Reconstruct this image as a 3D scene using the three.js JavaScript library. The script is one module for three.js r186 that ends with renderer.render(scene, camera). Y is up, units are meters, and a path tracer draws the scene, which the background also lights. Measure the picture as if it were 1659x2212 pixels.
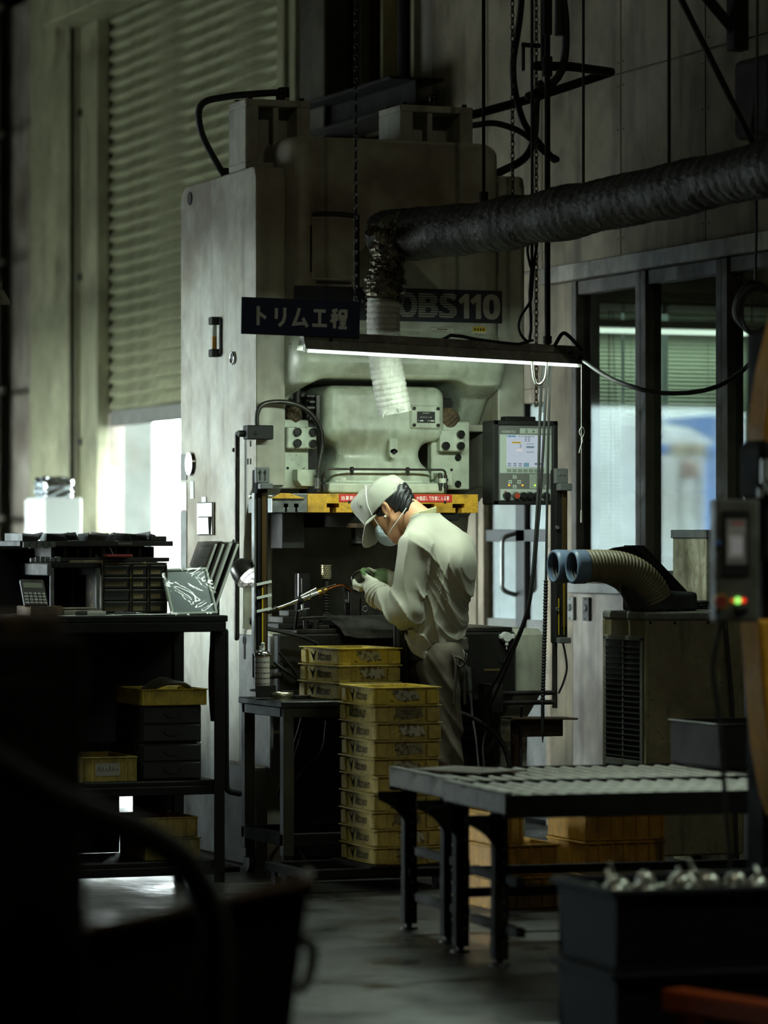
import * as THREE from 'three';
import { RoundedBoxGeometry } from 'three/addons/geometries/RoundedBoxGeometry.js';
import { mergeGeometries, mergeVertices } from 'three/addons/utils/BufferGeometryUtils.js';
import { RectAreaLightUniformsLib } from 'three/addons/lights/RectAreaLightUniformsLib.js';

RectAreaLightUniformsLib.init();
const scene = new THREE.Scene();
const renderer = new THREE.WebGLRenderer();
renderer.toneMapping = THREE.LinearToneMapping;
renderer.toneMappingExposure = 1.0;
renderer.shadowMap.enabled = true;
const PI = Math.PI;

// ---------------------------------------------------------------- camera (long lens, level, slightly tilted up)
const YAW = 21.4 * PI / 180, TILT = Math.atan(64 / 8000);
const camera = new THREE.PerspectiveCamera(2 * Math.atan(1106 / 8000) * 180 / PI, 1659 / 2212, 0.1, 200);
camera.position.set(0, 1.36, 0);
camera.lookAt(Math.sin(YAW) * Math.cos(TILT), 1.36 + Math.sin(TILT), -Math.cos(YAW) * Math.cos(TILT));
camera.focus = 15.4;
camera.userData.fStop = 2.2;

// ---------------------------------------------------------------- sky: even bright overcast, enters through the doors
scene.background = new THREE.Color().setRGB(0.87, 1.0, 0.99);
scene.backgroundIntensity = 38;

// ---------------------------------------------------------------- unseen roof lamps, placed to light the shutter, walls and press front
const UNSEEN_HALL_LAMPS = [[2.0, 6.3, -22.5, 1.2], [1.5, 6.3, -17.0, 0.4], [3.4, 6.4, -5.5, 8.0]];   // x, y, z, strength
const HALL_TINT = [1.0, 0.95, 0.72];

// ---------------------------------------------------------------- helpers
const V = (x, y, z) => new THREE.Vector3(x, y, z);
let seed = 7;
const rnd = () => { seed = (seed + 0x6d2b79f5) | 0; let t = Math.imul(seed ^ (seed >>> 15), 1 | seed); t = (t + Math.imul(t ^ (t >>> 7), 61 | t)) ^ t; return ((t ^ (t >>> 14)) >>> 0) / 4294967296; };
const rr = (a, b) => a + (b - a) * rnd();
const lerp = (a, b, t) => a + (b - a) * t, clamp = (x, a = 0, b = 1) => Math.min(b, Math.max(a, x));
const smooth = (a, b, x) => { const t = clamp((x - a) / (b - a)); return t * t * (3 - 2 * t); };

// a box with chamfered edges, 44 triangles
function cbox(w, h, d, c = 0.003) {
  c = Math.min(c, w * 0.45, h * 0.45, d * 0.45);
  const X = w / 2, Y = h / 2, Z = d / 2, pos = [], S = [-1, 1];
  const tri = (a, b, e) => { const n = [0, 1, 2].map((i) => (a[i] + b[i] + e[i])); const u = [0, 1, 2].map((i) => b[i] - a[i]), v = [0, 1, 2].map((i) => e[i] - a[i]); const cr = [u[1] * v[2] - u[2] * v[1], u[2] * v[0] - u[0] * v[2], u[0] * v[1] - u[1] * v[0]]; if (cr[0] * n[0] + cr[1] * n[1] + cr[2] * n[2] < 0) pos.push(...a, ...e, ...b); else pos.push(...a, ...b, ...e); };
  const quad = (a, b, e, f) => { tri(a, b, e); tri(a, e, f); };
  for (const s of S) {
    quad([s * X, -Y + c, -Z + c], [s * X, Y - c, -Z + c], [s * X, Y - c, Z - c], [s * X, -Y + c, Z - c]);
    quad([-X + c, s * Y, -Z + c], [X - c, s * Y, -Z + c], [X - c, s * Y, Z - c], [-X + c, s * Y, Z - c]);
    quad([-X + c, -Y + c, s * Z], [X - c, -Y + c, s * Z], [X - c, Y - c, s * Z], [-X + c, Y - c, s * Z]);
    for (const t of S) {
      quad([-X + c, s * Y, t * (Z - c)], [X - c, s * Y, t * (Z - c)], [X - c, s * (Y - c), t * Z], [-X + c, s * (Y - c), t * Z]);
      quad([s * X, -Y + c, t * (Z - c)], [s * X, Y - c, t * (Z - c)], [s * (X - c), Y - c, t * Z], [s * (X - c), -Y + c, t * Z]);
      quad([s * X, t * (Y - c), -Z + c], [s * X, t * (Y - c), Z - c], [s * (X - c), t * Y, Z - c], [s * (X - c), t * Y, -Z + c]);
      for (const q of S) tri([s * X, t * (Y - c), q * (Z - c)], [s * (X - c), t * Y, q * (Z - c)], [s * (X - c), t * (Y - c), q * Z]);
    }
  }
  const g = new THREE.BufferGeometry();
  g.setAttribute('position', new THREE.Float32BufferAttribute(pos, 3));
  g.setAttribute('uv', new THREE.Float32BufferAttribute(new Float32Array(pos.length / 3 * 2), 2));
  g.computeVertexNormals();
  return g;
}
const mv = (g, x = 0, y = 0, z = 0, rx = 0, ry = 0, rz = 0) => { g.applyMatrix4(new THREE.Matrix4().compose(V(x, y, z), new THREE.Quaternion().setFromEuler(new THREE.Euler(rx, ry, rz)), V(1, 1, 1))); return g; };
const B = (x0, x1, y0, y1, z0, z1, c = 0.003) => mv(cbox(Math.abs(x1 - x0), Math.abs(y1 - y0), Math.abs(z1 - z0), c), (x0 + x1) / 2, (y0 + y1) / 2, (z0 + z1) / 2);
const RB = (x0, x1, y0, y1, z0, z1, r = 0.02, s = 4) => mv(new RoundedBoxGeometry(Math.abs(x1 - x0), Math.abs(y1 - y0), Math.abs(z1 - z0), s, r), (x0 + x1) / 2, (y0 + y1) / 2, (z0 + z1) / 2);
// cylinder between two points
function rod(a, b, r, seg = 12, r2 = r) {
  const A = V(...a), Bv = V(...b), d = Bv.clone().sub(A), g = new THREE.CylinderGeometry(r2, r, d.length(), seg, 1);
  const m = new THREE.Matrix4().compose(A.clone().add(Bv).multiplyScalar(0.5), new THREE.Quaternion().setFromUnitVectors(V(0, 1, 0), d.normalize()), V(1, 1, 1));
  return g.applyMatrix4(m);
}
const sph = (x, y, z, r, s = 12, sy = 1) => mv(new THREE.SphereGeometry(r, s, Math.ceil(s * 0.7)).scale(1, sy, 1), x, y, z);
function pipe(pts, r, n = 40, rs = 8, tension = 0.5, closed = false) {
  const c = new THREE.CatmullRomCurve3(pts.map((p) => V(...p)), closed, 'catmullrom', tension);
  const g = new THREE.TubeGeometry(c, n, r, rs, closed);
  if (closed) return g;
  const caps = [0, 1].map((t) => mv(new THREE.SphereGeometry(r, rs, 4), ...c.getPoint(t).toArray()));
  return merge(g, ...caps);
}
// pipe with straight runs and rounded corners
function bentPipe(pts, r, bend = 0.03, rs = 10) {
  const path = new THREE.CurvePath(), P = pts.map((p) => V(...p));
  let from = P[0];
  for (let i = 1; i < P.length - 1; i++) {
    const a = P[i].clone().sub(P[i - 1]).normalize(), b = P[i + 1].clone().sub(P[i]).normalize();
    const s = P[i].clone().addScaledVector(a, -bend), e = P[i].clone().addScaledVector(b, bend);
    path.add(new THREE.LineCurve3(from, s)); path.add(new THREE.QuadraticBezierCurve3(s, P[i], e)); from = e;
  }
  path.add(new THREE.LineCurve3(from, P[P.length - 1]));
  const gs = path.curves.map((c) => new THREE.TubeGeometry(c, c.isLineCurve3 ? 1 : 6, r, rs));
  const caps = [P[0], P[P.length - 1]].map((p) => mv(new THREE.SphereGeometry(r, rs, 4), p.x, p.y, p.z));
  return merge(...gs, ...caps);
}
const lathe = (pts, seg = 24) => new THREE.LatheGeometry(pts.map((p) => new THREE.Vector2(...p)), seg);
// polygon in x,y pushed along z from z0 to z1
function ext(pts, z0, z1, bevel = 0, holes = []) {
  const s = new THREE.Shape(pts.map((p) => new THREE.Vector2(...p)));
  for (const h of holes) s.holes.push(new THREE.Path(h.map((p) => new THREE.Vector2(...p))));
  const g = new THREE.ExtrudeGeometry(s, { depth: z1 - z0 - 2 * bevel, bevelEnabled: bevel > 0, bevelSize: bevel, bevelThickness: bevel, bevelOffset: -bevel, bevelSegments: 2, curveSegments: 10 });
  return g.translate(0, 0, z0 + bevel);
}
const circlePts = (cx, cy, r, n = 16, ry = r) => Array.from({ length: n }, (_, i) => [cx + r * Math.cos(i / n * 2 * PI), cy + ry * Math.sin(i / n * 2 * PI)]);
function merge(...gs) {
  const list = gs.flat().map((g) => {
    g = g.index ? g.toNonIndexed() : g;
    for (const k of Object.keys(g.attributes)) if (!['position', 'normal', 'uv', 'color'].includes(k)) g.deleteAttribute(k);
    if (!g.attributes.uv) g.setAttribute('uv', new THREE.Float32BufferAttribute(new Float32Array(g.attributes.position.count * 2), 2));
    if (!g.attributes.normal) g.computeVertexNormals();
    g.morphAttributes = {};
    return g;
  });
  return mergeGeometries(list, false);
}
// uv in metres, chosen by the way each triangle faces
function metric(g) {
  if (g.userData.metric) return g;
  const p = g.index ? g.toNonIndexed() : g;
  if (p !== g) { g.index = null; for (const k of Object.keys(p.attributes)) g.setAttribute(k, p.attributes[k]); }
  const a = g.attributes.position, uv = new Float32Array(a.count * 2), A = V(0, 0, 0), Bv = V(0, 0, 0), C = V(0, 0, 0);
  for (let i = 0; i < a.count; i += 3) {
    A.fromBufferAttribute(a, i); Bv.fromBufferAttribute(a, i + 1); C.fromBufferAttribute(a, i + 2);
    const n = Bv.clone().sub(A).cross(C.clone().sub(A)), x = Math.abs(n.x), y = Math.abs(n.y), z = Math.abs(n.z);
    [A, Bv, C].forEach((q, k) => { const [u, v] = y > x && y > z ? [q.x, q.z] : x > z ? [q.z + 0.37, q.y] : [q.x, q.y]; uv[(i + k) * 2] = u; uv[(i + k) * 2 + 1] = v; });
  }
  g.setAttribute('uv', new THREE.BufferAttribute(uv, 2));
  g.userData.metric = true;
  return g;
}
const taken = {};
function numbered(name) { const n = taken[name] = (taken[name] ?? -1) + 1; return n ? name + '_' + String(n).padStart(3, '0') : name; }
function thing(name, label, category, at = [0, 0, 0], o = {}) {
  const g = new THREE.Group();
  g.name = numbered(name); g.position.set(...at); g.rotation.set(o.rx ?? 0, o.ry ?? 0, o.rz ?? 0); g.userData = { label, category };
  if (o.group) g.userData.group = o.group;
  scene.add(g); g.updateMatrixWorld(true);
  return g;
}
// a part; geometry and position in world metres (or in the parent's own axes with local = true)
function put(parent, name, geo, mat, pos, rot, local = false) {
  if (mat.userData.metric !== false) metric(geo);
  const m = new THREE.Mesh(geo, mat);
  m.name = name; m.castShadow = m.receiveShadow = true;
  if (pos) m.position.set(...pos);
  if (rot) m.rotation.set(...rot);
  if (!local && parent !== scene) { m.updateMatrix(); parent.updateWorldMatrix(true, false); m.matrix.premultiply(parent.matrixWorld.clone().invert()); m.matrix.decompose(m.position, m.quaternion, m.scale); }
  parent.add(m); m.updateMatrixWorld(true);
  return m;
}
const lp = (parent, name, geo, mat, pos, rot) => put(parent, name, geo, mat, pos, rot, true);
function single(name, label, category, geo, mat, at = [0, 0, 0], o = {}) {
  const m = lp(scene, numbered(name), geo, mat, at, o.rot);
  m.userData = { label, category };
  if (o.group) m.userData.group = o.group;
  return m;
}
function struct(name, geo, mat) { const m = lp(scene, name, geo, mat); m.userData = { kind: 'structure' }; return m; }
// several pieces of one kind, each a part of its own
function puts(parent, name, geos, mat) { for (const g of geos) put(parent, name, g, mat); }
function structGroup(name, at = [0, 0, 0]) { const g = new THREE.Group(); g.name = name; g.position.set(...at); g.userData = { kind: 'structure' }; scene.add(g); g.updateMatrixWorld(true); return g; }
function copy(src, at, ry, label, group) {
  const c = src.clone(); c.name = numbered(src.name.replace(/_\d{3}$/, '')); c.position.set(...at); if (ry !== undefined) c.rotation.y = ry;
  c.userData = { ...src.userData }; if (label) c.userData.label = label; if (group) c.userData.group = group;
  scene.add(c); return c;
}

// ---------------------------------------------------------------- tileable noise and textures
const perm = Array.from({ length: 512 }, () => rnd());
const hash = (x, y, k) => perm[((x * 73 + y * 157 + k * 31) % 509 + 509) % 509];
function tn(u, v, px, py, k) {   // value noise, period px by py
  const x = u * px, y = v * py, xi = Math.floor(x), yi = Math.floor(y), fx = x - xi, fy = y - yi, sx = fx * fx * (3 - 2 * fx), sy = fy * fy * (3 - 2 * fy);
  const a = xi % px, b = (xi + 1) % px, c = yi % py, d = (yi + 1) % py;
  return lerp(lerp(hash(a, c, k), hash(b, c, k), sx), lerp(hash(a, d, k), hash(b, d, k), sx), sy);
}
function fbm(u, v, p, k, oct = 4, q = p) { let s = 0, a = 0.5, t = 0; for (let i = 0; i < oct; i++) { s += a * tn(u, v, p << i, q << i, k + i * 7); t += a; a *= 0.55; } return s / t; }
function dataTex(n, fn, srgb = true, m = n) {
  const d = new Uint8Array(n * m * 4);
  for (let y = 0; y < m; y++) for (let x = 0; x < n; x++) { const c = fn(x / n, y / m), o = (y * n + x) * 4; d[o] = clamp(c[0], 0, 255); d[o + 1] = clamp(c[1], 0, 255); d[o + 2] = clamp(c[2], 0, 255); d[o + 3] = 255; }
  const t = new THREE.DataTexture(d, n, m, THREE.RGBAFormat); t.wrapS = t.wrapT = THREE.RepeatWrapping; t.magFilter = THREE.LinearFilter; if (srgb) t.colorSpace = THREE.SRGBColorSpace; t.needsUpdate = true; return t;
}
const every = (t, metres) => { const c = t.clone(); c.repeat.set(1 / metres, 1 / metres); c.needsUpdate = true; return c; };
const mix3 = (a, b, t) => [lerp(a[0], b[0], t), lerp(a[1], b[1], t), lerp(a[2], b[2], t)];
const fineBump = dataTex(256, (u, v) => { const f = fbm(u, v, 16, 3, 4) * 255; return [f, f, f]; }, false);
const leatherBump = dataTex(256, (u, v) => { const f = (fbm(u, v, 6, 9, 5)) * 255; return [f, f, f]; }, false);
const knitBump = dataTex(128, (u, v) => { const f = 128 + 90 * Math.sin(u * 2 * PI * 16) * Math.abs(Math.sin(v * 2 * PI * 16)); return [f, f, f]; }, false);
const weaveBump = dataTex(256, (u, v) => { const f = 128 + 50 * Math.sin(u * 2 * PI * 64) + 50 * Math.sin(v * 2 * PI * 64) + 60 * (fbm(u, v, 4, 21, 3) - 0.5); return [f, f, f]; }, false);
// worn paint or metal: two tones, stains in blotches, vertical runs, specks
const roughMaps = {};
function worn(base, o = {}) {
  const { alt = base.map((c) => c * 0.85), dirt = [40, 34, 22], blot = 0.3, runs = 0.2, specks = 0.0, chips, k = 1, size = 256, metres = 1, rough = 0.6, roughVary = 0.2, metal = 0, bump = 0.0006, coat = 0, spec = 1, period = 4 } = o;
  const map = dataTex(size, (u, v) => {
    let c = mix3(base, alt, smooth(0.25, 0.75, fbm(u, v, period, k)));
    const bl = smooth(0.52, 0.85, fbm(u, v, period, k + 40, 5)) * blot, ru = smooth(0.5, 0.9, fbm(u, v, period * 6, k + 70, 3, period)) * runs, fn = (fbm(u, v, 32, k + 90, 2) - 0.5) * 0.16;
    c = mix3(c, dirt, clamp(bl + ru));
    c = c.map((x) => x * (1 + fn));
    if (specks && tn(u, v, 96, 96, k + 120) * (0.6 + 0.6 * fbm(u, v, 4, k + 130, 2)) > 1 - specks) c = mix3(c, dirt, 0.8);
    if (chips && fbm(u, v, period * 3, k + 150, 4) > 0.70) c = mix3(c, chips, 0.85);
    return c;
  });
  const key = Math.round(rough * 10) + '/' + roughVary;
  const rm = roughMaps[key] ??= dataTex(128, (u, v) => { const r = clamp(Math.round(rough * 10) / 10 + roughVary * (fbm(u, v, 6, 200, 4) - 0.5) * 2, 0.05, 1) * 255; return [r, r, r]; }, false);
  const m = new THREE.MeshPhysicalMaterial({ map: every(map, metres), roughnessMap: every(rm, metres * 0.8), roughness: 1, metalness: metal, bumpMap: every(fineBump, metres * 0.5), bumpScale: bump });
  m.specularIntensity = spec;
  if (coat) { m.clearcoat = coat; m.clearcoatRoughness = 0.3; }
  return m;
}
const srgb = (r, g, b) => new THREE.Color().setRGB(r / 255, g / 255, b / 255, THREE.SRGBColorSpace);
function flat(r, g, b, rough = 0.6, metal = 0, o = {}) {
  const m = new THREE.MeshPhysicalMaterial({ color: srgb(r, g, b), roughness: rough, metalness: metal, ...o });
  m.userData.metric = !!(o.bumpMap || o.map); return m;
}
function glow(r, g, b, power) { const m = new THREE.MeshStandardMaterial({ color: 0x111111, emissive: srgb(r, g, b), emissiveIntensity: power, roughness: 0.5 }); m.userData.metric = false; return m; }
// print drawn on a canvas
function print(w, h, draw, o = {}) {
  const c = document.createElement('canvas'); c.width = w; c.height = h;
  const x = c.getContext('2d'); draw(x, w, h);
  const t = new THREE.CanvasTexture(c); t.colorSpace = THREE.SRGBColorSpace; t.needsUpdate = true;
  const m = new THREE.MeshPhysicalMaterial({ map: t, roughness: 0.6, ...o }); m.userData.metric = false; return m;
}
// a flat rectangle with uv 0..1, facing +z before turning
const card = (w, h) => new THREE.PlaneGeometry(w, h);

const M = {
  cream: worn([196, 203, 184], { alt: [182, 190, 170], dirt: [60, 50, 32], blot: 0.22, runs: 0.10, specks: 0.05, k: 1, size: 512, metres: 0.9, rough: 0.42, coat: 0.2 }),
  frame: worn([190, 193, 180], { alt: [160, 156, 138], dirt: [92, 76, 54], blot: 0.7, runs: 0.35, k: 11, size: 512, metres: 1.4, rough: 0.5, period: 3 }),
  plywood: worn([138, 129, 108], { alt: [112, 104, 86], dirt: [66, 60, 48], blot: 0.6, runs: 0.45, k: 21, size: 512, metres: 1.8, rough: 0.75, period: 3 }),
  lowerWall: worn([130, 125, 114], { alt: [104, 98, 88], dirt: [60, 50, 40], blot: 0.6, runs: 0.5, k: 25, size: 512, metres: 1.6, rough: 0.55, period: 3 }),
  concrete: worn([60, 58, 52], { alt: [42, 40, 36], dirt: [24, 22, 19], blot: 0.6, runs: 0, specks: 0.06, k: 31, size: 512, metres: 2.2, rough: 0.42, roughVary: 0.35, bump: 0.004 }),
  shutter: worn([150, 152, 122], { alt: [124, 126, 100], dirt: [64, 60, 42], blot: 0.35, runs: 0.4, k: 41, metres: 1.5, rough: 0.5, metal: 0.2 }),
  column: worn([138, 138, 110], { alt: [118, 118, 92], dirt: [50, 46, 30], blot: 0.4, runs: 0.3, k: 45, metres: 1.6, rough: 0.5 }),
  steel: worn([88, 86, 82], { alt: [58, 56, 52], dirt: [26, 24, 20], blot: 0.5, runs: 0.2, specks: 0.05, k: 51, metres: 0.6, rough: 0.38, metal: 0.75 }),
  darkSteel: worn([44, 42, 38], { alt: [28, 27, 24], dirt: [14, 13, 11], blot: 0.5, runs: 0.2, specks: 0.05, k: 55, metres: 0.6, rough: 0.45, metal: 0.4 }),
  blackPaint: worn([26, 25, 23], { alt: [17, 17, 16], dirt: [48, 42, 32], blot: 0.25, runs: 0.1, k: 61, metres: 0.7, rough: 0.75, spec: 0.45 }),
  olivePaint: worn([64, 60, 44], { alt: [46, 43, 31], dirt: [22, 20, 14], blot: 0.4, runs: 0.3, k: 65, metres: 0.8, rough: 0.5 }),
  yellowPlastic: worn([214, 188, 72], { alt: [196, 170, 62], dirt: [92, 78, 40], blot: 0.55, runs: 0.3, specks: 0.04, k: 71, metres: 0.35, rough: 0.5, size: 256 }),
  yellowDull: worn([194, 172, 92], { alt: [170, 150, 78], dirt: [92, 80, 46], blot: 0.6, runs: 0.4, specks: 0.06, k: 75, metres: 0.35, rough: 0.6 }),
  yellowPaint: worn([206, 158, 42], { alt: [190, 140, 30], dirt: [48, 34, 14], blot: 0.35, runs: 0.1, specks: 0.09, k: 81, metres: 0.3, rough: 0.5 }),
  robotYellow: worn([214, 150, 4], { alt: [200, 138, 4], dirt: [90, 62, 4], blot: 0.2, runs: 0.2, k: 83, metres: 0.6, rough: 0.65 }),
  aluminium: worn([150, 152, 150], { alt: [126, 128, 126], dirt: [60, 58, 52], blot: 0.3, runs: 0.2, k: 91, metres: 0.5, rough: 0.35, metal: 0.8 }),
  greyPaint: worn([112, 112, 106], { alt: [96, 96, 90], dirt: [44, 42, 36], blot: 0.3, runs: 0.2, k: 95, metres: 0.6, rough: 0.5 }),
  acPanel: worn([132, 122, 92], { alt: [104, 94, 68], dirt: [40, 34, 24], blot: 0.5, runs: 0.35, specks: 0.03, k: 101, metres: 0.8, rough: 0.5 }),
  wood: worn([112, 96, 70], { alt: [84, 70, 50], dirt: [38, 30, 20], blot: 0.4, runs: 0.5, k: 105, metres: 0.5, rough: 0.7 }),
  foilTape: worn([120, 114, 96], { alt: [74, 70, 58], dirt: [34, 30, 22], blot: 0.5, runs: 0.1, k: 111, metres: 0.4, rough: 0.3, metal: 0.8, bump: 0.006, period: 8 }),
  ductWrap: worn([36, 32, 25], { alt: [25, 23, 18], dirt: [13, 12, 9], blot: 0.5, runs: 0, k: 115, metres: 0.5, rough: 0.6, spec: 0.5, bump: 0.006, period: 6 }),
  hoseCloth: worn([176, 176, 166], { alt: [156, 156, 146], dirt: [90, 86, 74], blot: 0.3, runs: 0.2, k: 121, metres: 0.4, rough: 0.6, bump: 0.002 }),
  cardboard: worn([176, 172, 150], { alt: [150, 148, 126], dirt: [74, 66, 48], blot: 0.5, runs: 0.3, specks: 0.03, k: 125, metres: 0.5, rough: 0.8 }),
  rust: worn([92, 70, 48], { alt: [64, 48, 34], dirt: [30, 24, 18], blot: 0.5, runs: 0.3, k: 131, metres: 0.4, rough: 0.8 }),
  rubber: flat(16, 16, 15, 0.6), cable: flat(20, 20, 18, 0.7), paleCable: flat(168, 170, 160, 0.5), greyCable: flat(88, 88, 82, 0.5),
  black: flat(12, 12, 11, 0.7), bolt: flat(44, 43, 40, 0.35, 0.7), chrome: flat(200, 200, 196, 0.16, 1), brass: flat(176, 140, 70, 0.3, 1), copper: flat(190, 110, 60, 0.25, 1),
  white: flat(226, 228, 222, 0.5), paper: flat(214, 218, 212, 0.8), darkPlastic: flat(34, 34, 32, 0.45), greyPlastic: flat(90, 92, 90, 0.5), red: flat(170, 30, 24, 0.4),
  glass: new THREE.MeshPhysicalMaterial({ color: 0xe8efe8, roughness: 0.03, transmission: 1, thickness: 0, ior: 1.5 }),
  clearFilm: new THREE.MeshPhysicalMaterial({ color: 0xf4f6f4, roughness: 0.12, transmission: 1, thickness: 0, ior: 1.5 }),
};
M.glass.userData.metric = M.clearFilm.userData.metric = false;

// strokes of the hand-drawn signs, on a 100 by 100 grid
const G = {
  ト: [[30, 3, 30, 97], [32, 36, 76, 60]], リ: [[22, 8, 22, 62], [72, 5, 72, 48, 62, 76, 38, 96]], ム: [[44, 4, 30, 46, 12, 84, 84, 78], [64, 52, 92, 96]],
  工: [[14, 14, 86, 14], [50, 14, 50, 86], [6, 86, 94, 86]], 程: [[42, 4, 8, 14], [3, 34, 46, 34], [25, 12, 25, 98], [25, 36, 4, 68], [25, 40, 44, 58], [56, 10, 92, 10, 92, 38, 56, 38, 56, 10], [52, 52, 96, 52], [55, 72, 93, 72], [74, 52, 74, 93], [48, 93, 99, 93]],
  始: [[18, 5, 10, 50, 38, 92], [35, 28, 25, 65, 5, 95], [2, 30, 42, 30], [68, 5, 55, 38, 92, 35], [80, 20, 95, 42], [55, 55, 92, 55, 92, 92, 55, 92, 55, 55]],
  業: [[38, 2, 38, 22], [60, 2, 60, 22], [18, 6, 25, 20], [82, 6, 75, 20], [5, 24, 95, 24], [12, 40, 88, 40], [18, 53, 82, 53], [5, 67, 95, 67], [50, 40, 50, 98], [46, 68, 8, 94], [54, 68, 92, 94]],
  前: [[30, 2, 36, 16], [70, 2, 62, 16], [4, 20, 96, 20], [14, 95, 14, 34, 44, 34, 44, 95], [14, 52, 44, 52], [14, 70, 44, 70], [62, 34, 62, 75], [86, 30, 86, 95, 74, 95]],
  に: [[15, 8, 12, 50, 16, 92], [45, 22, 85, 20], [42, 70, 55, 86, 90, 84]], エ: [[14, 18, 86, 18], [50, 18, 50, 84], [6, 84, 94, 84]], ア: [[10, 12, 88, 12, 60, 45], [50, 35, 45, 65, 22, 95]], ー: [[8, 50, 92, 50]],
  を: [[15, 20, 80, 18], [45, 3, 20, 55, 45, 42, 58, 62], [88, 42, 40, 65, 42, 88, 85, 92]], か: [[8, 32, 62, 28, 55, 90, 42, 85], [38, 5, 12, 92], [74, 20, 92, 55]],
  確: [[4, 12, 42, 12], [24, 12, 4, 55], [14, 48, 38, 48, 38, 88, 14, 88, 14, 48], [48, 34, 48, 18, 96, 18, 96, 30], [66, 2, 56, 45], [60, 40, 60, 98], [60, 42, 95, 42], [60, 60, 92, 60], [60, 77, 92, 77], [60, 95, 97, 95], [78, 30, 78, 95]],
  認: [[5, 12, 42, 12], [10, 28, 38, 28], [10, 42, 38, 42], [8, 58, 40, 58, 40, 92, 8, 92, 8, 58], [50, 10, 92, 10, 88, 48, 78, 46], [70, 10, 50, 50], [56, 24, 66, 34], [52, 68, 48, 90], [62, 62, 64, 92, 84, 92, 86, 80], [72, 60, 78, 72], [90, 66, 96, 82]],
  し: [[28, 5, 26, 75, 45, 92, 70, 85, 85, 62]], て: [[8, 18, 90, 14, 55, 40, 52, 70, 80, 92]], 作: [[30, 3, 4, 48], [20, 30, 20, 98], [55, 3, 38, 42], [48, 25, 97, 25], [64, 25, 64, 98], [64, 48, 92, 48], [64, 70, 92, 70]],
  入: [[38, 8, 52, 10, 45, 55, 8, 95], [50, 30, 65, 68, 95, 95]], る: [[18, 10, 78, 10, 22, 58, 55, 42, 82, 62, 70, 90, 42, 92, 38, 76, 55, 75, 64, 88]], 事: [[5, 12, 95, 12], [22, 22, 78, 22, 78, 38, 22, 38, 22, 22], [12, 50, 80, 50, 80, 78, 12, 78], [3, 64, 97, 64], [50, 2, 50, 96, 36, 92]],
};
function strokes(x, text, left, top, w, h, pitch, weight) {
  x.lineWidth = weight; x.lineCap = 'butt'; x.lineJoin = 'miter';
  [...text].forEach((ch, i) => { for (const s of G[ch] ?? []) { x.beginPath(); for (let k = 0; k < s.length; k += 2) x[k ? 'lineTo' : 'moveTo'](left + i * pitch + s[k] / 100 * w, top + s[k + 1] / 100 * h); x.stroke(); } });
}
// a chain of oval links along a line, one mesh
function chain(a, b, link = 0.03, r = 0.0035, wide = 0.5) {
  const A = V(...a), D = V(...b).sub(A), n = Math.max(1, Math.round(D.length() / (link * 0.72))), out = [], q = new THREE.Quaternion().setFromUnitVectors(V(0, 1, 0), D.clone().normalize());
  for (let i = 0; i < n; i++) {
    const g = new THREE.TorusGeometry(link * 0.5, r, 5, 10); g.scale(wide, 1, 1); g.rotateY(i % 2 ? PI / 2 : 0.2); g.applyQuaternion(q);
    const p = A.clone().addScaledVector(D, (i + 0.5) / n); out.push(g.translate(p.x, p.y, p.z));
  }
  return merge(...out);
}
// ================================================================ THE SETTING
struct('floor', B(-2.8, 7.34, -0.12, 0, -27, 4.2, 0.001), M.concrete);
struct('ceiling', B(-2.8, 7.4, 7.4, 7.55, -27.2, 4.2, 0.001), M.column);
struct('wall_back', merge(B(-2.8, 7.4, 2.45, 7.4, -27.2, -27, 0.001), B(4.6, 7.4, 0, 2.45, -27.2, -27, 0.001)), M.olivePaint);  // out of view, its wide opening lights the flank and mirrors in the windows
struct('wall_front', B(-2.8, 7.4, 0, 7.4, 4.0, 4.2, 0.001), M.olivePaint);
{ // unseen side across the hall, its jog and opening placed to light the press flank
  const w = structGroup('wall_left', [-2.7, 0, -12]);
  put(w, 'wall_section', merge(B(-2.8, -2.6, 0, 7.4, -15.5, 4), B(-2.8, 0.4, 0, 7.4, -15.5, -15.3), B(0.2, 0.4, 2.45, 7.4, -27, -15.5), B(0.2, 0.4, 0, 2.45, -16, -15.5)), M.olivePaint);
}
struct('ground_outside', merge(B(-40, -2.8, -0.14, -0.02, -60, 30, 0.001), B(-2.8, 7.34, -0.14, -0.02, -70, -27, 0.001), B(7.34, 45, -0.14, -0.02, -70, 30, 0.001)), worn([44, 46, 45], { alt: [36, 38, 37], k: 33, metres: 4, rough: 0.8 }));

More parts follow.
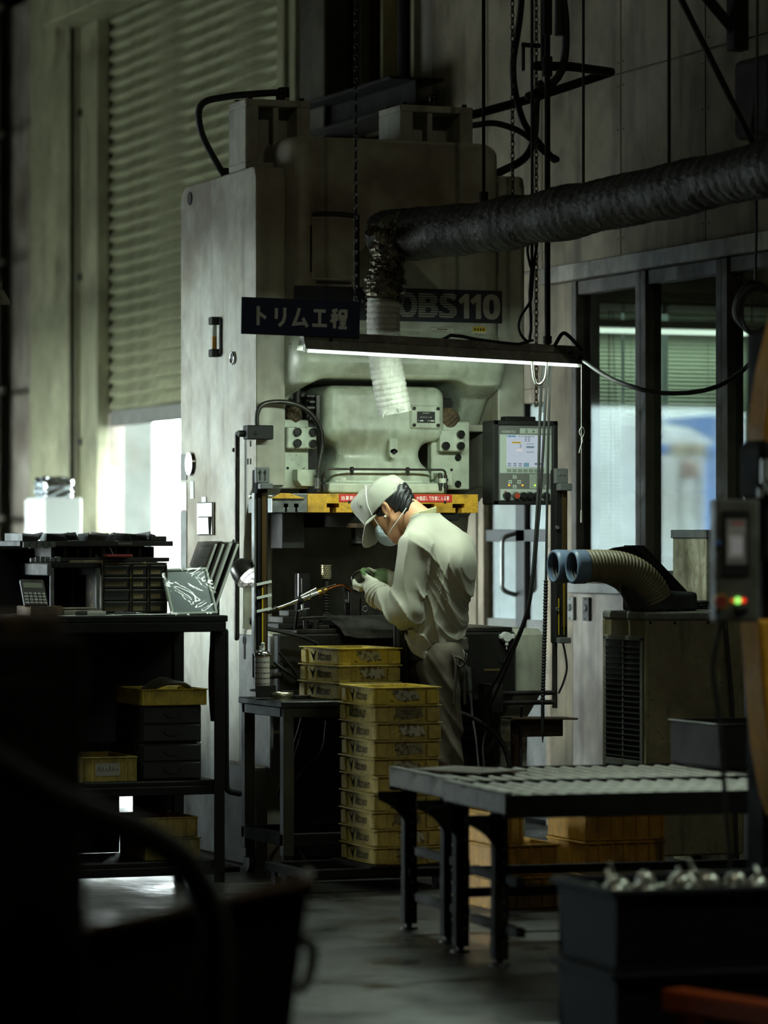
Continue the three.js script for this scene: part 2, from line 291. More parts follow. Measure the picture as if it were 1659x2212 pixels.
const WX = 7.2;   // inner face of the long wall
{
  const w = structGroup('wall_right', [WX, 0, -16]);
  const core = M.lowerWall;
  put(w, 'wall_core', merge(
    B(WX + 0.02, WX + 0.14, 2.62, 7.4, -17.95, 4), B(WX + 0.02, WX + 0.14, 0, 1.15, -16.2, 4), B(WX + 0.02, WX + 0.14, 1.15, 2.62, -12.6, 4),
    B(WX + 0.02, WX + 0.14, 1.15, 2.62, -16.2, -15.93), B(WX + 0.02, WX + 0.14, 2.1, 2.62, -17.75, -16.2), B(WX + 0.02, WX + 0.14, 0, 2.62, -17.75, -17.12),
    B(WX + 0.02, WX + 0.14, 0, 2.5, -19.95, -17.75), B(WX + 0.02, WX + 0.14, 5.2, 7.4, -27, -17.75), B(WX + 0.02, WX + 0.14, 0, 7.4, -27, -23.45), B(WX + 0.02, WX + 0.14, 2.5, 5.2, -19.95, -19.3)), core);
  // plywood sheets, each screwed up on its own, with open joints
  const edges = [-17.7, -16.96, -16.29, -15.397, -14.526, -13.64, -12.75, -11.86];
  for (let i = 0; i < edges.length - 1; i++) for (const [y0, y1] of [[2.67, 3.503], [3.511, 5.3]])
    put(w, 'plywood_panel', B(WX, WX + 0.022, y0, y1, edges[i] + 0.004, edges[i + 1] - 0.004, 0.002), M.plywood);
  const screws = [];
  for (const z of edges.slice(1, -1)) for (const y of [2.75, 3.0, 3.25, 3.45, 3.56, 3.85, 4.15]) for (const s of [-0.03, 0.03]) screws.push(mv(new THREE.CylinderGeometry(0.005, 0.005, 0.003, 6), WX - 0.001, y, z + s, 0, 0, PI / 2));
  put(w, 'panel_screws', merge(...screws), M.bolt).userData.kind = 'stuff';
  // pale metal sheeting under the windows
  for (const [z0, z1] of [[-16.19, -15.3], [-15.29, -14.4], [-14.39, -13.5], [-13.49, -12.6]]) put(w, 'lower_panel', B(WX + 0.004, WX + 0.022, 0, 1.14, z0, z1, 0.002), M.lowerWall);
  put(w, 'plywood_panel', B(WX + 0.002, WX + 0.022, 0, 2.66, -16.2, -15.94, 0.002), M.plywood);
  put(w, 'plywood_panel', B(WX + 0.002, WX + 0.022, 2.1, 2.66, -17.11, -16.205, 0.002), M.plywood);
  put(w, 'plywood_panel', B(WX + 0.002, WX + 0.022, 0, 2.66, -17.7, -17.115, 0.002), M.plywood);
}
struct('trim_1', merge(B(WX - 0.05, WX + 0.02, 2.585, 2.665, -16.2, -11.9, 0.004)), worn([136, 132, 118], { alt: [84, 78, 64], k: 27, metres: 0.7, blot: 0.7, rough: 0.5 }));
struct('trim_2', merge(B(WX - 0.06, WX + 0.02, 1.12, 1.17, -15.95, -12.6, 0.004)), M.greyPaint);

// ---- windows between the hall and the office
const frameMat = worn([64, 56, 44], { alt: [46, 40, 31], k: 29, metres: 0.5, blot: 0.5, runs: 0.5, rough: 0.55 }), paleFrame = worn([146, 134, 112], { alt: [126, 114, 94], k: 28, metres: 0.6, rough: 0.6 });
[[-15.93, -15.17], [-15.17, -14.355], [-14.355, -12.62]].forEach(([z0, z1], i) => {
  const w = structGroup('window_' + (i + 1), [WX, 1.15, (z0 + z1) / 2]);
  put(w, 'window_frame', merge(B(WX - 0.01, WX + 0.07, 1.17, 2.585, z0, z0 + 0.055), B(WX - 0.01, WX + 0.07, 1.17, 2.585, z1 - 0.055, z1), B(WX, WX + 0.06, 2.52, 2.585, z0 + 0.055, z1 - 0.055), B(WX, WX + 0.06, 1.17, 1.23, z0 + 0.055, z1 - 0.055)), i ? frameMat : frameMat);
  put(w, 'pane', B(WX + 0.03, WX + 0.034, 1.23, 2.52, z0 + 0.05, z1 - 0.05, 0.0005), M.glass);
});
// ---- glazed side door behind the press
{
  const d = structGroup('door_2', [WX, 0, -16.65]), X = WX + 0.04;
  put(d, 'door_frame', merge(B(X - 0.03, X + 0.03, 0, 2.1, -17.11, -17.04), B(X - 0.03, X + 0.03, 0, 2.1, -16.27, -16.2), B(X - 0.03, X + 0.03, 2.03, 2.1, -17.04, -16.27)), paleFrame);
  put(d, 'stile', merge(B(X - 0.02, X + 0.02, 0.02, 2.03, -16.66, -16.55), B(X - 0.02, X + 0.02, 1.36, 1.42, -17.04, -16.27), B(X - 0.02, X + 0.02, 0.02, 0.1, -17.04, -16.27)), M.darkPlastic);
  put(d, 'lower_panel', B(X - 0.01, X + 0.01, 0.1, 0.98, -17.04, -16.27), M.greyPaint);
  put(d, 'pane', B(X - 0.002, X + 0.002, 0.98, 2.03, -17.04, -16.27, 0.0005), M.glass);
  put(d, 'handle', bentPipe([[X - 0.02, 1.40, -16.66], [X - 0.09, 1.38, -16.66], [X - 0.09, 1.12, -16.66], [X - 0.02, 1.10, -16.66]], 0.011, 0.03), M.aluminium);
}
// ---- office behind the windows, and an added bay to fill its end window
const officeWhite = worn([206, 208, 200], { alt: [192, 194, 186], blot: 0.1, runs: 0.1, k: 35, metres: 2, rough: 0.8 }), officeTan = worn([150, 138, 116], { alt: [136, 124, 104], blot: 0.15, k: 36, metres: 1.6, rough: 0.8 });
{
  struct('floor_office', B(7.345, 11.1, -0.02, 0.02, -19.8, -12), officeTan); struct('ceiling_office', B(7.345, 11.1, 3.2, 3.3, -19.8, -12), officeTan); struct('wall_office_side', B(11, 11.1, 0.02, 3.2, -19.8, -12), officeTan); struct('wall_office_front', B(7.345, 11, 0.02, 3.2, -12.1, -12), officeTan);
  struct('wall_office_end', merge(B(7.34, 8.08, 0, 3.2, -18.25, -18.15), B(10.4, 11, 0, 3.2, -18.25, -18.15), B(8.08, 10.4, 2.66, 3.2, -18.25, -18.15), B(8.08, 10.4, 0, 0.8, -18.25, -18.15)), officeTan);
  struct('wall_added_bay_back', B(7.345, 11, 0.02, 3.2, -19.78, -19.7), officeWhite); struct('wall_added_bay_side', B(7.345, 7.4, 0.02, 3.2, -19.7, -18.26), officeWhite); const a = scene.getObjectByName('wall_added_bay_back');
  put(a, 'stripe', merge(ext([[8.86, 1.62], [9.75, 1.62], [9.75, 1.97], [9.25, 2.02], [8.86, 2.08]].map(([x, y]) => [x, y + 0.02]), -19.70, -19.685)), flat(96, 124, 168, 0.6));  // blue shape mirrored in the panes, painted on the added bay wall
  put(a, 'skirting', B(7.4, 11, 0.02, 1.16, -19.70, -19.69), flat(150, 168, 186, 0.7));
}
{ // office window in the end wall
  const w = structGroup('window_5', [9.2, 0.8, -18.2]);
  put(w, 'window_frame', merge(B(8.08, 8.14, 0.8, 2.66, -18.24, -18.16), B(10.34, 10.4, 0.8, 2.66, -18.24, -18.16), B(8.68, 8.73, 0.8, 2.66, -18.24, -18.16), B(8.08, 10.4, 2.6, 2.66, -18.24, -18.16), B(8.08, 10.4, 0.8, 0.86, -18.24, -18.16), B(8.14, 10.34, 1.25, 1.28, -18.24, -18.16)), frameMat);
  put(w, 'pane', B(8.1, 10.38, 0.82, 2.64, -18.203, -18.2, 0.0004), M.glass);
}
const slatMat = new THREE.MeshPhysicalMaterial({ color: srgb(214, 218, 200), roughness: 0.8, transmission: 0.35, thickness: 0 }); slatMat.userData.metric = false;
function blind(x0, x1, yBottom, label, pull) {
  const t = thing('venetian_blind', label, 'blind', [(x0 + x1) / 2, yBottom, -18.09], { group: 'office window blinds' });
  put(t, 'head_rail', B(x0, x1, 2.6, 2.64, -18.12, -18.07), M.white);
  const s = new THREE.BoxGeometry(x1 - x0, 0.001, 0.024); s.rotateX(0.95);
  for (let y = 2.585; y > yBottom; y -= 0.0215) lp(t, 'slat', s, slatMat, [0, y - yBottom, 0]);
  put(t, 'bottom_rail', B(x0, x1, yBottom - 0.02, yBottom, -18.1, -18.08), M.white);
  put(t, 'cord', merge(...[0.15, 0.85].map((k) => rod([lerp(x0, x1, k), yBottom, -18.075], [lerp(x0, x1, k), 2.6, -18.075], 0.0015, 5))), M.paleCable);
  if (pull) put(t, 'pull_cord', merge(rod([x0 + pull, 1.5, -18.05], [x0 + pull, 2.6, -18.05], 0.003, 6), rod([x0 + pull, 1.44, -18.05], [x0 + pull, 1.5, -18.05], 0.008, 8), rod([x0 + pull + 0.05, 1.85, -18.05], [x0 + pull + 0.02, 2.6, -18.05], 0.002, 5)), M.rust);
}
blind(8.1, 8.46, 0.9, 'fully lowered narrow venetian blind in the office end window', 0.27);
blind(8.48, 8.70, 2.06, 'half raised narrow venetian blind over the office window mullion');
blind(8.74, 10.3, 2.05, 'half raised wide venetian blind in the office end window');
// added office tube, stands in for the lamp line mirrored in the panes
{
  const t = thing('added_office_tube_lamp', 'added tube lamp standing in for the lamp line mirrored in the panes', 'lamp', [8.55, 2.4, -17.9]);
  put(t, 'batten', B(7.85, 9.25, 2.50, 2.54, -17.93, -17.87), M.white);
  put(t, 'tube', rod([7.9, 2.483, -17.9], [9.2, 2.483, -17.9], 0.013), glow(235, 255, 245, 1.6));
  put(t, 'hanger', merge(rod([7.95, 2.54, -17.9], [7.95, 3.2, -17.9], 0.005), rod([9.15, 2.54, -17.9], [9.15, 3.2, -17.9], 0.005)), M.greyCable);
  const l = new THREE.RectAreaLight(srgb(225, 255, 240), 20, 1.3, 0.05); l.position.set(8.55, 2.465, -17.9); l.rotation.x = -PI / 2; l.castShadow = true; scene.add(l);
}
{  // added lamp, sets how bright the bay looks through the window
  const t = thing('added_bay_lamp', 'added flat panel lamp lighting the bay behind the office window', 'lamp', [9.2, 3.155, -19.0]);
  put(t, 'housing', B(8.4, 10.0, 3.165, 3.199, -19.45, -18.55), M.white);
  put(t, 'diffuser', B(8.42, 9.98, 3.155, 3.165, -19.43, -18.57), glow(225, 245, 255, 1));
  const l = new THREE.RectAreaLight(srgb(214, 240, 255), 2.2, 1.5, 0.8); l.position.set(9.2, 3.14, -19.0); l.rotation.x = -PI / 2; l.castShadow = true; scene.add(l);
}
{ // chain hoist on its blue gantry in the yard, mirrored in the office windows
  const bl = flat(70, 112, 176, 0.5), Z = -29.5;
  const t = thing('yard_gantry', 'blue steel gantry beam in the yard mirrored in the office windows', 'gantry', [0.2, 0, Z]);
  put(t, 'beam', B(-1.2, 0.44, 2.125, 2.22, Z - 0.08, Z, 0.005), bl);
  put(t, 'load_plate', B(-0.16, 0.20, 2.115, 2.23, Z, Z + 0.01), M.cardboard);
  for (const x of [-0.24, -1.15]) put(t, 'post', B(x - 0.05, x + 0.05, 0, 2.125, Z - 0.08, Z, 0.005), bl);
  put(t, 'gusset', ext([[-0.3, 2.22], [-0.3, 2.5], [0.32, 2.42], [-0.05, 2.36]], Z - 0.06, Z - 0.02, 0.004), bl);
  const h = thing('chain_hoist', 'small chain hoist hanging from the blue gantry beam', 'hoist', [0.0, 1.9, Z]);
  put(h, 'hook', rod([0.02, 2.05, Z + 0.04], [0.02, 2.13, Z + 0.01], 0.012, 8), M.steel);
  put(h, 'body', merge(RB(-0.05, 0.09, 1.92, 2.07, Z, Z + 0.1, 0.02), RB(-0.08, 0.12, 1.93, 1.99, Z + 0.01, Z + 0.09, 0.02)), flat(120, 104, 92, 0.5, 0.2));
  put(h, 'chain', chain([0.115, 0.5, Z + 0.05], [0.115, 2.1, Z + 0.05], 0.055, 0.009), M.steel);
  put(h, 'chain', chain([-0.06, 0.5, Z + 0.05], [-0.06, 1.95, Z + 0.05], 0.055, 0.008), M.steel);
}
// ---- steel columns and the big roller shutter
{
  const c = structGroup('column_main', [7.1, 0, -24.26]);
  put(c, 'flange', B(7.06, 7.08, 0, 7.4, -24.72, -23.80, 0.006), M.column);
  put(c, 'side_plate', B(7.08, 7.215, 0, 7.4, -24.70, -24.68), M.column);
  put(c, 'side_plate', B(7.08, 7.215, 0, 7.4, -23.84, -23.82), M.olivePaint);  // unlit side of the column, its shade put into a darker paint
  for (let y = 0.9; y < 5; y += 1.1) put(c, 'pipe_clamp', B(7.12, 7.19, y, y + 0.05, -23.815, -23.74), M.steel);
  const d = structGroup('column_side', [6.9, 0, -25.8]);
  put(d, 'flange', merge(B(6.7, 6.72, 0, 7.4, -26.3, -25.7), B(7.1, 7.12, 0, 7.4, -26.3, -25.7)), M.olivePaint);
  put(d, 'web', B(6.72, 7.1, 0, 7.4, -26.02, -25.98), M.olivePaint);
  for (let y = 0.6; y < 7; y += 0.9) put(d, 'rail', B(6.98, 7.02, y, y + 0.05, -27, -25.2), M.olivePaint);
}
{
  const d = structGroup('door_1', [WX, 0, -21.65]);
  const prof = []; for (let i = 0; i <= 12; i++) { const a = i / 12; const out = a < 0.3 ? Math.sin(a / 0.3 * PI / 2) : Math.pow((1 - a) / 0.7, 0.9); prof.push([-0.042 * out, a * 0.089]); }
  const pts = [...prof, ...prof.slice().reverse().map(([x, y]) => [x + 0.003, y])];
  const slat = ext(pts, -1.86, 1.80);
  for (let i = 0; i < 37; i++) lp(d, 'slat', slat, M.shutter, [0.06, 2.22 + i * 0.085, 0]);
  put(d, 'bottom_bar', merge(B(WX + 0.03, WX + 0.075, 2.12, 2.22, -23.41, -19.89), B(WX + 0.02, WX + 0.085, 2.12, 2.135, -23.41, -19.89)), M.greyPaint);
  for (const [z0, z1] of [[-24.0, -23.4], [-19.9, -19.6]]) put(d, 'guide_rail', merge(B(WX - 0.06, WX + 0.02, 0, 5.2, z0, z1), B(WX - 0.09, WX - 0.06, 0, 5.2, z0 + 0.12, z0 + 0.2)), M.column);
  put(d, 'shutter_box', B(6.9, 7.2, 4.8, 5.75, -23.9, -19.45, 0.01), M.column);
}
{ // bay with old amber sheets above the press, right of the shutter
  const w = structGroup('window_4', [WX, 2.5, -18.6]);
  const amber = worn([150, 116, 44], { alt: [128, 98, 38], k: 37, metres: 0.6, rough: 0.6, runs: 0.4 });
  for (const [z0, z1] of [[-19.28, -18.86], [-18.84, -18.42], [-18.40, -17.98]]) for (const [y0, y1] of [[2.6, 3.55], [3.6, 4.4], [4.45, 5.2]]) put(w, 'sheet', B(WX + 0.1, WX + 0.12, y0, y1, z0, z1), amber);
  put(w, 'added_backing', B(WX + 0.125, WX + 0.14, 2.5, 5.2, -19.3, -17.95), M.olivePaint);  // added sheet, keeps sky light from leaking between the amber sheets
  put(w, 'window_frame', merge(B(WX - 0.02, WX + 0.14, 2.5, 5.2, -18.05, -17.9), B(WX, WX + 0.1, 3.55, 3.6, -19.3, -18), B(WX, WX + 0.1, 4.4, 4.45, -19.3, -18), B(WX, WX + 0.1, 2.5, 2.6, -19.3, -18), B(WX, WX + 0.1, 2.5, 5.2, -18.86, -18.84), B(WX, WX + 0.1, 2.5, 5.2, -18.42, -18.40)), M.column);
  const c = structGroup('column_rear', [7.0, 0, -19.4]);
  put(c, 'flange', merge(B(6.95, 6.97, 0, 7.4, -19.0, -18.62), B(7.16, 7.18, 0, 7.4, -19.0, -18.62)), M.olivePaint);
  put(c, 'web', B(6.97, 7.16, 0, 7.4, -18.83, -18.79), M.olivePaint);
  const b = structGroup('beam_cross', [7.0, 3.6, -18.5]);
  put(b, 'flange', merge(B(6.85, 7.15, 3.54, 3.555, -19.2, -17.4), B(6.85, 7.15, 3.70, 3.715, -19.2, -17.4)), M.blackPaint);
  put(b, 'web', B(6.99, 7.01, 3.555, 3.70, -19.2, -17.4), M.blackPaint);
  put(b, 'drain_pipe', bentPipe([[7.08, 2.4, -17.78], [7.08, 4.3, -17.78], [7.08, 4.42, -17.5], [7.08, 4.5, -12]], 0.035, 0.1), M.blackPaint);
}
// ---- outside the shutter
single('parked_car', 'pale blue parked car standing in the daylight outside the roller shutter', 'car', (() => {
  const s = ext([[-2.1, 0.35], [2.1, 0.35], [2.12, 0.8], [1.95, 0.95], [1.1, 1.02], [0.45, 1.5], [-1.2, 1.55], [-1.95, 1.05], [-2.12, 0.9]], -0.8, 0.8, 0.08);
  return merge(s, ...[[-1.35, -0.7], [-1.35, 0.7], [1.3, -0.7], [1.3, 0.7]].map(([x, z]) => mv(new THREE.CylinderGeometry(0.33, 0.33, 0.2, 20), x, 0.31, z, PI / 2)));
})(), flat(26, 46, 58, 0.7), [10.4, 0.0, -28.6], { rot: [0, -1.9, 0] });
{
  const c = scene.getObjectByName('parked_car');
  lp(c, 'side_glass', merge(ext([[-1.75, 1.05], [0.98, 1.05], [0.4, 1.44], [-1.15, 1.48]], 0.795, 0.812), ext([[-1.75, 1.05], [0.98, 1.05], [0.4, 1.44], [-1.15, 1.48]], -0.812, -0.795)), flat(96, 140, 170, 0.1));
  lp(c, 'windscreen', mv(cbox(0.78, 0.02, 1.35, 0.005), 0.79, 1.28, 0, 0, 0, -0.63), flat(96, 140, 170, 0.1));
}
single('unseen_building', 'dull grey building out of view, dims the sky mirrored in the windows', 'building', merge(B(-16, 5.2, 0, 11, -37, -36, 0.01), B(-16, 5.3, 11, 11.4, -37.2, -35.7, 0.01)), worn([126, 134, 138], { alt: [112, 120, 124], k: 38, metres: 4, rough: 0.8 }));  // unseen, placed to dim the brightness mirrored in the office windows
single('gate_pillar', 'pale concrete gate pillar standing outside the roller shutter', 'pillar', B(8.15, 8.6, 0, 3.6, -27.2, -26.7, 0.02), worn([58, 62, 58], { alt: [52, 56, 52], k: 39, metres: 2, rough: 0.8 }));
// ---- unseen hall lamps
for (const [x, y, z, p] of UNSEEN_HALL_LAMPS) {
  const t = thing('unseen_high_bay_lamp', 'round high bay lamp out of view, lights the hall from above', 'lamp', [x, y, z], { group: 'unseen high bay lamps of the hall' });
  const shade = lathe([[0.05, 0.25], [0.12, 0.22], [0.3, 0.0], [0.31, 0.0], [0.13, 0.24], [0.05, 0.27]], 20);
  lp(t, 'shade', shade, M.aluminium); lp(t, 'rod', rod([0, 0.25, 0], [0, 7.4 - y, 0], 0.01), M.steel);
  lp(t, 'bulb', new THREE.SphereGeometry(0.09, 14, 10), glow(255, 235, 170, 4), [0, 0.05, 0]);
  const l = new THREE.PointLight(new THREE.Color().setRGB(...HALL_TINT), p, 0, 2); l.position.set(x, y + 0.05, z); l.castShadow = true; l.shadow.radius = 4; scene.add(l);
}

for (let i = 0; i < 6; i++) { const t = thing('unseen_locker', 'low dark steel locker out of view, shades the lower press flank', 'locker', [3.15, 0, -20.16 + i * 0.9], { group: 'unseen lockers shading the press flank' }); lp(t, 'body', mv(cbox(0.5, 1.12, 0.88, 0.01), 0, 0.56, 0), M.darkSteel); lp(t, 'door', mv(cbox(0.012, 1.0, 0.82, 0.003), 0.256, 0.56, 0), M.darkSteel); }  // unseen row, placed to shade the lower part of the press flank
// ================================================================ surfaces from distance fields (castings, cloth, people)
const smin = (a, b, k) => { const h = Math.max(k - Math.abs(a - b), 0) / k; return Math.min(a, b) - h * h * k * 0.25; };
const smax = (a, b, k) => -smin(-a, -b, k);
function sdBox(p, c, h, r) { const q = [0, 1, 2].map((i) => Math.abs(p[i] - c[i]) - h[i] + r); return Math.hypot(Math.max(q[0], 0), Math.max(q[1], 0), Math.max(q[2], 0)) + Math.min(Math.max(q[0], q[1], q[2]), 0) - r; }
function sdCone(p, a, b, ra, rb) {   // capsule with two radii
  const ab = [b[0] - a[0], b[1] - a[1], b[2] - a[2]], ap = [p[0] - a[0], p[1] - a[1], p[2] - a[2]];
  const t = clamp((ap[0] * ab[0] + ap[1] * ab[1] + ap[2] * ab[2]) / (ab[0] ** 2 + ab[1] ** 2 + ab[2] ** 2 + 1e-9));
  return Math.hypot(ap[0] - ab[0] * t, ap[1] - ab[1] * t, ap[2] - ab[2] * t) - lerp(ra, rb, t);
}
function sdEll(p, c, r) { const k0 = Math.hypot((p[0] - c[0]) / r[0], (p[1] - c[1]) / r[1], (p[2] - c[2]) / r[2]), k1 = Math.hypot((p[0] - c[0]) / r[0] ** 2, (p[1] - c[1]) / r[1] ** 2, (p[2] - c[2]) / r[2] ** 2); return k0 < 1e-6 ? -Math.min(...r) : k0 * (k0 - 1) / k1; }
function net(fn, lo, hi, cell, paint) {   // surface nets
  const n = [0, 1, 2].map((i) => Math.max(2, Math.ceil((hi[i] - lo[i]) / cell) + 1)), at = (i, j, k) => (k * n[1] + j) * n[0] + i, F = new Float32Array(n[0] * n[1] * n[2]);
  for (let k = 0; k < n[2]; k++) for (let j = 0; j < n[1]; j++) for (let i = 0; i < n[0]; i++) F[at(i, j, k)] = fn([lo[0] + i * cell, lo[1] + j * cell, lo[2] + k * cell]);
  const id = new Int32Array(F.length).fill(-1), P = [], T = [];
  const cor = [[0, 0, 0], [1, 0, 0], [0, 1, 0], [1, 1, 0], [0, 0, 1], [1, 0, 1], [0, 1, 1], [1, 1, 1]], edg = [[0, 1], [2, 3], [4, 5], [6, 7], [0, 2], [1, 3], [4, 6], [5, 7], [0, 4], [1, 5], [2, 6], [3, 7]];
  for (let k = 0; k < n[2] - 1; k++) for (let j = 0; j < n[1] - 1; j++) for (let i = 0; i < n[0] - 1; i++) {
    const v = cor.map((c) => F[at(i + c[0], j + c[1], k + c[2])]); let m = 0, s = [0, 0, 0];
    for (const [a, b] of edg) if ((v[a] < 0) !== (v[b] < 0)) { const t = v[a] / (v[a] - v[b]); m++; for (let q = 0; q < 3; q++) s[q] += lerp(cor[a][q], cor[b][q], t); }
    if (m) { id[at(i, j, k)] = P.length / 3; P.push(lo[0] + (i + s[0] / m) * cell, lo[1] + (j + s[1] / m) * cell, lo[2] + (k + s[2] / m) * cell); }
  }
  const quad = (a, b, c, d, flip) => { if (a < 0 || b < 0 || c < 0 || d < 0) return; flip ? T.push(a, d, c, a, c, b) : T.push(a, b, c, a, c, d); };
  for (let k = 1; k < n[2] - 1; k++) for (let j = 1; j < n[1] - 1; j++) for (let i = 1; i < n[0] - 1; i++) {
    const f = F[at(i, j, k)] < 0;
    if (f !== F[at(i + 1, j, k)] < 0) quad(id[at(i, j - 1, k - 1)], id[at(i, j, k - 1)], id[at(i, j, k)], id[at(i, j - 1, k)], !f);
    if (f !== F[at(i, j + 1, k)] < 0) quad(id[at(i - 1, j, k - 1)], id[at(i - 1, j, k)], id[at(i, j, k)], id[at(i, j, k - 1)], !f);
    if (f !== F[at(i, j, k + 1)] < 0) quad(id[at(i - 1, j - 1, k)], id[at(i, j - 1, k)], id[at(i, j, k)], id[at(i - 1, j, k)], !f);
  }
  const N = new Float32Array(P.length), e = cell * 0.5;
  for (let q = 0; q < P.length; q += 3) {
    const p = [P[q], P[q + 1], P[q + 2]], g = [0, 1, 2].map((i) => { const a = p.slice(), b = p.slice(); a[i] += e; b[i] -= e; return fn(a) - fn(b); }), l = Math.hypot(...g) || 1;
    N[q] = g[0] / l; N[q + 1] = g[1] / l; N[q + 2] = g[2] / l;
  }
  const geo = new THREE.BufferGeometry();
  geo.setAttribute('position', new THREE.Float32BufferAttribute(P, 3)); geo.setAttribute('normal', new THREE.BufferAttribute(N, 3));
  if (paint) { const C = []; for (let q = 0; q < P.length; q += 3) C.push(...paint([P[q], P[q + 1], P[q + 2]])); geo.setAttribute('color', new THREE.Float32BufferAttribute(C, 3)); }
  geo.setIndex(T);
  const out = geo.toNonIndexed(); out.setAttribute('uv', new THREE.Float32BufferAttribute(new Float32Array(out.attributes.position.count * 2), 2));
  return out;
}
// socket-head screw facing +z
const screw = (x, y, z, r) => merge(mv(new THREE.CylinderGeometry(r, r, r * 0.9, 16), x, y, z + r * 0.4, PI / 2), mv(new THREE.TorusGeometry(r * 0.86, r * 0.14, 6, 16), x, y, z + r * 0.85));
const ring = (x, y, z, r) => merge(mv(new THREE.TorusGeometry(r, r * 0.28, 8, 18), x, y, z));
const dark = (x, y, z, r) => mv(new THREE.CylinderGeometry(r, r, 0.004, 14), x, y, z, PI / 2);

// ================================================================ THE PRESS
const press = thing('power_press', 'tall cream mechanical power press with a rounded head and yellow ram plate', 'press', [5.82, 0, -15.1]);
const ZF = -14.70;
const headField = (p) => {
  const [x, y, z] = p;
  const zf = y > 2.27 ? ZF : y > 2.12 ? ZF + 0.10 * smooth(2.27, 2.14, y) : y > 2.03 ? ZF + 0.10 - 0.05 * smooth(2.12, 2.03, y) : ZF + 0.05 - (y > 1.98 ? (2.03 - y) * 3.2 : 0.16 + (1.98 - y) * 0.9);
  let d = smax(Math.abs(x - 5.823) - 0.4925, (z - zf) * 0.8, 0.09);
  d = smax(d, y - 3.085, 0.07); d = smax(d, 1.86 - y, 0.02); d = Math.max(d, -15.3 - z);
  const ax = Math.abs(x - 5.778) - 0.398, ay = y - 2.052;
  return smax(d, -smax(ax, ay, 0.13), 0.022);
};
put(press, 'head_cover', net(headField, [5.28, 2.24, -15.34], [6.36, 3.12, -14.55], 0.0115), M.frame);
put(press, 'head_lip', net(headField, [5.28, 1.84, -15.34], [6.36, 2.275, -14.55], 0.0115), M.cream);
for (const [x0, x1, deep] of [[5.2, 5.335, 0], [6.312, 6.44, 0.5]]) {   // the two C-shaped cheeks
  const pts = [[15.767, 0], [15.767, 2.86], [15.76, 2.90], [15.73, 2.93], [15.70, 2.945], [14.80, 2.95], [14.77, 2.94], [14.755, 2.90], [14.755, 1.60], [14.79 + deep * 0.5, 1.595], [14.84 + deep * 0.8, 1.55], [14.88 + deep, 1.47], [14.91 + deep, 1.36], [14.92 + deep, 1.2], [14.92 + deep, 0.99], [14.6, 0.985], [14.56, 0.96], [14.56, 0.72], [14.72, 0.6], [14.75, 0]];
  const g = ext(pts.map(([z, y]) => [-z, y]), 0, x1 - x0, 0.008); g.rotateY(-PI / 2); // x->z, z->-x
  // after the turn the profile's first axis runs along +z
  g.translate(x1, 0, 0);
  put(press, 'cheek', g, M.frame);
}
put(press, 'rear_box', merge(B(5.336, 6.311, 2.1, 2.98, -15.8, -15.25, 0.02), B(5.336, 6.311, 0.0, 2.1, -15.76, -15.6, 0.01)), M.frame);
put(press, 'throat_lining', merge(B(5.337, 6.31, 1.0, 2.1, -15.58, -15.5), B(5.337, 6.31, 1.84, 1.87, -15.5, -14.9)), M.frame);
put(press, 'bed', merge(B(5.21, 6.285, 0.70, 0.975, -15.55, -14.5, 0.008), B(5.36, 6.29, 0.0, 0.72, -15.5, -14.9, 0.01)), M.darkSteel);
put(press, 'bolster', B(5.30, 6.28, 0.975, 0.995, -15.4, -14.52, 0.004), M.steel);
put(press, 'bed_side_plate', B(5.196, 5.212, 0.4, 0.965, -14.96, -14.56, 0.004), M.greyPaint);
put(press, 'keyhole', merge(mv(dark(0, 0, 0, 0.018), 5.194, 0.94, -14.88, 0, PI / 2, 0), B(5.192, 5.196, 0.86, 0.94, -14.888, -14.872)), M.black);
put(press, 'tapped_hole', merge(dark(6.22, 0.86, -14.499, 0.018), dark(6.10, 0.7, -14.499, 0.012)), M.black);
// access cover and its rubber strips on the head
put(press, 'access_cover', B(5.43, 5.63, 2.47, 2.735, ZF - 0.01, ZF + 0.012, 0.006), M.frame);
put(press, 'cover_strip', merge(pipe([[5.435, 2.745, ZF + 0.012], [5.47, 2.752, ZF + 0.014], [5.56, 2.752, ZF + 0.014], [5.63, 2.745, ZF + 0.012]], 0.007, 16), B(5.636, 5.646, 2.44, 2.75, ZF, ZF + 0.012), B(5.45, 5.61, 2.455, 2.463, ZF, ZF + 0.012), B(5.424, 5.43, 2.5, 2.7, ZF, ZF + 0.012)), M.black);
// name band
const bandPrint = print(1400, 206, (x, w, h) => {
  x.fillStyle = '#22242c'; x.fillRect(0, 0, w, h);
  x.fillStyle = '#a09c90'; x.font = 'bold 92px sans-serif'; x.fillText("'s", 440, 142);
  x.font = 'bold 204px sans-serif'; x.lineJoin = 'round'; x.lineWidth = 9; x.strokeStyle = '#a09c90';
  const fit = (s, x0, x1) => { const m = x.measureText(s), w0 = m.actualBoundingBoxLeft + m.actualBoundingBoxRight; x.save(); x.translate(x0, 176); x.scale((x1 - x0) / w0, 1); x.fillText(s, m.actualBoundingBoxLeft, 0); x.strokeText(s, m.actualBoundingBoxLeft, 0); x.restore(); };
  fit('O', 690, 818); fit('B', 834, 960); fit('S', 974, 1086);
  x.fillStyle = '#22242c'; for (let y = 22; y < 190; y += 15.5) x.fillRect(640, y, 450, 4);
  x.fillStyle = '#a09c90'; fit('1', 1104, 1170); fit('1', 1186, 1252); fit('0', 1272, 1384);
}, { roughness: 0.5 });
put(press, 'name_band', card(0.955, 0.141), bandPrint, [5.83, 2.372, ZF + 0.0035]);
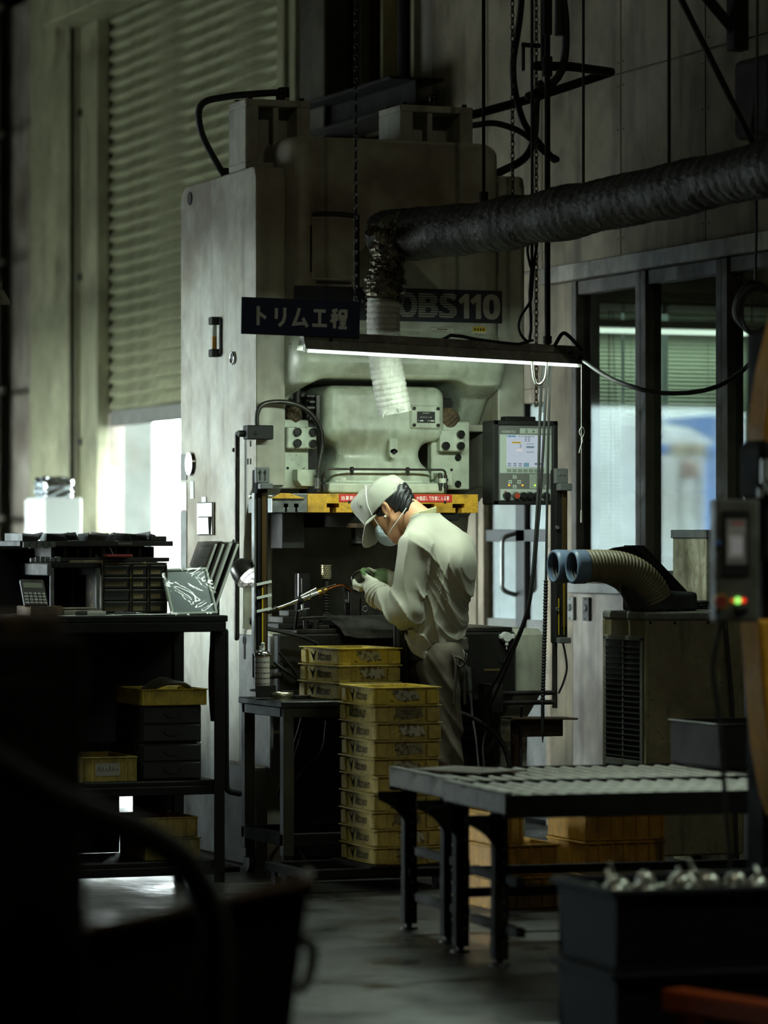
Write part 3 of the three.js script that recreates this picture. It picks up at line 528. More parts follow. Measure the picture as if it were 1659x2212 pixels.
put(press, 'notice', card(0.115, 0.05), print(230, 100, (x, w, h) => { x.fillStyle = '#b9b6a4'; x.fillRect(0, 0, w, h); x.strokeStyle = '#3a382f'; x.lineWidth = 2; x.strokeRect(4, 4, w - 8, h - 8); x.fillStyle = '#3a382f'; x.fillRect(60, 14, 100, 8); for (let i = 0; i < 5; i++) x.fillRect(16, 34 + i * 12, 130 + (i * 37) % 60, 4); }), [6.03, 2.255, ZF + 0.0035]);
put(press, 'warning_label', card(0.06, 0.06), print(120, 120, (x, w, h) => { x.fillStyle = '#c8a820'; x.fillRect(0, 0, w, 44); x.fillStyle = '#1c1a10'; for (let i = 0; i < 4; i++) x.fillRect(14 + i * 26, 14, 16, 18); x.fillStyle = '#d8d6c8'; x.fillRect(0, 44, w, 76); x.fillStyle = '#2a2a26'; x.fillRect(8, 54, 44, 56); for (let i = 0; i < 5; i++) x.fillRect(60, 56 + i * 11, 50, 5); }), [6.20, 2.255, ZF + 0.0035]);

// ---- slide (ram), one casting: wide drum, waist, flared foot
const SZ = -14.72;
put(press, 'slide', net((p) => {
  let d = sdBox(p, [5.782, 1.908, SZ - 0.16], [0.276, 0.118, 0.16], 0.05);
  const neck = sdBox(p, [5.767, 1.72, SZ - 0.2], [0.185, 0.13, 0.16], 0.04);
  d = smin(d, neck, 0.07);
  const foot = sdBox(p, [5.77, 1.635, SZ - 0.19], [0.225, 0.03, 0.165], 0.025);
  d = smin(d, foot, 0.09);
  d = Math.min(d, sdBox(p, [5.782, 1.588, SZ - 0.16], [0.272, 0.0225, 0.18], 0.008));
  return d;
}, [5.47, 1.55, -15.1], [6.09, 2.07, -14.66], 0.0085), M.cream);
put(press, 'slide_lug', merge(B(5.79, 5.83, 1.735, 1.80, SZ - 0.01, SZ + 0.012, 0.004), mv(new THREE.CylinderGeometry(0.02, 0.02, 0.022, 16), 5.81, 1.737, SZ + 0.001, PI / 2)), M.cream);
put(press, 'lug_screw', screw(5.81, 1.742, SZ + 0.012, 0.0085), M.bolt);
{
  const c = put(press, 'gauge_plate', B(5.886, 6.027, 1.842, 1.946, SZ - 0.005, SZ + 0.012, 0.008), M.cream);
  put(c, 'gauge_window', card(0.083, 0.048), print(332, 192, (x, w, h) => {
    x.fillStyle = '#141412'; x.fillRect(0, 0, w, h); x.fillStyle = '#d6d6cc'; x.font = 'bold 22px sans-serif'; x.textAlign = 'center'; x.fillText('DIE HEIGHT', w / 2, 34);
    x.font = 'bold 34px monospace'; x.fillText('\u00ab' + '3 4 2.1 6' + '\u00bb', w / 2, 108); x.font = 'bold 22px sans-serif'; x.textAlign = 'left'; x.fillText('UP', 14, 164); x.fillRect(56, 146, 60, 22); x.fillText('DWN', 190, 164); x.fillRect(250, 146, 66, 22);
  }), [5.957, 1.893, SZ + 0.0135]);
  for (const [x, y] of [[5.902, 1.93], [6.012, 1.93], [5.902, 1.859], [6.012, 1.859]]) put(c, 'screw', screw(x, y, SZ + 0.012, 0.0075), M.bolt);
}
put(press, 'grease_pipe', merge(bentPipe([[5.487, 1.60, SZ + 0.02], [5.487, 1.668, SZ + 0.03], [6.04, 1.668, SZ + 0.03], [6.045, 1.61, SZ + 0.02]], 0.005, 0.02), ...[5.61, 5.865].map((x) => merge(B(x - 0.007, x + 0.007, 1.65, 1.678, SZ + 0.02, SZ + 0.04), sph(x, 1.648, SZ + 0.03, 0.007)))), M.steel);
put(press, 'pipe_fitting', merge(...[[5.487, 1.60], [5.464, 1.60], [6.045, 1.60], [6.02, 1.61]].map(([x, y]) => merge(rod([x, y - 0.03, SZ + 0.02], [x, y + 0.045, SZ + 0.02], 0.008, 8), rod([x, y - 0.012, SZ + 0.02], [x, y + 0.004, SZ + 0.02], 0.011, 6), rod([x, y + 0.02, SZ + 0.02], [x, y + 0.03, SZ + 0.02], 0.011, 6)))), M.steel);
puts(press, 'slide_foot_nut', [rod([5.535, 1.61, -14.6], [5.535, 1.63, -14.6], 0.016, 14), rod([5.99, 1.61, -14.6], [5.99, 1.63, -14.6], 0.016, 14)], M.cream);

// ---- guide (gib) plates at both sides of the slide
const GZ = -14.78;
for (const [x0, x1, name] of [[5.267, 5.448, 'l'], [6.012, 6.19, 'r']]) put(press, 'guide_plate', B(x0, x1, 1.585, 1.878, GZ - 0.05, GZ, 0.004), M.cream);
puts(press, 'guide_rail', [B(5.448, 5.50, 1.56, 1.98, GZ - 0.12, GZ - 0.03), B(6.06, 6.13, 1.56, 1.98, GZ - 0.16, GZ - 0.06)], M.darkSteel);
const boltBlocks = [[5.335, 5.468, 1.754, 1.846, [[5.378, 1.824], [5.449, 1.824], [5.378, 1.777], [5.449, 1.775]]], [6.035, 6.148, 1.748, 1.842, [[6.127, 1.822], [6.127, 1.772], [6.057, 1.772]]]];
for (const [x0, x1, y0, y1, s] of boltBlocks) { const b = put(press, 'bolt_block', B(x0, x1, y0, y1, GZ, GZ + 0.045, 0.005), M.cream); for (const [x, y] of s) put(b, 'bolt', screw(x, y, GZ + 0.045, 0.0175), M.bolt); }
put(press, 'stop_block', ext([[5.375, 1.665], [5.475, 1.665], [5.475, 1.595], [5.395, 1.595], [5.375, 1.62]], GZ, GZ + 0.06, 0.003), M.cream);
put(press, 'stop_block', ext([[6.02, 1.655], [6.09, 1.655], [6.09, 1.60], [6.02, 1.60]], GZ, GZ + 0.05, 0.003), M.cream);
for (const [x, y] of [[5.322, 1.728], [5.322, 1.61], [6.135, 1.723], [6.135, 1.608]]) put(press, 'plate_bolt', merge(ring(x, y, GZ + 0.002, 0.0125), screw(x, y, GZ - 0.004, 0.0095)), M.bolt);
put(press, 'oil_hole', merge(dark(5.353, 1.672, GZ, 0.006), dark(6.105, 1.67, GZ, 0.006)), M.black);
put(press, 'link_bracket', merge(B(5.47, 5.49, 1.87, 1.985, GZ, GZ + 0.03), ...[1.98, 1.955, 1.93, 1.885].map((y, i) => B(5.43 + (i % 2) * 0.012, 5.47, y - 0.008, y + 0.006, GZ, GZ + 0.024))), M.steel);
put(press, 'side_shaft', rod([5.415, 1.85, GZ - 0.05], [5.415, 2.1, GZ - 0.05], 0.018), M.darkSteel);
put(press, 'grease_clump', net((p) => sdEll(p, [5.39, 1.895, GZ - 0.02], [0.035, 0.04, 0.03]) + 0.006 * Math.sin(p[0] * 230) * Math.sin(p[1] * 260 + 1) * Math.sin(p[2] * 210), [5.33, 1.83, GZ - 0.07], [5.45, 1.96, GZ + 0.03], 0.006), M.wood);
put(press, 'grease_clump', net((p) => sdEll(p, [6.10, 1.89, GZ - 0.02], [0.05, 0.05, 0.03]) + 0.006 * Math.sin(p[0] * 230) * Math.sin(p[1] * 260 + 1) * Math.sin(p[2] * 210), [6.02, 1.81, GZ - 0.07], [6.18, 1.97, GZ + 0.03], 0.006), M.wood);

// ---- ram plate, yellow, with T-slots, and the bare steel end piece
const YZ = -14.55;
const slot = (x) => [[x - 0.014, 1.482], [x - 0.014, 1.503], [x - 0.027, 1.503], [x - 0.027, 1.520], [x + 0.027, 1.520], [x + 0.027, 1.503], [x + 0.014, 1.503], [x + 0.014, 1.482]];
put(press, 'ram_plate', ext([[5.358, 1.561], [5.358, 1.482], ...[5.472, 5.62, 5.905, 6.043].flatMap(slot), [6.133, 1.482], [6.133, 1.561]], YZ - 0.5, YZ, 0.002), M.yellowPaint);
put(press, 'end_piece', ext([[5.20, 1.540], [5.20, 1.482], ...[5.262, 5.308].flatMap((x) => [[x - 0.004, 1.482], [x - 0.004, 1.502], [x - 0.009, 1.502], [x - 0.009, 1.518], [x + 0.009, 1.518], [x + 0.009, 1.502], [x + 0.004, 1.502], [x + 0.004, 1.482]]), [5.357, 1.482], [5.357, 1.561], [5.30, 1.561]], YZ - 0.3, YZ + 0.001, 0.002), M.aluminium);
put(press, 'end_wedge', ext([[5.195, 1.540], [5.235, 1.562], [5.275, 1.562], [5.345, 1.540]], YZ + 0.0, YZ + 0.014, 0.002), M.yellowPaint);
put(press, 'end_rod', rod([5.10, 1.549, YZ], [5.20, 1.549, YZ], 0.006, 10), M.chrome);
put(press, 'ram_plate_hole', merge(dark(5.545, 1.527, YZ + 0.001, 0.006), dark(5.98, 1.528, YZ + 0.001, 0.006)), M.black);
put(press, 'safety_strip', card(0.513, 0.033), print(2048, 132, (x, w, h) => {
  x.fillStyle = '#c22a22'; x.fillRect(0, 0, w, h); x.strokeStyle = '#f0e6da';
  strokes(x, '始業前にエアーを', 40, 28, 66, 76, 76, 8); strokes(x, 'か確認して作業に入る事', 1398, 28, 50, 76, 55, 7);
}), [5.755, 1.5435, YZ + 0.0022]);
// dark tooling hanging under the plate
put(press, 'upper_die', merge(B(5.47, 6.02, 1.42, 1.482, -15.0, -14.62), B(5.30, 5.40, 1.33, 1.482, -14.85, -14.7), B(5.62, 5.70, 1.34, 1.42, -14.72, -14.64), B(5.86, 6.05, 1.45, 1.482, -14.7, -14.56)), M.darkSteel);
put(press, 'punch_ring', mv(new THREE.CylinderGeometry(0.075, 0.075, 0.018, 28), 5.63, 1.428, -14.62), M.rust);
put(press, 'punch', merge(B(5.595, 5.665, 1.365, 1.42, -14.66, -14.6), B(5.59, 5.67, 1.35, 1.366, -14.67, -14.585)), M.steel);

// ---- fittings on the flank
const FX = 5.198;
put(press, 'lifting_hole', mv(dark(0, 0, 0, 0.03), FX, 2.885, -15.63, 0, PI / 2, 0), M.black);
{
  const s = put(press, 'sight_glass', merge(mv(cbox(0.04, 0.034, 0.05, 0.004), FX - 0.02, 2.318, -15.23), mv(cbox(0.04, 0.034, 0.05, 0.004), FX - 0.02, 2.178, -15.23), B(FX - 0.01, FX, 2.17, 2.33, -15.2, -15.185)), M.black);
  put(s, 'glass_tube', rod([FX - 0.022, 2.195, -15.23], [FX - 0.022, 2.30, -15.23], 0.012), flat(190, 196, 184, 0.15));
  put(s, 'oil', rod([FX - 0.022, 2.195, -15.23], [FX - 0.022, 2.25, -15.23], 0.0125), flat(150, 104, 30, 0.2));
}
put(press, 'gauge_ring', merge(mv(new THREE.TorusGeometry(0.024, 0.006, 8, 24), FX - 0.004, 2.148, -15.035, 0, PI / 2, 0)), M.chrome);
put(press, 'gauge_face', mv(new THREE.CylinderGeometry(0.022, 0.022, 0.006, 20), FX - 0.003, 2.148, -15.035, 0, 0, PI / 2), M.bolt);
put(press, 'round_mirror', mv(new THREE.CylinderGeometry(0.052, 0.056, 0.014, 28), FX - 0.007, 1.705, -15.605, 0, 0, PI / 2), M.chrome);
put(press, 'polished_cover', merge(mv(cbox(0.012, 0.145, 0.21, 0.004), FX - 0.006, 1.46, -15.39)), M.chrome);
put(press, 'polished_cover_face', merge(mv(cbox(0.014, 0.08, 0.15, 0.004), FX - 0.014, 1.43, -15.38, 0, 0, 0.06)), M.chrome);
put(press, 'sticker', merge(B(FX - 0.002, FX, 1.53, 1.557, -15.46, -15.4), B(FX - 0.002, FX, 1.55, 1.63, -15.62, -15.57)), M.paper);
put(press, 'edge_label', merge(B(FX - 0.002, FX, 1.50, 1.625, -15.755, -15.67)), M.white);
put(press, 'edge_label', merge(B(FX - 0.002, FX, 1.635, 1.75, -15.755, -15.67), B(FX - 0.002, FX, 1.2, 1.495, -15.755, -15.67)), M.greyPaint);
put(press, 'slotted_vent', merge(...[[1.775, -14.815], [1.70, -14.815], [1.70, -14.85]].map(([y, z]) => B(FX - 0.001, FX + 0.002, y - 0.013, y + 0.013, z - 0.006, z + 0.006))), M.black);
// oil line down the flank and the hose to the slide
put(press, 'oil_line', merge(bentPipe([[FX - 0.03, 1.82, -14.74], [FX - 0.03, 1.82, -14.90], [FX - 0.03, 1.2, -14.905], [FX - 0.03, 0.95, -14.905]], 0.012, 0.02), sph(FX - 0.04, 1.75, -14.91, 0.01), sph(FX - 0.04, 1.36, -14.91, 0.01)), M.steel);
put(press, 'valve_block', merge(B(FX - 0.055, FX + 0.06, 1.79, 1.85, -14.755, -14.69, 0.004), sph(FX - 0.02, 1.815, -14.7, 0.014), rod([FX - 0.08, 1.815, -14.74], [FX - 0.05, 1.815, -14.74], 0.014, 8)), M.black);
put(press, 'flexible_hose', merge(pipe([[5.19, 1.83, -14.71], [5.19, 1.90, -14.705], [5.22, 1.94, -14.70], [5.31, 1.948, -14.69], [5.40, 1.92, -14.69], [5.462, 1.85, -14.69], [5.475, 1.77, -14.69], [5.46, 1.68, -14.69], [5.455, 1.61, -14.695]], 0.0105, 70, 10)), M.steel);
put(press, 'hose_fitting', merge(rod([5.455, 1.585, -14.695], [5.455, 1.63, -14.695], 0.013, 6), rod([5.456, 1.64, -14.695], [5.457, 1.655, -14.695], 0.0125, 6)), M.aluminium);
put(press, 'leg_plate', merge(B(5.14, 5.2, 0.0, 0.42, -15.05, -14.6, 0.006)), M.lowerWall);
// ---- twin air cylinders on the head
for (const [x0, x1, z0, z1, y0] of [[5.205, 5.50, -15.12, -14.90, 2.95], [5.90, 6.24, -15.12, -14.86, 3.0]]) {
  const top = y0 + (x0 < 5.5 ? 0.30 : 0.25);
  const t = put(press, 'air_cylinder', merge(B(x0, x1, top - 0.03, top, z0, z1, 0.004), B(x0, x1, y0, y0 + 0.03, z0, z1, 0.004), ...[x0, x1 - 0.06].flatMap((x) => [B(x, x + 0.06, y0 + 0.03, top - 0.03, z0, z1, 0.004)]), B(x0 + 0.13, x0 + 0.155, y0 + 0.03, top - 0.03, z1 - 0.03, z1 - 0.01), B(x0 + 0.02, x1 - 0.02, y0 + 0.03, top - 0.03, z0 + 0.02, z0 + 0.09)), M.frame);
  put(t, 'tie_bolt', merge(...[x0 + 0.03, x1 - 0.03, (x0 + x1) / 2 + 0.03].flatMap((x) => [z0 + 0.03, z1 - 0.03].map((z) => rod([x, top, z], [x, top + 0.014, z], 0.012, 6)))), M.bolt);
  put(t, 'port', merge(rod([x0 + 0.18, top, z1 - 0.06], [x0 + 0.18, top + 0.03, z1 - 0.06], 0.02, 10), sph(x0 + 0.18, top + 0.04, z1 - 0.06, 0.022)), M.bolt);
}
put(press, 'air_hose', pipe([[5.40, 3.29, -14.95], [5.30, 3.285, -15.0], [5.18, 3.275, -15.08], [5.08, 3.24, -15.12], [5.09, 3.13, -15.15], [5.17, 3.0, -15.18], [5.22, 2.94, -15.2]], 0.015, 50, 10), M.rubber);
puts(press, 'top_fitting', [rod([5.22, 2.93, -15.2], [5.22, 2.98, -15.2], 0.02, 8), sph(5.26, 2.96, -15.05, 0.03), rod([5.25, 2.93, -15.3], [5.25, 2.985, -15.3], 0.014, 8), rod([5.40, 3.27, -14.95], [5.40, 3.31, -14.95], 0.022, 8)], M.black);
put(press, 'chain_bracket', merge(B(6.2, 6.52, 1.98, 2.02, -15.84, -15.80), B(6.44, 6.52, 1.98, 2.02, -15.80, -15.70)), M.darkSteel);

// ---- control panel on its swing arm
const panel = thing('control_panel', 'dark framed machine control panel with a lit screen and push buttons', 'control panel', [6.373, 1.519, -14.62]);
{
  const z = -14.6, x0 = 6.223, x1 = 6.523, y0 = 1.519, y1 = 1.88;
  put(panel, 'housing', B(x0, x1, y0, y1, z - 0.12, z, 0.006), M.darkPlastic);
  put(panel, 'rim', merge(B(x0, x0 + 0.022, y0, y1, z, z + 0.012), B(x1 - 0.022, x1, y0, y1, z, z + 0.012), B(x0, x1, y1 - 0.02, y1, z, z + 0.012), B(x0, x1, y0, y0 + 0.018, z, z + 0.012)), M.darkPlastic);
  const W = 1024, H = 1250, sc = 1024 / 0.205;   // face 0.205 x 0.28... drawn to the housing's face
  put(panel, 'face_plate', card(0.252, 0.322), print(1008, 1288, (x, w, h) => {
    x.fillStyle = '#6e706a'; x.fillRect(0, 0, w, h);
    x.fillStyle = '#b4bcb0'; x.font = 'bold 54px sans-serif'; x.fillText('KOMATSU', 66, 124);
    const pale = '#bcc6ba';
    x.fillStyle = pale; x.fillRect(400, 44, 580, 90); x.fillRect(24, 152, 964, 664); x.fillRect(34, 1090, 950, 190);
    x.strokeStyle = '#22241f'; x.lineWidth = 8; x.beginPath(); x.arc(525, 98, 20, -1.1, 4.2); x.stroke(); x.beginPath(); x.moveTo(525, 66); x.lineTo(525, 96); x.stroke(); x.fillStyle = '#22241f'; x.beginPath(); x.arc(655, 100, 14, 0, 7); x.fill();
    x.fillRect(500, 56, 50, 5); x.fillRect(630, 56, 46, 5); x.fillRect(820, 56, 90, 5);
    for (let i = 0; i < 7; i++) { x.fillStyle = '#6c7468'; x.fillRect(160 + i * 102, 748, 78, 54); x.fillStyle = '#98a294'; x.fillRect(170 + i * 102, 754, 58, 42); x.strokeStyle = '#5c6458'; x.lineWidth = 4; x.beginPath(); x.arc(199 + i * 102, 775, 16, 0, 7); x.stroke(); }
    for (const [bx, by, a] of [[268, 850, 0], [184, 936, 3], [352, 936, 1], [268, 1018, 2]]) { x.save(); x.translate(bx + 34, by + 30); x.fillStyle = pale; x.fillRect(-34, -30, 68, 60); x.rotate(a * PI / 2); x.fillStyle = '#22241f'; x.fillRect(-5, -14, 10, 34); x.beginPath(); x.moveTo(-14, -8); x.lineTo(0, -24); x.lineTo(14, -8); x.fill(); x.restore(); }
    for (let r = 0; r < 4; r++) for (let c = 0; c < 3; c++) { x.fillStyle = '#a8b0a2'; x.fillRect(580 + c * 84, 832 + r * 62, 80, 58); x.fillStyle = '#30322c'; x.font = '38px sans-serif'; x.fillText(['7', '8', '9', '4', '5', '6', '1', '2', '3', '0', '.', '-'][r * 3 + c], 608 + c * 84, 876 + r * 62); }
    x.fillStyle = '#a8b0a2'; x.fillRect(860, 1018, 70, 58);
    x.strokeStyle = '#30322c'; x.lineWidth = 5; x.strokeRect(246, 1132, 372, 140); x.fillStyle = pale; x.fillRect(340, 1118, 190, 30);
    x.strokeStyle = '#a83020'; x.lineWidth = 10; x.beginPath(); x.moveTo(140, 1108); x.lineTo(118, 1134); x.lineTo(138, 1134); x.lineTo(120, 1162); x.stroke();
    x.strokeStyle = '#30322c'; x.lineWidth = 5; for (const px of [92, 306]) { x.beginPath(); x.arc(px, 1200, 14, 0, 7); x.stroke(); } x.fillStyle = '#30322c'; for (const px of [184, 430, 660]) x.fillRect(px, 1186, 8, 28);
    x.beginPath(); x.arc(530, 1210, 18, PI, 2 * PI); x.stroke(); x.beginPath(); x.arc(590, 1210, 18, PI, 2 * PI); x.stroke();
  }), [6.373, 1.697, z + 0.004]);
  const scr = print(700, 550, (x, w, h) => {
    x.fillStyle = '#d4e2ee'; x.fillRect(0, 0, w, h); x.fillStyle = '#9cc4ea'; x.fillRect(0, 0, 180, 36); x.fillStyle = '#506478'; for (const px of [40, 110]) x.fillRect(px, 10, 40, 16);
    x.fillStyle = '#e8c84a'; x.fillRect(96, 110, 172, 30); x.fillStyle = '#8a7420'; for (let i = 0; i < 9; i++) x.fillRect(106 + i * 17, 116, 10, 18);
    x.strokeStyle = '#3a4650'; x.lineWidth = 4; x.font = '84px sans-serif'; x.fillStyle = '#46525c'; x.fillText('3', 232, 214); x.lineWidth = 2; x.strokeStyle = '#9fb0c0'; x.beginPath(); x.arc(190, 212, 150, 0, 7); x.stroke();
    x.fillStyle = '#f4f2f0'; x.fillRect(180, 236, 116, 40); x.fillStyle = '#7890a0'; x.fillRect(364, 184, 146, 34); x.fillStyle = '#8898a6';
    for (let i = 0; i < 6; i++) x.fillRect(220 + i * 52, 12, 34, 16); for (let r = 0; r < 4; r++) for (let c = 0; c < 2; c++) x.fillRect(334 + c * 60, 12 + r * 26, 40, 16);
    for (let i = 0; i < 5; i++) { x.fillRect(370 + i * 28, 136, 16, 20); x.fillRect(370 + i * 28, 276, 18, 22); }
    for (let i = 0; i < 3; i++) for (let r = 0; r < 2; r++) x.fillRect(20 + i * 100, 478 + r * 34, 62, 22);
    x.fillStyle = '#7fa8b8'; x.fillRect(314, 472, 102, 70); x.fillStyle = '#6a7f94'; x.fillRect(520, 474, 140, 34); x.fillStyle = '#c84040'; x.fillRect(676, 280, 14, 20); x.fillStyle = '#d8cc50'; x.fillRect(690, 130, 8, 70);
  });
  scr.emissiveMap = scr.map; scr.emissive = new THREE.Color(1, 1, 1); scr.emissiveIntensity = 0.62; scr.color = srgb(40, 40, 40);
  put(panel, 'screen', card(0.176, 0.137), scr, [6.373, 1.748, z + 0.0055]);
  const bx = [6.283, 6.326, 6.359, 6.390, 6.422, 6.466];
  bx.forEach((x, i) => { const b = put(panel, 'push_button', mv(new THREE.CylinderGeometry(0.0155, 0.0165, 0.02, 20), x, 1.557, z + 0.014, PI / 2), i === 1 ? M.aluminium : M.darkPlastic); put(b, 'button_cap', mv(new THREE.CylinderGeometry(0.012, 0.012, 0.006, 18), x, 1.557, z + 0.026, PI / 2), i === 1 ? flat(176, 70, 44, 0.5) : i === 3 ? M.darkPlastic : M.black); });
  for (const [x, c] of [[6.296, [255, 190, 60]], [6.359, [255, 190, 60]], [6.417, [190, 255, 90]]]) put(panel, 'indicator', mv(new THREE.CylinderGeometry(0.004, 0.004, 0.004, 10), x, 1.602, z + 0.006, PI / 2), glow(...c, 1.2));
  put(panel, 'key', merge(B(6.463, 6.47, 1.515, 1.552, z + 0.028, z + 0.031)), M.aluminium);
  put(panel, 'top_plate', B(6.31, 6.45, 1.88, 1.90, -14.72, -14.66), M.darkSteel); put(panel, 'support_arm', B(6.34, 6.43, 1.60, 1.66, -14.753, -14.72), M.darkSteel);
}
// ================================================================ OVERHEAD
// a tube whose radius changes along its length and round it
function lumpy(pts, rFn, n = 120, rs = 24, tension = 0.5) {
  const c = new THREE.CatmullRomCurve3(pts.map((p) => V(...p)), false, 'catmullrom', tension), fr = c.computeFrenetFrames(n, false), pos = [], idx = [];
  for (let i = 0; i <= n; i++) { const p = c.getPointAt(i / n); for (let j = 0; j < rs; j++) { const a = j / rs * 2 * PI, r = rFn(i / n, a, p); pos.push(p.x + r * (Math.cos(a) * fr.normals[i].x + Math.sin(a) * fr.binormals[i].x), p.y + r * (Math.cos(a) * fr.normals[i].y + Math.sin(a) * fr.binormals[i].y), p.z + r * (Math.cos(a) * fr.normals[i].z + Math.sin(a) * fr.binormals[i].z)); } }
  for (let i = 0; i < n; i++) for (let j = 0; j < rs; j++) { const a = i * rs + j, b = i * rs + (j + 1) % rs; idx.push(a, a + rs, b, b, a + rs, b + rs); }
  const g = new THREE.BufferGeometry(); g.setAttribute('position', new THREE.Float32BufferAttribute(pos, 3)); g.setIndex(idx); g.computeVertexNormals(); return g;
}
const bump3 = (p, f) => Math.sin(p.x * f + 1.3 * Math.sin(p.y * f * 0.7)) * Math.sin(p.y * f * 1.1 + 2) * Math.sin(p.z * f * 0.9 + 1.1 * Math.sin(p.x * f));
const crumple = (t, a, k) => (fbm(((t * 3) % 1 + 1) % 1, ((a / (2 * PI)) % 1 + 1) % 1, 8, k, 3) - 0.5);
// ---- fluorescent lamps: white trough, bare tube below
const troughMat = worn([168, 170, 162], { alt: [140, 142, 134], k: 141, metres: 0.5, rough: 0.4 }), channelMat = worn([140, 138, 128], { alt: [112, 108, 98], k: 143, metres: 0.4, rough: 0.5, blot: 0.5 });
function tubeLamp(label, at, o, power, deep) {
  const t = thing('fluorescent_lamp', label, 'lamp', at, o);
  const L = 0.612, sh = deep ? [[-0.09, -0.043], [-0.03, 0.016], [0.03, 0.016], [0.09, -0.043]] : [[-0.056, -0.022], [-0.024, 0.016], [0.024, 0.016], [0.056, -0.022]], out = sh.slice().reverse().map(([x, y]) => [x, y + 0.003]);
  const g = ext([...sh, ...out], -L, L); g.rotateY(PI / 2);
  lp(t, 'reflector', g, troughMat); lp(t, 'channel', mv(cbox(2 * L, 0.034, 0.05, 0.003), 0, 0.036, 0), channelMat);
  lp(t, 'tube', mv(new THREE.CylinderGeometry(0.0125, 0.0125, 1.17, 16), 0, -0.019, 0, 0, 0, PI / 2), glow(236, 252, 248, 2.2));
  lp(t, 'tube_socket', mv(cbox(0.014, 0.034, 0.03), -0.594, -0.016, 0), M.white); lp(t, 'tube_socket', mv(cbox(0.014, 0.034, 0.03), 0.594, -0.016, 0), M.white);
  for (const turn of [0, 0.85, -0.85]) {
    const l = new THREE.RectAreaLight(srgb(232, 255, 236), power, 1.17, 0.026); l.castShadow = true;
    l.position.set(0, -0.034 + 0.004 * Math.abs(turn), turn ? (turn > 0 ? -0.012 : 0.012) : 0); l.rotation.set(-PI / 2 + turn, 0, 0); t.add(l);
  }
  return t;
}
const LZ = -13.82;
{
  const t = tubeLamp('long grey fluorescent lamp hanging level in front of the press head', [5.675, 2.125, LZ], { rz: -0.033 }, 88);
  lp(t, 'rating_label', card(0.09, 0.022), print(180, 44, (x, w, h) => { x.fillStyle = '#9a988c'; x.fillRect(0, 0, w, h); x.fillStyle = '#3a382f'; for (let i = 0; i < 3; i++) x.fillRect(8, 7 + i * 12, 150 - i * 22, 4); }), [0.43, 0.036, 0.0255]);
  lp(t, 'pull_switch', merge(mv(new THREE.CylinderGeometry(0.008, 0.008, 0.02, 10), 0.55, 0.024, 0.03, PI / 2), mv(new THREE.SphereGeometry(0.007, 10, 8), 0.555, 0.004, 0.05)), M.darkPlastic);
}
// unseen lamps beside the frame, placed to light the worker, crates and cooler
const UNSEEN_SIDE_LAMPS = [['unseen fluorescent lamp lighting the cooler, conveyors and robot', [6.3, 2.3, -8.9], 0.6, 60], ['unseen fluorescent lamp lighting the workbench, crates and worker', [3.2, 2.3, -13.5], 0.3, 26]];
for (const [label, at, ry, power] of UNSEEN_SIDE_LAMPS) { const t = tubeLamp(label, at, { ry }, power, true); lp(t, 'hanger', rod([-0.5, 0.05, 0], [-0.5, 5.1, 0], 0.004, 6), M.darkSteel); lp(t, 'hanger', rod([0.5, 0.05, 0], [0.5, 5.1, 0], 0.004, 6), M.darkSteel); }
single('lamp_chain', 'thin steel chain holding up the fluorescent lamp beside the blue sign', 'chain', chain([5.443, 2.205, -14.2], [5.443, 4.6, -14.2], 0.032, 0.0028), M.darkSteel, [-0.145, -0.022, 0.37]);
single('lamp_conduit', 'straight black conduit running down to the end of the fluorescent lamp', 'pipe', merge(rod([6.273, 2.18, -14.18], [6.273, 7.4, -14.18], 0.012, 12), rod([6.273, 2.19, -14.18], [6.273, 2.22, -14.18], 0.019, 8), rod([6.273, 3.28, -14.18], [6.273, 3.36, -14.18], 0.022, 8), rod([6.273, 3.45, -14.18], [6.273, 7.4, -14.18], 0.02, 10)), M.blackPaint, [-0.145, -0.022, 0.37]);
single('lamp_cable', 'black looped cable tied up above the fluorescent lamp', 'cable', merge(
  pipe([[5.80, 2.19, -14.18], [5.85, 2.215, -14.17], [5.95, 2.2, -14.17], [6.1, 2.185, -14.17], [6.18, 2.19, -14.17], [6.195, 2.25, -14.17], [6.19, 2.4, -14.17], [6.2, 2.6, -14.17], [6.2, 3.5, -14.17], [6.2, 4.8, -14.17]], 0.007, 60),
  pipe([[6.19, 2.5, -14.165], [6.178, 2.56, -14.165], [6.185, 2.61, -14.165], [6.205, 2.617, -14.165], [6.218, 2.59, -14.165], [6.205, 2.5, -14.165], [6.195, 2.38, -14.165], [6.185, 2.35, -14.165], [6.145, 2.29, -14.165], [6.14, 2.24, -14.165], [6.17, 2.2, -14.165], [6.2, 2.2, -14.165]], 0.006, 70),
  pipe([[6.30, 2.18, -14.17], [6.33, 2.23, -14.16], [6.36, 2.22, -14.16], [6.42, 2.165, -14.165]], 0.008, 24)), M.cable, [-0.145, -0.022, 0.37]);
single('pale_cord', 'pale grey cord hanging in a loop under the fluorescent lamp', 'cord', pipe([[6.195, 2.15, -14.16], [6.195, 2.07, -14.15], [6.205, 2.03, -14.15], [6.225, 2.02, -14.15], [6.25, 2.05, -14.15], [6.26, 2.13, -14.15]], 0.005, 30), M.paleCable, [-0.145, -0.022, 0.37]);
single('draped_cable', 'long black power cable draped from the lamp towards the side wall', 'cable', pipe([[6.27, 2.12, -13.82], [6.21, 2.03, -13.45], [6.2, 1.975, -13.2], [6.319, 1.94, -13.09], [6.522, 1.976, -13.01], [6.688, 2.148, -12.95], [6.82, 2.5, -12.9], [6.95, 3.6, -12.9], [7.0, 7.4, -12.9]], 0.0095, 110), M.cable);
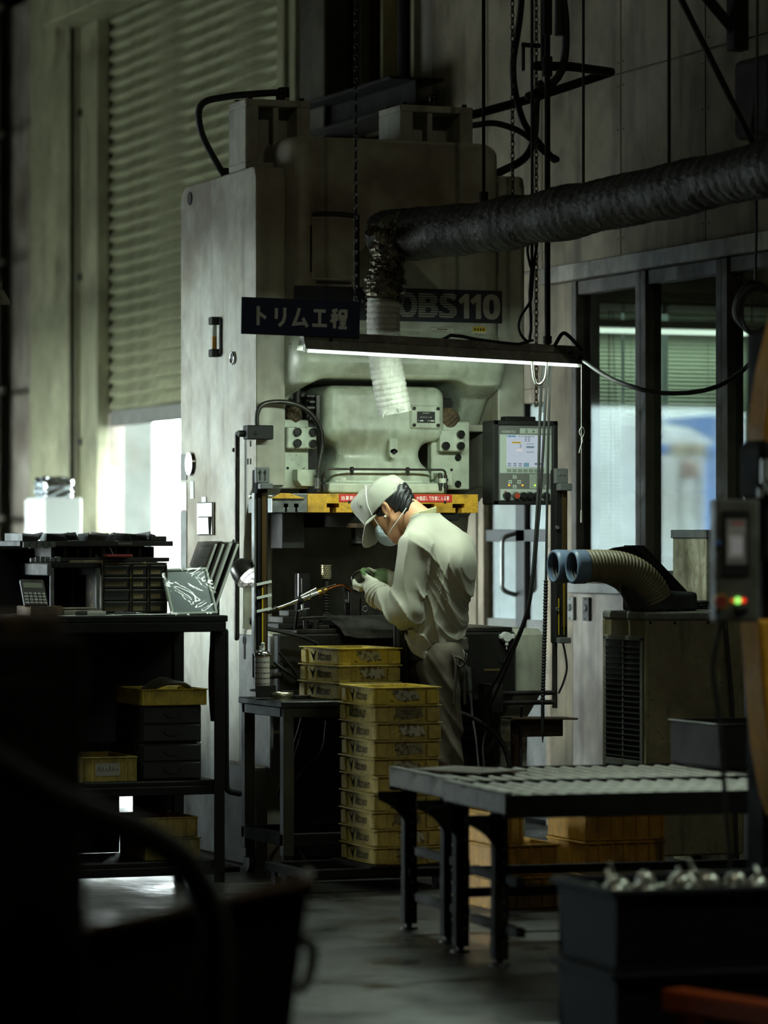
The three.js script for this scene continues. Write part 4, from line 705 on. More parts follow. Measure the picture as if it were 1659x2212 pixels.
// ---- blue sign
{
  const t = thing('process_sign', 'dark blue hanging sign with large white Japanese lettering', 'sign', [5.05, 2.248, -13.79], { rz: -0.016 });
  lp(t, 'board', mv(cbox(0.5, 0.146, 0.006, 0.0015), 0, 0, 0), flat(28, 36, 66, 0.45));
  lp(t, 'lettering', card(0.496, 0.142), print(992, 284, (x, w, h) => { x.fillStyle = '#202a4c'; x.fillRect(0, 0, w, h); x.strokeStyle = '#dfe4de'; strokes(x, 'トリム工程', 92, 60, 142, 160, 163, 27); }, { roughness: 0.45 }), [0, 0, 0.0042]);
  lp(t, 'hook', rod([0.243, 0.073, 0.0], [0.249, 0.09, -0.035], 0.0025, 6), M.darkSteel); lp(t, 'clip', merge(mv(cbox(0.016, 0.05, 0.004), 0.13, -0.085, -0.004), mv(cbox(0.016, 0.004, 0.03), 0.13, -0.082, -0.016)), M.darkSteel);
}
// ---- extraction duct and hose
{
  const t = thing('extraction_duct', 'thick taped extraction duct with a bent ribbed hose over the ram', 'duct', [5.64, 2.5, -14.3]);
  put(t, 'main_duct', lumpy([[5.66, 2.645, -14.45], [5.74, 2.635, -14.2], [5.86, 2.632, -13.6], [6.0, 2.66, -12.6], [6.12, 2.70, -11.6], [6.2, 2.74, -10.6]], (s, a, p) => 0.106 - 0.012 * s + 0.012 * crumple(s * 2, a, 5) + 0.0025 * Math.sin(s * 420) + 0.008 * bump3(p, 14), 260, 36), M.ductWrap);
  put(t, 'taped_elbow', lumpy([[5.72, 2.645, -14.25], [5.66, 2.635, -14.3], [5.63, 2.57, -14.31], [5.622, 2.50, -14.31], [5.612, 2.43, -14.31], [5.605, 2.36, -14.31]], (s, a, p) => 0.078 + 0.008 * Math.sin(s * 9) + 0.03 * crumple(s, a, 17) + 0.006 * bump3(p, 60), 90, 36), M.foilTape);
  put(t, 'tape_tail', lumpy([[5.60, 2.63, -14.25], [5.56, 2.625, -14.22], [5.52, 2.645, -14.2], [5.49, 2.63, -14.2]], (s, a, p) => 0.03 * (1 - 0.5 * s) + 0.03 * crumple(s, a, 27), 24, 12), M.foilTape);
  put(t, 'flexible_hose', lumpy([[5.608, 2.38, -14.31], [5.605, 2.28, -14.31], [5.61, 2.15, -14.31], [5.625, 2.05, -14.31], [5.648, 1.94, -14.31], [5.656, 1.905, -14.31]], (s) => 0.067 + 0.0035 * Math.abs(Math.sin(s * PI * 21)) - (s > 0.965 ? 0.004 : 0), 220, 32), M.hoseCloth);
  put(t, 'hose_lining', lumpy([[5.61, 2.10, -14.31], [5.648, 1.94, -14.31], [5.657, 1.90, -14.31]], () => 0.0625, 30, 24), M.black);
  put(t, 'torn_end', merge(lumpy([[5.652, 1.925, -14.31], [5.658, 1.893, -14.31]], (s, a) => 0.069 + 0.004 * Math.sin(a * 5) * s, 6, 32), pipe([[5.60, 1.90, -14.27], [5.586, 1.885, -14.26], [5.583, 1.872, -14.26]], 0.003, 8, 5), mv(cbox(0.03, 0.02, 0.002), 5.655, 1.91, -14.238, 0.3, 0, 0.4)), M.hoseCloth);
  put(t, 'hanger_rod', merge(rod([6.02, 2.75, -12.45], [6.02, 7.4, -12.45], 0.007, 8), rod([5.82, 2.735, -13.75], [5.82, 2.77, -13.75], 0.02, 8), rod([5.82, 2.735, -13.75], [5.82, 7.4, -13.75], 0.008, 8)), M.blackPaint);
}
// ---- hanging air lines, chains and hooks between lamp and wall
single('air_line', 'loose black air hose looping down behind the lamp conduit', 'hose', pipe([[6.56, 4.4, -15.0], [6.53, 3.75, -15.0], [6.49, 3.45, -15.0], [6.53, 3.24, -15.0], [6.60, 3.14, -15.0], [6.68, 3.05, -14.98]], 0.016, 60), M.rubber);
single('air_line', 'black hose curling from the press head up to the air pipe', 'hose', merge(pipe([[6.30, 3.19, -15.0], [6.40, 3.20, -14.98], [6.52, 3.16, -14.96], [6.62, 3.08, -14.95], [6.68, 3.05, -14.95]], 0.014, 40), pipe([[6.44, 2.99, -15.05], [6.54, 3.05, -15.0], [6.59, 3.14, -15.0], [6.58, 3.3, -14.95], [6.60, 3.38, -14.95]], 0.018, 40)), M.rubber);
single('air_pipe', 'bent dark air pipe with a shut-off valve below the hall roof', 'pipe', merge(bentPipe([[6.273, 3.36, -14.25], [6.55, 3.40, -14.5], [6.85, 3.42, -14.75]], 0.02, 0.04), bentPipe([[6.85, 3.42, -14.75], [6.55, 3.31, -15.0], [6.0, 3.15, -15.4]], 0.02, 0.03), bentPipe([[6.30, 3.36, -14.22], [6.30, 3.9, -14.22], [6.30, 7.4, -14.22]], 0.02, 0.03), B(6.19, 6.2, 3.33, 3.45, -14.22, -14.2), rod([6.19, 3.44, -14.21], [6.27, 3.44, -14.21], 0.01, 8)), M.blackPaint);
single('air_line', 'black hose hanging straight down from the roof beside the air pipe', 'hose', merge(pipe([[6.42, 4.8, -14.3], [6.40, 3.9, -14.3], [6.43, 3.55, -14.3], [6.44, 3.38, -14.35], [6.40, 3.3, -14.4], [6.30, 3.25, -14.4]], 0.018, 50), rod([6.40, 3.5, -14.3], [6.42, 4.8, -14.3], 0.022, 8)), M.rubber);
single('hoist_chain', 'long thin hand chain hanging behind the lamp conduit', 'chain', chain([6.47, 1.95, -14.70], [6.47, 7.4, -14.70], 0.034, 0.003), M.rust);
single('hoist_chain', 'hanging chain ending above the thick extraction duct', 'chain', chain([6.12, 2.76, -14.15], [6.12, 5, -14.15], 0.034, 0.003), M.darkSteel);
single('wire_drop', 'thin steel wire drop with a valve tip standing on the duct', 'wire', merge(rod([6.33, 2.82, -13.9], [6.33, 7.4, -13.9], 0.006, 6)), M.darkSteel);
single('cable_coil', 'coil of black cable hanging beside the office windows', 'cable', (() => {
  const gs = []; for (let k = 0; k < 5; k++) { const pts = []; for (let i = 0; i < 14; i++) { const a = i / 14 * 2 * PI; pts.push([6.225 + (0.075 - 0.004 * k + 0.006 * Math.sin(a * 2 + k)) * Math.cos(a) * 0.93, 2.22 - 0.006 * k + (0.088 + 0.004 * Math.sin(k * 2 + a)) * Math.sin(a), -12.16 + 0.008 * k + (0.075) * Math.cos(a) * 0.36]); } gs.push(pipe(pts, 0.0055, 40, 6, 0.5, true)); }
  gs.push(pipe([[6.23, 2.3, -12.16], [6.235, 2.6, -12.16], [6.24, 3.5, -12.16], [6.24, 4.6, -12.16]], 0.0055, 20), pipe([[6.25, 2.312, -12.15], [6.20, 2.318, -12.15], [6.155, 2.33, -12.15]], 0.004, 10));
  return merge(...gs);
})(), M.cable);
single('hand_chain', 'thin chain hanging over the coiled cable', 'chain', chain([6.26, 2.3, -12.1], [6.26, 4.6, -12.1], 0.03, 0.003), M.darkSteel);
{
  const t = thing('roof_bracing', 'black steel hanger post with a slanting brace under the roof', 'bracing', [6.26, 3.19, -12.36]);
  put(t, 'post', B(6.232, 6.292, 3.19, 7.4, -12.40, -12.33), M.blackPaint);
  put(t, 'brace', rod([6.12, 3.42, -12.40], [6.25, 3.26, -12.36], 0.022, 6), M.blackPaint);
  put(t, 'brace', rod([5.70, 7.4, -12.55], [6.12, 3.42, -12.40], 0.02, 6), M.blackPaint);
  single('brace_rod', 'slender slanting steel rod crossing in front of the plywood wall', 'rod', rod([5.0, 5.74, -12.9], [6.32, 2.83, -12.34], 0.0125, 8), M.blackPaint);
  const s = thing('unit_heater', 'dark rounded heater box hanging above the duct', 'heater', [6.42, 2.87, -12.3]);
  put(s, 'body', RB(6.308, 6.62, 2.87, 3.17, -12.5, -12.2, 0.03), M.blackPaint);
  put(s, 'hanger', merge(rod([6.4, 3.17, -12.35], [6.4, 7.4, -12.35], 0.006), rod([6.55, 3.17, -12.35], [6.55, 7.4, -12.35], 0.006)), M.blackPaint);
}
// ---- cables running down in front of the control panel
single('drop_cable', 'black control cables hanging down past the control panel', 'cable', merge(
  pipe([[6.15, 2.15, -13.86], [6.16, 2.05, -13.93], [6.178, 1.88, -14.0], [6.165, 1.49, -14.0], [6.135, 1.11, -14.02], [6.085, 0.9, -14.1], [6.06, 0.7, -14.3]], 0.0065, 60), pipe([[6.16, 2.13, -13.86], [6.185, 2.0, -13.95], [6.19, 1.7, -14.0], [6.172, 1.45, -14.0], [6.14, 1.1, -14.02], [6.09, 0.88, -14.1], [6.05, 0.6, -14.3]], 0.006, 60)), M.cable);
single('drop_cable', 'straight grey cable hanging in front of the control panel buttons', 'cable', merge(pipe([[6.17, 2.13, -13.86], [6.2, 2.0, -13.95], [6.212, 1.6, -14.0], [6.205, 1.19, -14.0]], 0.0055, 40)), M.cable);
single('spring_balancer', 'ribbed black balancer hose with a pointed tip hanging by the window post', 'hose', merge(lumpy([[6.205, 1.20, -14.0], [6.2, 1.0, -14.0], [6.192, 0.75, -14.0], [6.19, 0.70, -14.0]], (s) => 0.0085 + 0.0015 * Math.sin(s * 240), 200, 10), rod([6.19, 0.57, -14.0], [6.19, 0.70, -14.0], 0.008, 8), rod([6.19, 0.53, -14.0], [6.19, 0.57, -14.0], 0.002, 6, 0.006)), M.rubber);
single('knotted_string', 'white string with a knot hanging from the end of the lamp', 'string', merge(rod([6.42, 1.50, -14.17], [6.42, 2.12, -14.17], 0.0016, 5), pipe([[6.42, 1.80, -14.17], [6.432, 1.83, -14.165], [6.42, 1.85, -14.165], [6.408, 1.83, -14.165], [6.42, 1.80, -14.16], [6.412, 1.77, -14.16], [6.405, 1.745, -14.16]], 0.0022, 24, 5), rod([6.42, 1.46, -14.17], [6.42, 1.51, -14.17], 0.005, 8, 0.004)), M.paleCable, [-0.145, -0.022, 0.37]);
// ---- light curtain posts at both sides of the working opening
{
  const t = thing('light_curtain_post', 'black light curtain post with three strips of tape at the bench side', 'sensor post', [5.08, 0.66, -14.35], { group: 'light curtain posts of the press' });
  put(t, 'housing', B(5.056, 5.105, 0.80, 1.655, -14.39, -14.33, 0.004), M.blackPaint);
  put(t, 'edge_strip', B(5.047, 5.055, 0.9, 1.56, -14.37, -14.335, 0.001), M.aluminium);
  put(t, 'lens', B(5.076, 5.096, 0.86, 1.56, -14.33, -14.325, 0.001), flat(70, 52, 22, 0.3));
  put(t, 'scale_strip', B(5.076, 5.082, 0.86, 1.17, -14.325, -14.3245, 0.0002), flat(190, 160, 30, 0.5));
  put(t, 'bracket', merge(B(5.05, 5.108, 1.60, 1.665, -14.345, -14.32, 0.003), B(5.06, 5.114, 1.575, 1.60, -14.35, -14.295, 0.003)), M.greyPlastic);
  put(t, 'bracket_screw', merge(screw(5.066, 1.645, -14.32, 0.005), screw(5.088, 1.645, -14.32, 0.005), B(5.063, 5.069, 1.61, 1.655, -14.321, -14.319), B(5.085, 5.091, 1.61, 1.655, -14.321, -14.319)), M.black);
  put(t, 'mount', merge(B(5.06, 5.11, 0.785, 0.87, -14.385, -14.335), rod([5.085, 0.805, -14.37], [5.22, 0.805, -14.50], 0.013), rod([5.085, 0.845, -14.37], [5.22, 0.845, -14.50], 0.013), B(5.07, 5.12, 0.85, 0.90, -14.34, -14.31)), M.olivePaint);
  for (const y of [1.19, 1.135, 1.08]) put(t, 'tape', mv(cbox(0.066, 0.011, 0.002, 0.0004), 5.085, y, -14.322, 0, 0, 0.2), M.paper);
  const r = thing('light_curtain_post', 'black light curtain post with yellow scales under the control panel', 'sensor post', [6.42, 0.66, -14.35], { group: 'light curtain posts of the press' });
  put(r, 'housing', B(6.398, 6.452, 0.93, 1.665, -14.39, -14.33, 0.004), M.blackPaint);
  put(r, 'lens', B(6.425, 6.445, 1.0, 1.58, -14.33, -14.325, 0.001), flat(60, 46, 24, 0.3));
  put(r, 'scale_strip', merge(B(6.408, 6.411, 0.965, 1.12, -14.33, -14.3255, 0.0002), B(6.431, 6.434, 0.965, 1.22, -14.325, -14.3245, 0.0002)), flat(190, 160, 30, 0.5));
  put(r, 'bracket', merge(B(6.392, 6.45, 1.605, 1.67, -14.345, -14.32, 0.003), B(6.40, 6.458, 1.575, 1.606, -14.35, -14.295, 0.003)), M.greyPlastic); put(r, 'foot_bracket', B(6.40, 6.455, 0.93, 0.955, -14.345, -14.30, 0.003), M.greyPlastic);
  put(r, 'bracket_screw', merge(screw(6.41, 1.645, -14.32, 0.005), screw(6.43, 1.645, -14.32, 0.005), screw(6.40, 1.42, -14.325, 0.008), screw(6.40, 1.075, -14.325, 0.008)), M.aluminium);
  put(r, 'mount_tube', merge(rod([6.405, 0.655, -14.36], [6.405, 0.93, -14.36], 0.0115, 14), rod([6.15, 0.72, -14.36], [6.40, 0.72, -14.36], 0.0105, 14), rod([6.14, 0.68, -14.36], [6.40, 0.68, -14.36], 0.0105, 14), B(6.11, 6.16, 0.64, 0.76, -14.499, -14.34)), M.steel);
  put(r, 'cable', pipe([[6.43, 0.93, -14.33], [6.437, 0.88, -14.32], [6.443, 0.82, -14.32], [6.43, 0.76, -14.33], [6.415, 0.72, -14.34]], 0.005, 20), M.cable);
}
// ================================================================ WORKBENCH AT THE PRESS SIDE
const bench = thing('workbench', 'dark steel workbench with shelves crowded with tools and papers', 'workbench', [4.2, 0, -14.28]);
put(bench, 'worktop', B(3.5, 4.818, 1.040, 1.066, -14.58, -14.0, 0.004), M.blackPaint);
put(bench, 'apron', merge(B(3.5, 4.81, 1.0, 1.040, -14.03, -14.0), B(4.785, 4.81, 1.0, 1.040, -14.55, -14.03)), M.blackPaint);
for (const [x, z] of [[4.775, -14.035], [4.775, -14.555], [3.55, -14.035], [3.55, -14.555]]) put(bench, 'leg', merge(B(x - 0.005, x + 0.04, 0, 1.0, z, z + 0.006), B(x + 0.034, x + 0.04, 0, 1.0, z - 0.04, z)), M.blackPaint);
put(bench, 'shelf', merge(B(3.5, 4.80, 0.385, 0.405, -14.55, -14.05), B(3.5, 4.80, 0.35, 0.385, -14.06, -14.045)), M.blackPaint);
put(bench, 'shelf', merge(B(3.5, 4.80, 0.065, 0.085, -14.55, -14.05), B(3.5, 4.80, 0.03, 0.065, -14.06, -14.045)), M.blackPaint);
put(bench, 'rear_panel', merge(B(3.5, 4.54, 0.085, 1.04, -14.575, -14.56), B(4.60, 4.81, 0.085, 0.385, -14.575, -14.56), B(4.54, 4.81, 0.405, 1.04, -14.575, -14.56)), M.blackPaint);
// rack on the bench
const rack = thing('bench_rack', 'speckled angle iron rack standing on the workbench', 'rack', [4.3, 1.066, -14.4]);
const speck = worn([84, 86, 84], { alt: [60, 60, 58], dirt: [20, 19, 17], blot: 0.4, specks: 0.2, k: 161, metres: 0.25, rough: 0.6 });
for (const [x, z] of [[4.14, -14.2], [4.14, -14.55], [4.33, -14.55], [4.33, -14.2]]) put(rack, 'post', merge(B(x, x + 0.014, 1.067, 1.255, z, z + 0.003), B(x, x + 0.003, 1.067, 1.255, z - 0.014, z)), speck);
puts(rack, 'side_beam', [B(4.125, 4.142, 1.225, 1.272, -14.57, -14.195), B(4.333, 4.347, 1.225, 1.255, -14.57, -14.195)], speck);
put(rack, 'rear_sheet', B(4.0, 4.65, 1.067, 1.345, -14.578, -14.572), M.blackPaint);
put(rack, 'deck', B(4.14, 4.347, 1.255, 1.276, -14.57, -14.2), M.blackPaint);
// jig frames piled on the rack
const jigText = print(512, 64, (x, w, h) => { x.clearRect(0, 0, w, h); x.save(); x.translate(w, h); x.rotate(PI); x.font = '44px sans-serif'; x.fillStyle = 'rgba(170,170,160,0.75)'; x.fillText('JTX42SRH-4A', 40, 46); x.restore(); }, { transparent: true });
const jigs = [['steel_jig', 'low dark steel jig plate under the chalk marked jig on the rack', 1.2785, 0.018, 4.15, 4.645, -14.52, -14.22], ['steel_jig', 'dark comb jig between two plates on the rack', 1.297, 0.024, 4.16, 4.63, -14.5, -14.26], ['steel_jig', 'wide dark jig tray with chalk lettering on its edge, full of upright fins', 1.341, 0.022, 4.02, 4.66, -14.54, -14.22]];
jigs.forEach(([n, l, y, h, x0, x1, z0, z1], k) => {
  const t = thing(n, l, 'jig', [(x0 + x1) / 2, y, (z0 + z1) / 2], { group: 'steel jigs on the bench rack' });
  if (k === 1) { for (let i = 0; i < 9; i++) put(t, 'rib', B(x0 + i * (x1 - x0) / 9, x0 + i * (x1 - x0) / 9 + 0.014, y, y + 0.043, z0, z1, 0.002), M.darkSteel); put(t, 'bar', B(x0, x1, y + 0.015, y + 0.028, z0, z0 + 0.02), M.darkSteel); }
  else put(t, 'plate', B(x0, x1, y, y + h, z0, z1, 0.002), M.darkSteel);
  if (k === 0) for (let i = 0; i < 6; i++) put(t, 'ground_block', B(4.06 + i * 0.021, 4.06 + i * 0.021 + 0.016, y, y + 0.016 + (i % 3) * 0.003, z1, z1 + 0.02, 0.001), speck);
  if (k === 2) {
    for (let i = 0; i < 15; i++) { const x = x0 + 0.02 + i * 0.041; put(t, 'fin', mv(cbox(0.003, 0.034, 0.26, 0.0008), x, y + h + 0.014 + 0.002 * Math.sin(i * 3.1), (z0 + z1) / 2, 0.05 * Math.sin(i * 2.3), 0.2 * Math.sin(i * 1.7), 0.5 * Math.sin(i * 5.3)), i % 3 ? M.darkSteel : M.steel); }
    put(t, 'end_block', B(x1 - 0.09, x1 - 0.02, y + h, y + h + 0.02, z0, z1 - 0.02), M.darkSteel);
    put(t, 'chalk_mark', card(0.12, 0.015), jigText, [4.435, y + 0.012, z1 + 0.001]);
    for (let i = 0; i < 5; i++) put(t, 'ground_block', B(4.03 + i * 0.027, 4.03 + i * 0.027 + 0.022, y - 0.004 - (i % 2) * 0.004, y + 0.018, z1, z1 + 0.02, 0.001), speck);
  }
});
single('red_rag_strip', 'dull red folded rag lying between the jigs', 'rag', mv(cbox(0.11, 0.012, 0.06, 0.004), 4.42, 1.303, -14.2 + 0.0), flat(110, 30, 26, 0.9));
single('wooden_strip', 'worn wooden strip lying on the bench rack edge', 'wood strip', B(4.22, 4.36, 1.273, 1.285, -14.215, -14.2), M.wood);
// parts cabinet with twelve drawers
{
  const t = thing('drawer_cabinet', 'small dark parts cabinet with twelve labelled drawers', 'cabinet', [4.49, 1.066, -14.3]);
  put(t, 'body', merge(B(4.352, 4.63, 1.268, 1.277, -14.42, -14.2), B(4.352, 4.63, 1.066, 1.073, -14.42, -14.2), B(4.352, 4.36, 1.073, 1.268, -14.42, -14.2), B(4.622, 4.63, 1.073, 1.268, -14.42, -14.2), B(4.36, 4.622, 1.073, 1.268, -14.42, -14.41), B(4.471, 4.478, 1.073, 1.268, -14.41, -14.2), B(4.545, 4.552, 1.073, 1.268, -14.41, -14.2)), worn([52, 46, 30], { alt: [36, 33, 24], k: 163, metres: 0.3, rough: 0.5, chips: [130, 104, 40] }));
  const cols = [[4.36, 4.471], [4.478, 4.545], [4.552, 4.622]];
  for (let r = 0; r < 4; r++) cols.forEach(([x0, x1], c) => {
    const y0 = 1.075 + r * 0.0487, d = put(t, 'drawer', B(x0 + 0.001, x1 - 0.001, y0, y0 + 0.0465, -14.40, -14.205), M.darkPlastic);
    put(d, 'drawer_pull', B(x0 + 0.003, x1 - 0.003, y0 + 0.038, y0 + 0.0455, -14.205, -14.193), flat(66, 64, 58, 0.35));
    if ((r + c) % 4 !== 1 || c) put(d, 'drawer_label', B(x0 + 0.008, x1 - 0.014 - c * 0.004, y0 + 0.008, y0 + 0.026, -14.205, -14.2035, 0.0003), c === 0 ? flat(70, 58, 30, 0.7) : flat(112, 100, 64, 0.7));
  });
}
{
  const t = thing('angle_bracket', 'grey folded metal bracket leaning on top of the parts cabinet', 'bracket', [4.42, 1.277, -14.27], { rz: 0.0 });
  put(t, 'web', ext([[4.352, 1.278], [4.425, 1.278], [4.395, 1.345], [4.352, 1.31]], -14.29, -14.286, 0.0008), M.greyPaint);
  put(t, 'flange', mv(cbox(0.006, 0.078, 0.035, 0.001), 4.415, 1.313, -14.272, 0, 0, 0.42), M.aluminium);
}
for (const [x, w, m, l] of [[4.52, 0.03, M.brass, 'tiny brass offcut lying on top of the parts cabinet'], [4.575, 0.05, M.wood, 'brown wooden wedge lying on top of the parts cabinet'], [4.47, 0.035, M.steel, 'small steel pin lying on top of the parts cabinet']]) single('offcut', l, 'offcut', ext([[x - w / 2, 1.2775], [x + w / 2, 1.2775], [x + w / 2, 1.284], [x - w / 5, 1.291]], -14.25, -14.235, 0.001), m, [0, 0, 0], { group: 'offcuts on the parts cabinet' });
// calculator on a tin
{
  single('tin_tray', 'shallow rusty tin tray holding up the calculator', 'tray', merge(B(4.03, 4.16, 1.067, 1.07, -14.3, -14.1), B(4.03, 4.16, 1.07, 1.105, -14.103, -14.1), B(4.03, 4.033, 1.07, 1.105, -14.3, -14.1), B(4.157, 4.16, 1.07, 1.105, -14.3, -14.1), B(4.03, 4.16, 1.07, 1.105, -14.3, -14.297)), M.rust);
  const t = thing('calculator', 'grey desk calculator with round keys propped up on the tin tray', 'calculator', [4.06, 1.110, -14.13], { rx: -0.6, ry: 0.05 });
  lp(t, 'body', mv(cbox(0.098, 0.125, 0.016, 0.004), 0, 0.055, 0), flat(64, 62, 60, 0.4));
  lp(t, 'display', mv(cbox(0.08, 0.024, 0.002, 0.0005), -0.002, 0.087, 0.0085), flat(120, 122, 110, 0.3)); lp(t, 'solar_cell', mv(cbox(0.032, 0.008, 0.002, 0.0005), 0.008, 0.108, 0.0085), flat(70, 60, 62, 0.3));
  for (let r = 0; r < 4; r++) for (let c = 0; c < 5; c++) lp(t, 'key', mv(new THREE.SphereGeometry(0.0068, 10, 6).scale(1.15, 1, 0.6), -0.036 + c * 0.018, 0.004 + r * 0.0145, 0.009), flat(150, 148, 142, 0.25, 0.3));
}
single('ledger_book', 'closed beige ledger lying on the workbench beside the parts cabinet', 'book', merge(B(4.17, 4.335, 1.067, 1.088, -14.28, -14.12, 0.004), B(4.18, 4.32, 1.092, 1.097, -14.28, -14.14, 0.001)), worn([150, 144, 128], { alt: [120, 112, 98], k: 165, metres: 0.2, rough: 0.7 }));
single('paper_sheet', 'white paper sheet lying under the pens on the workbench', 'paper', mv(cbox(0.24, 0.0012, 0.1, 0.0003), 4.26, 1.068, -14.06, 0, 0.03, 0), M.paper, [0, 0, 0], { group: 'paper sheets on the workbench' });
single('paper_sheet', 'pale curling paper sheet lying in front of the parts cabinet', 'paper', (() => { const g = new THREE.PlaneGeometry(0.26, 0.16, 12, 6); g.rotateX(-PI / 2); const a = g.attributes.position; for (let i = 0; i < a.count; i++) a.setY(i, 0.006 * Math.max(0, a.getX(i) * 4) * (0.5 + a.getZ(i)) + 0.002); g.computeVertexNormals(); return mv(g, 4.50, 1.068, -14.1, 0, -0.06, 0); })(), M.paper, [0, 0, 0], { group: 'paper sheets on the workbench' });
{
  const a = thing('marker_pen', 'thick marker pen with a black cap lying on the white paper', 'pen', [4.25, 1.069, -14.03]);
  put(a, 'barrel', rod([4.24, 1.077, -14.03], [4.315, 1.077, -14.028], 0.0085, 12), flat(166, 166, 158, 0.4)); put(a, 'cap', rod([4.195, 1.077, -14.032], [4.24, 1.077, -14.03], 0.0095, 12), M.darkPlastic);
  const b = thing('ballpoint_pen', 'slim dark ballpoint pen lying across the two papers', 'pen', [4.43, 1.071, -14.09]);
  put(b, 'barrel', rod([4.37, 1.076, -14.08], [4.46, 1.076, -14.088], 0.005, 10), M.darkPlastic); put(b, 'tip', rod([4.46, 1.076, -14.088], [4.485, 1.0755, -14.09], 0.0045, 10, 0.0015), M.aluminium); put(b, 'clip', B(4.375, 4.405, 1.081, 1.083, -14.084, -14.08), M.aluminium);
}
// wrapped display panel leaning on the files
{
  const t = thing('wrapped_panel', 'grey framed display panel wrapped in clear crinkled plastic film', 'panel', [4.72, 1.067, -14.13], { rx: -0.5, ry: 0.06, rz: 0.06 });
  lp(t, 'bezel', merge(...[[-0.095, 0, 0.012, 0.205], [0.095, 0, 0.012, 0.205], [0, 0.1, 0.2, 0.012], [0, -0.1, 0.2, 0.012]].map(([x, y, w, h]) => mv(cbox(w, h, 0.016, 0.003), x, y + 0.104, 0))), flat(176, 180, 172, 0.4));
  lp(t, 'back', mv(cbox(0.19, 0.195, 0.008, 0.001), 0, 0.104, -0.003), flat(96, 108, 114, 0.35));
  lp(t, 'film', (() => { const g = new THREE.PlaneGeometry(0.215, 0.225, 40, 40); const a = g.attributes.position; for (let i = 0; i < a.count; i++) { const x = a.getX(i), y = a.getY(i); a.setZ(i, 0.011 + 0.004 * Math.abs(Math.sin(x * 60 + 3 * Math.sin(y * 40))) * Math.abs(Math.sin(y * 45 + 2 * Math.sin(x * 33))) + 0.005 * Math.pow(Math.abs(Math.sin((x + y) * 21)), 8)); } g.computeVertexNormals(); return mv(g, 0, 0.106, 0); })(), M.clearFilm);
}
// files leaning in a row
[['file_binder', 'brown file with a ruled pale cover, first of the leaning files', 0, [90, 78, 62]], ['file_binder', 'thick dark brown file in the middle of the leaning files', 1, [44, 36, 30]], ['file_binder', 'pale grey cardboard file among the leaning files', 2, [170, 174, 166]], ['file_binder', 'thin black file at the back of the leaning row', 3, [36, 34, 32]]].forEach(([n, l, i, c]) => {
  const t = thing(n, l, 'file', [4.745 + i * 0.027, 1.068, -14.36 + i * 0.012], { rz: -0.36, group: 'files leaning behind the wrapped panel' });
  lp(t, 'cover', mv(cbox(0.016 + (i === 1 ? 0.01 : 0), 0.31, 0.22, 0.002), 0, 0.155, 0), flat(...c, 0.6));
  lp(t, 'page_block', mv(cbox(0.01, 0.29, 0.2, 0.001), 0.001, 0.157, 0.012), M.paper);
  if (i === 0) lp(t, 'ruled_cover', mv(card(0.15, 0.24), -0.009, 0.165, 0.02, 0, -PI / 2, 0), print(300, 480, (x, w, h) => { x.fillStyle = '#8a8474'; x.fillRect(0, 0, w, h); x.strokeStyle = '#3a3228'; x.lineWidth = 3; for (const y of [90, 160, 230, 300]) { x.beginPath(); x.moveTo(60, y); x.lineTo(280, y); x.stroke(); } x.beginPath(); x.moveTo(60, 60); x.lineTo(60, 400); x.moveTo(170, 90); x.lineTo(170, 400); x.stroke(); }));
});
// clip lamp
{
  const t = thing('clip_lamp', 'dark spun metal clip lamp with a wire guard beside the press', 'lamp', [5.0, 1.067, -14.42]);
  const tilt = new THREE.Quaternion().setFromEuler(new THREE.Euler(-0.75, 0, 0.45)), o = V(5.028, 1.235, -14.41);
  const turn = (g) => g.applyQuaternion(tilt).translate(o.x, o.y, o.z);
  put(t, 'shade', turn(lathe([[0.02, 0.055], [0.032, 0.05], [0.045, 0.035], [0.053, 0.01], [0.056, -0.02], [0.057, -0.032], [0.0555, -0.032], [0.0545, -0.02], [0.0515, 0.01], [0.0435, 0.034], [0.02, 0.053]], 32)), flat(86, 84, 80, 0.3, 0.8));
  put(t, 'socket', turn(merge(mv(new THREE.CylinderGeometry(0.024, 0.026, 0.055, 20), 0, 0.08, 0), mv(new THREE.CylinderGeometry(0.028, 0.028, 0.03, 20), 0, 0.118, 0), mv(new THREE.CylinderGeometry(0.026, 0.026, 0.01, 20), 0, 0.138, 0))), flat(38, 36, 34, 0.35));
  put(t, 'bulb', turn(mv(new THREE.SphereGeometry(0.031, 18, 14), 0, -0.022, 0)), glow(236, 246, 240, 3));
  const gd = [mv(new THREE.TorusGeometry(0.045, 0.0014, 6, 28), 0, -0.045, 0, PI / 2), mv(new THREE.TorusGeometry(0.024, 0.0014, 6, 24), 0, -0.058, 0, PI / 2)];
  for (let i = 0; i < 6; i++) { const a = i / 6 * 2 * PI; gd.push(pipe([[0.056 * Math.cos(a), -0.03, 0.056 * Math.sin(a)], [0.045 * Math.cos(a), -0.046, 0.045 * Math.sin(a)], [0.02 * Math.cos(a), -0.06, 0.02 * Math.sin(a)]], 0.0013, 8, 5)); }
  put(t, 'wire_guard', turn(merge(...gd)), M.chrome);
  put(t, 'stand', merge(pipe([[4.985, 1.35, -14.44], [4.96, 1.30, -14.5], [4.955, 1.2, -14.52], [4.95, 1.0, -14.52], [4.95, 0.02, -14.5]], 0.009, 40), B(4.88, 5.02, 0, 0.02, -14.57, -14.43), sph(4.985, 1.34, -14.44, 0.014)), M.blackPaint);
  const l = new THREE.PointLight(srgb(236, 246, 240), 0.10, 0, 2); l.position.set(...o.clone().add(V(0, -0.022, 0).applyQuaternion(tilt)).toArray()); l.castShadow = true; scene.add(l);
}
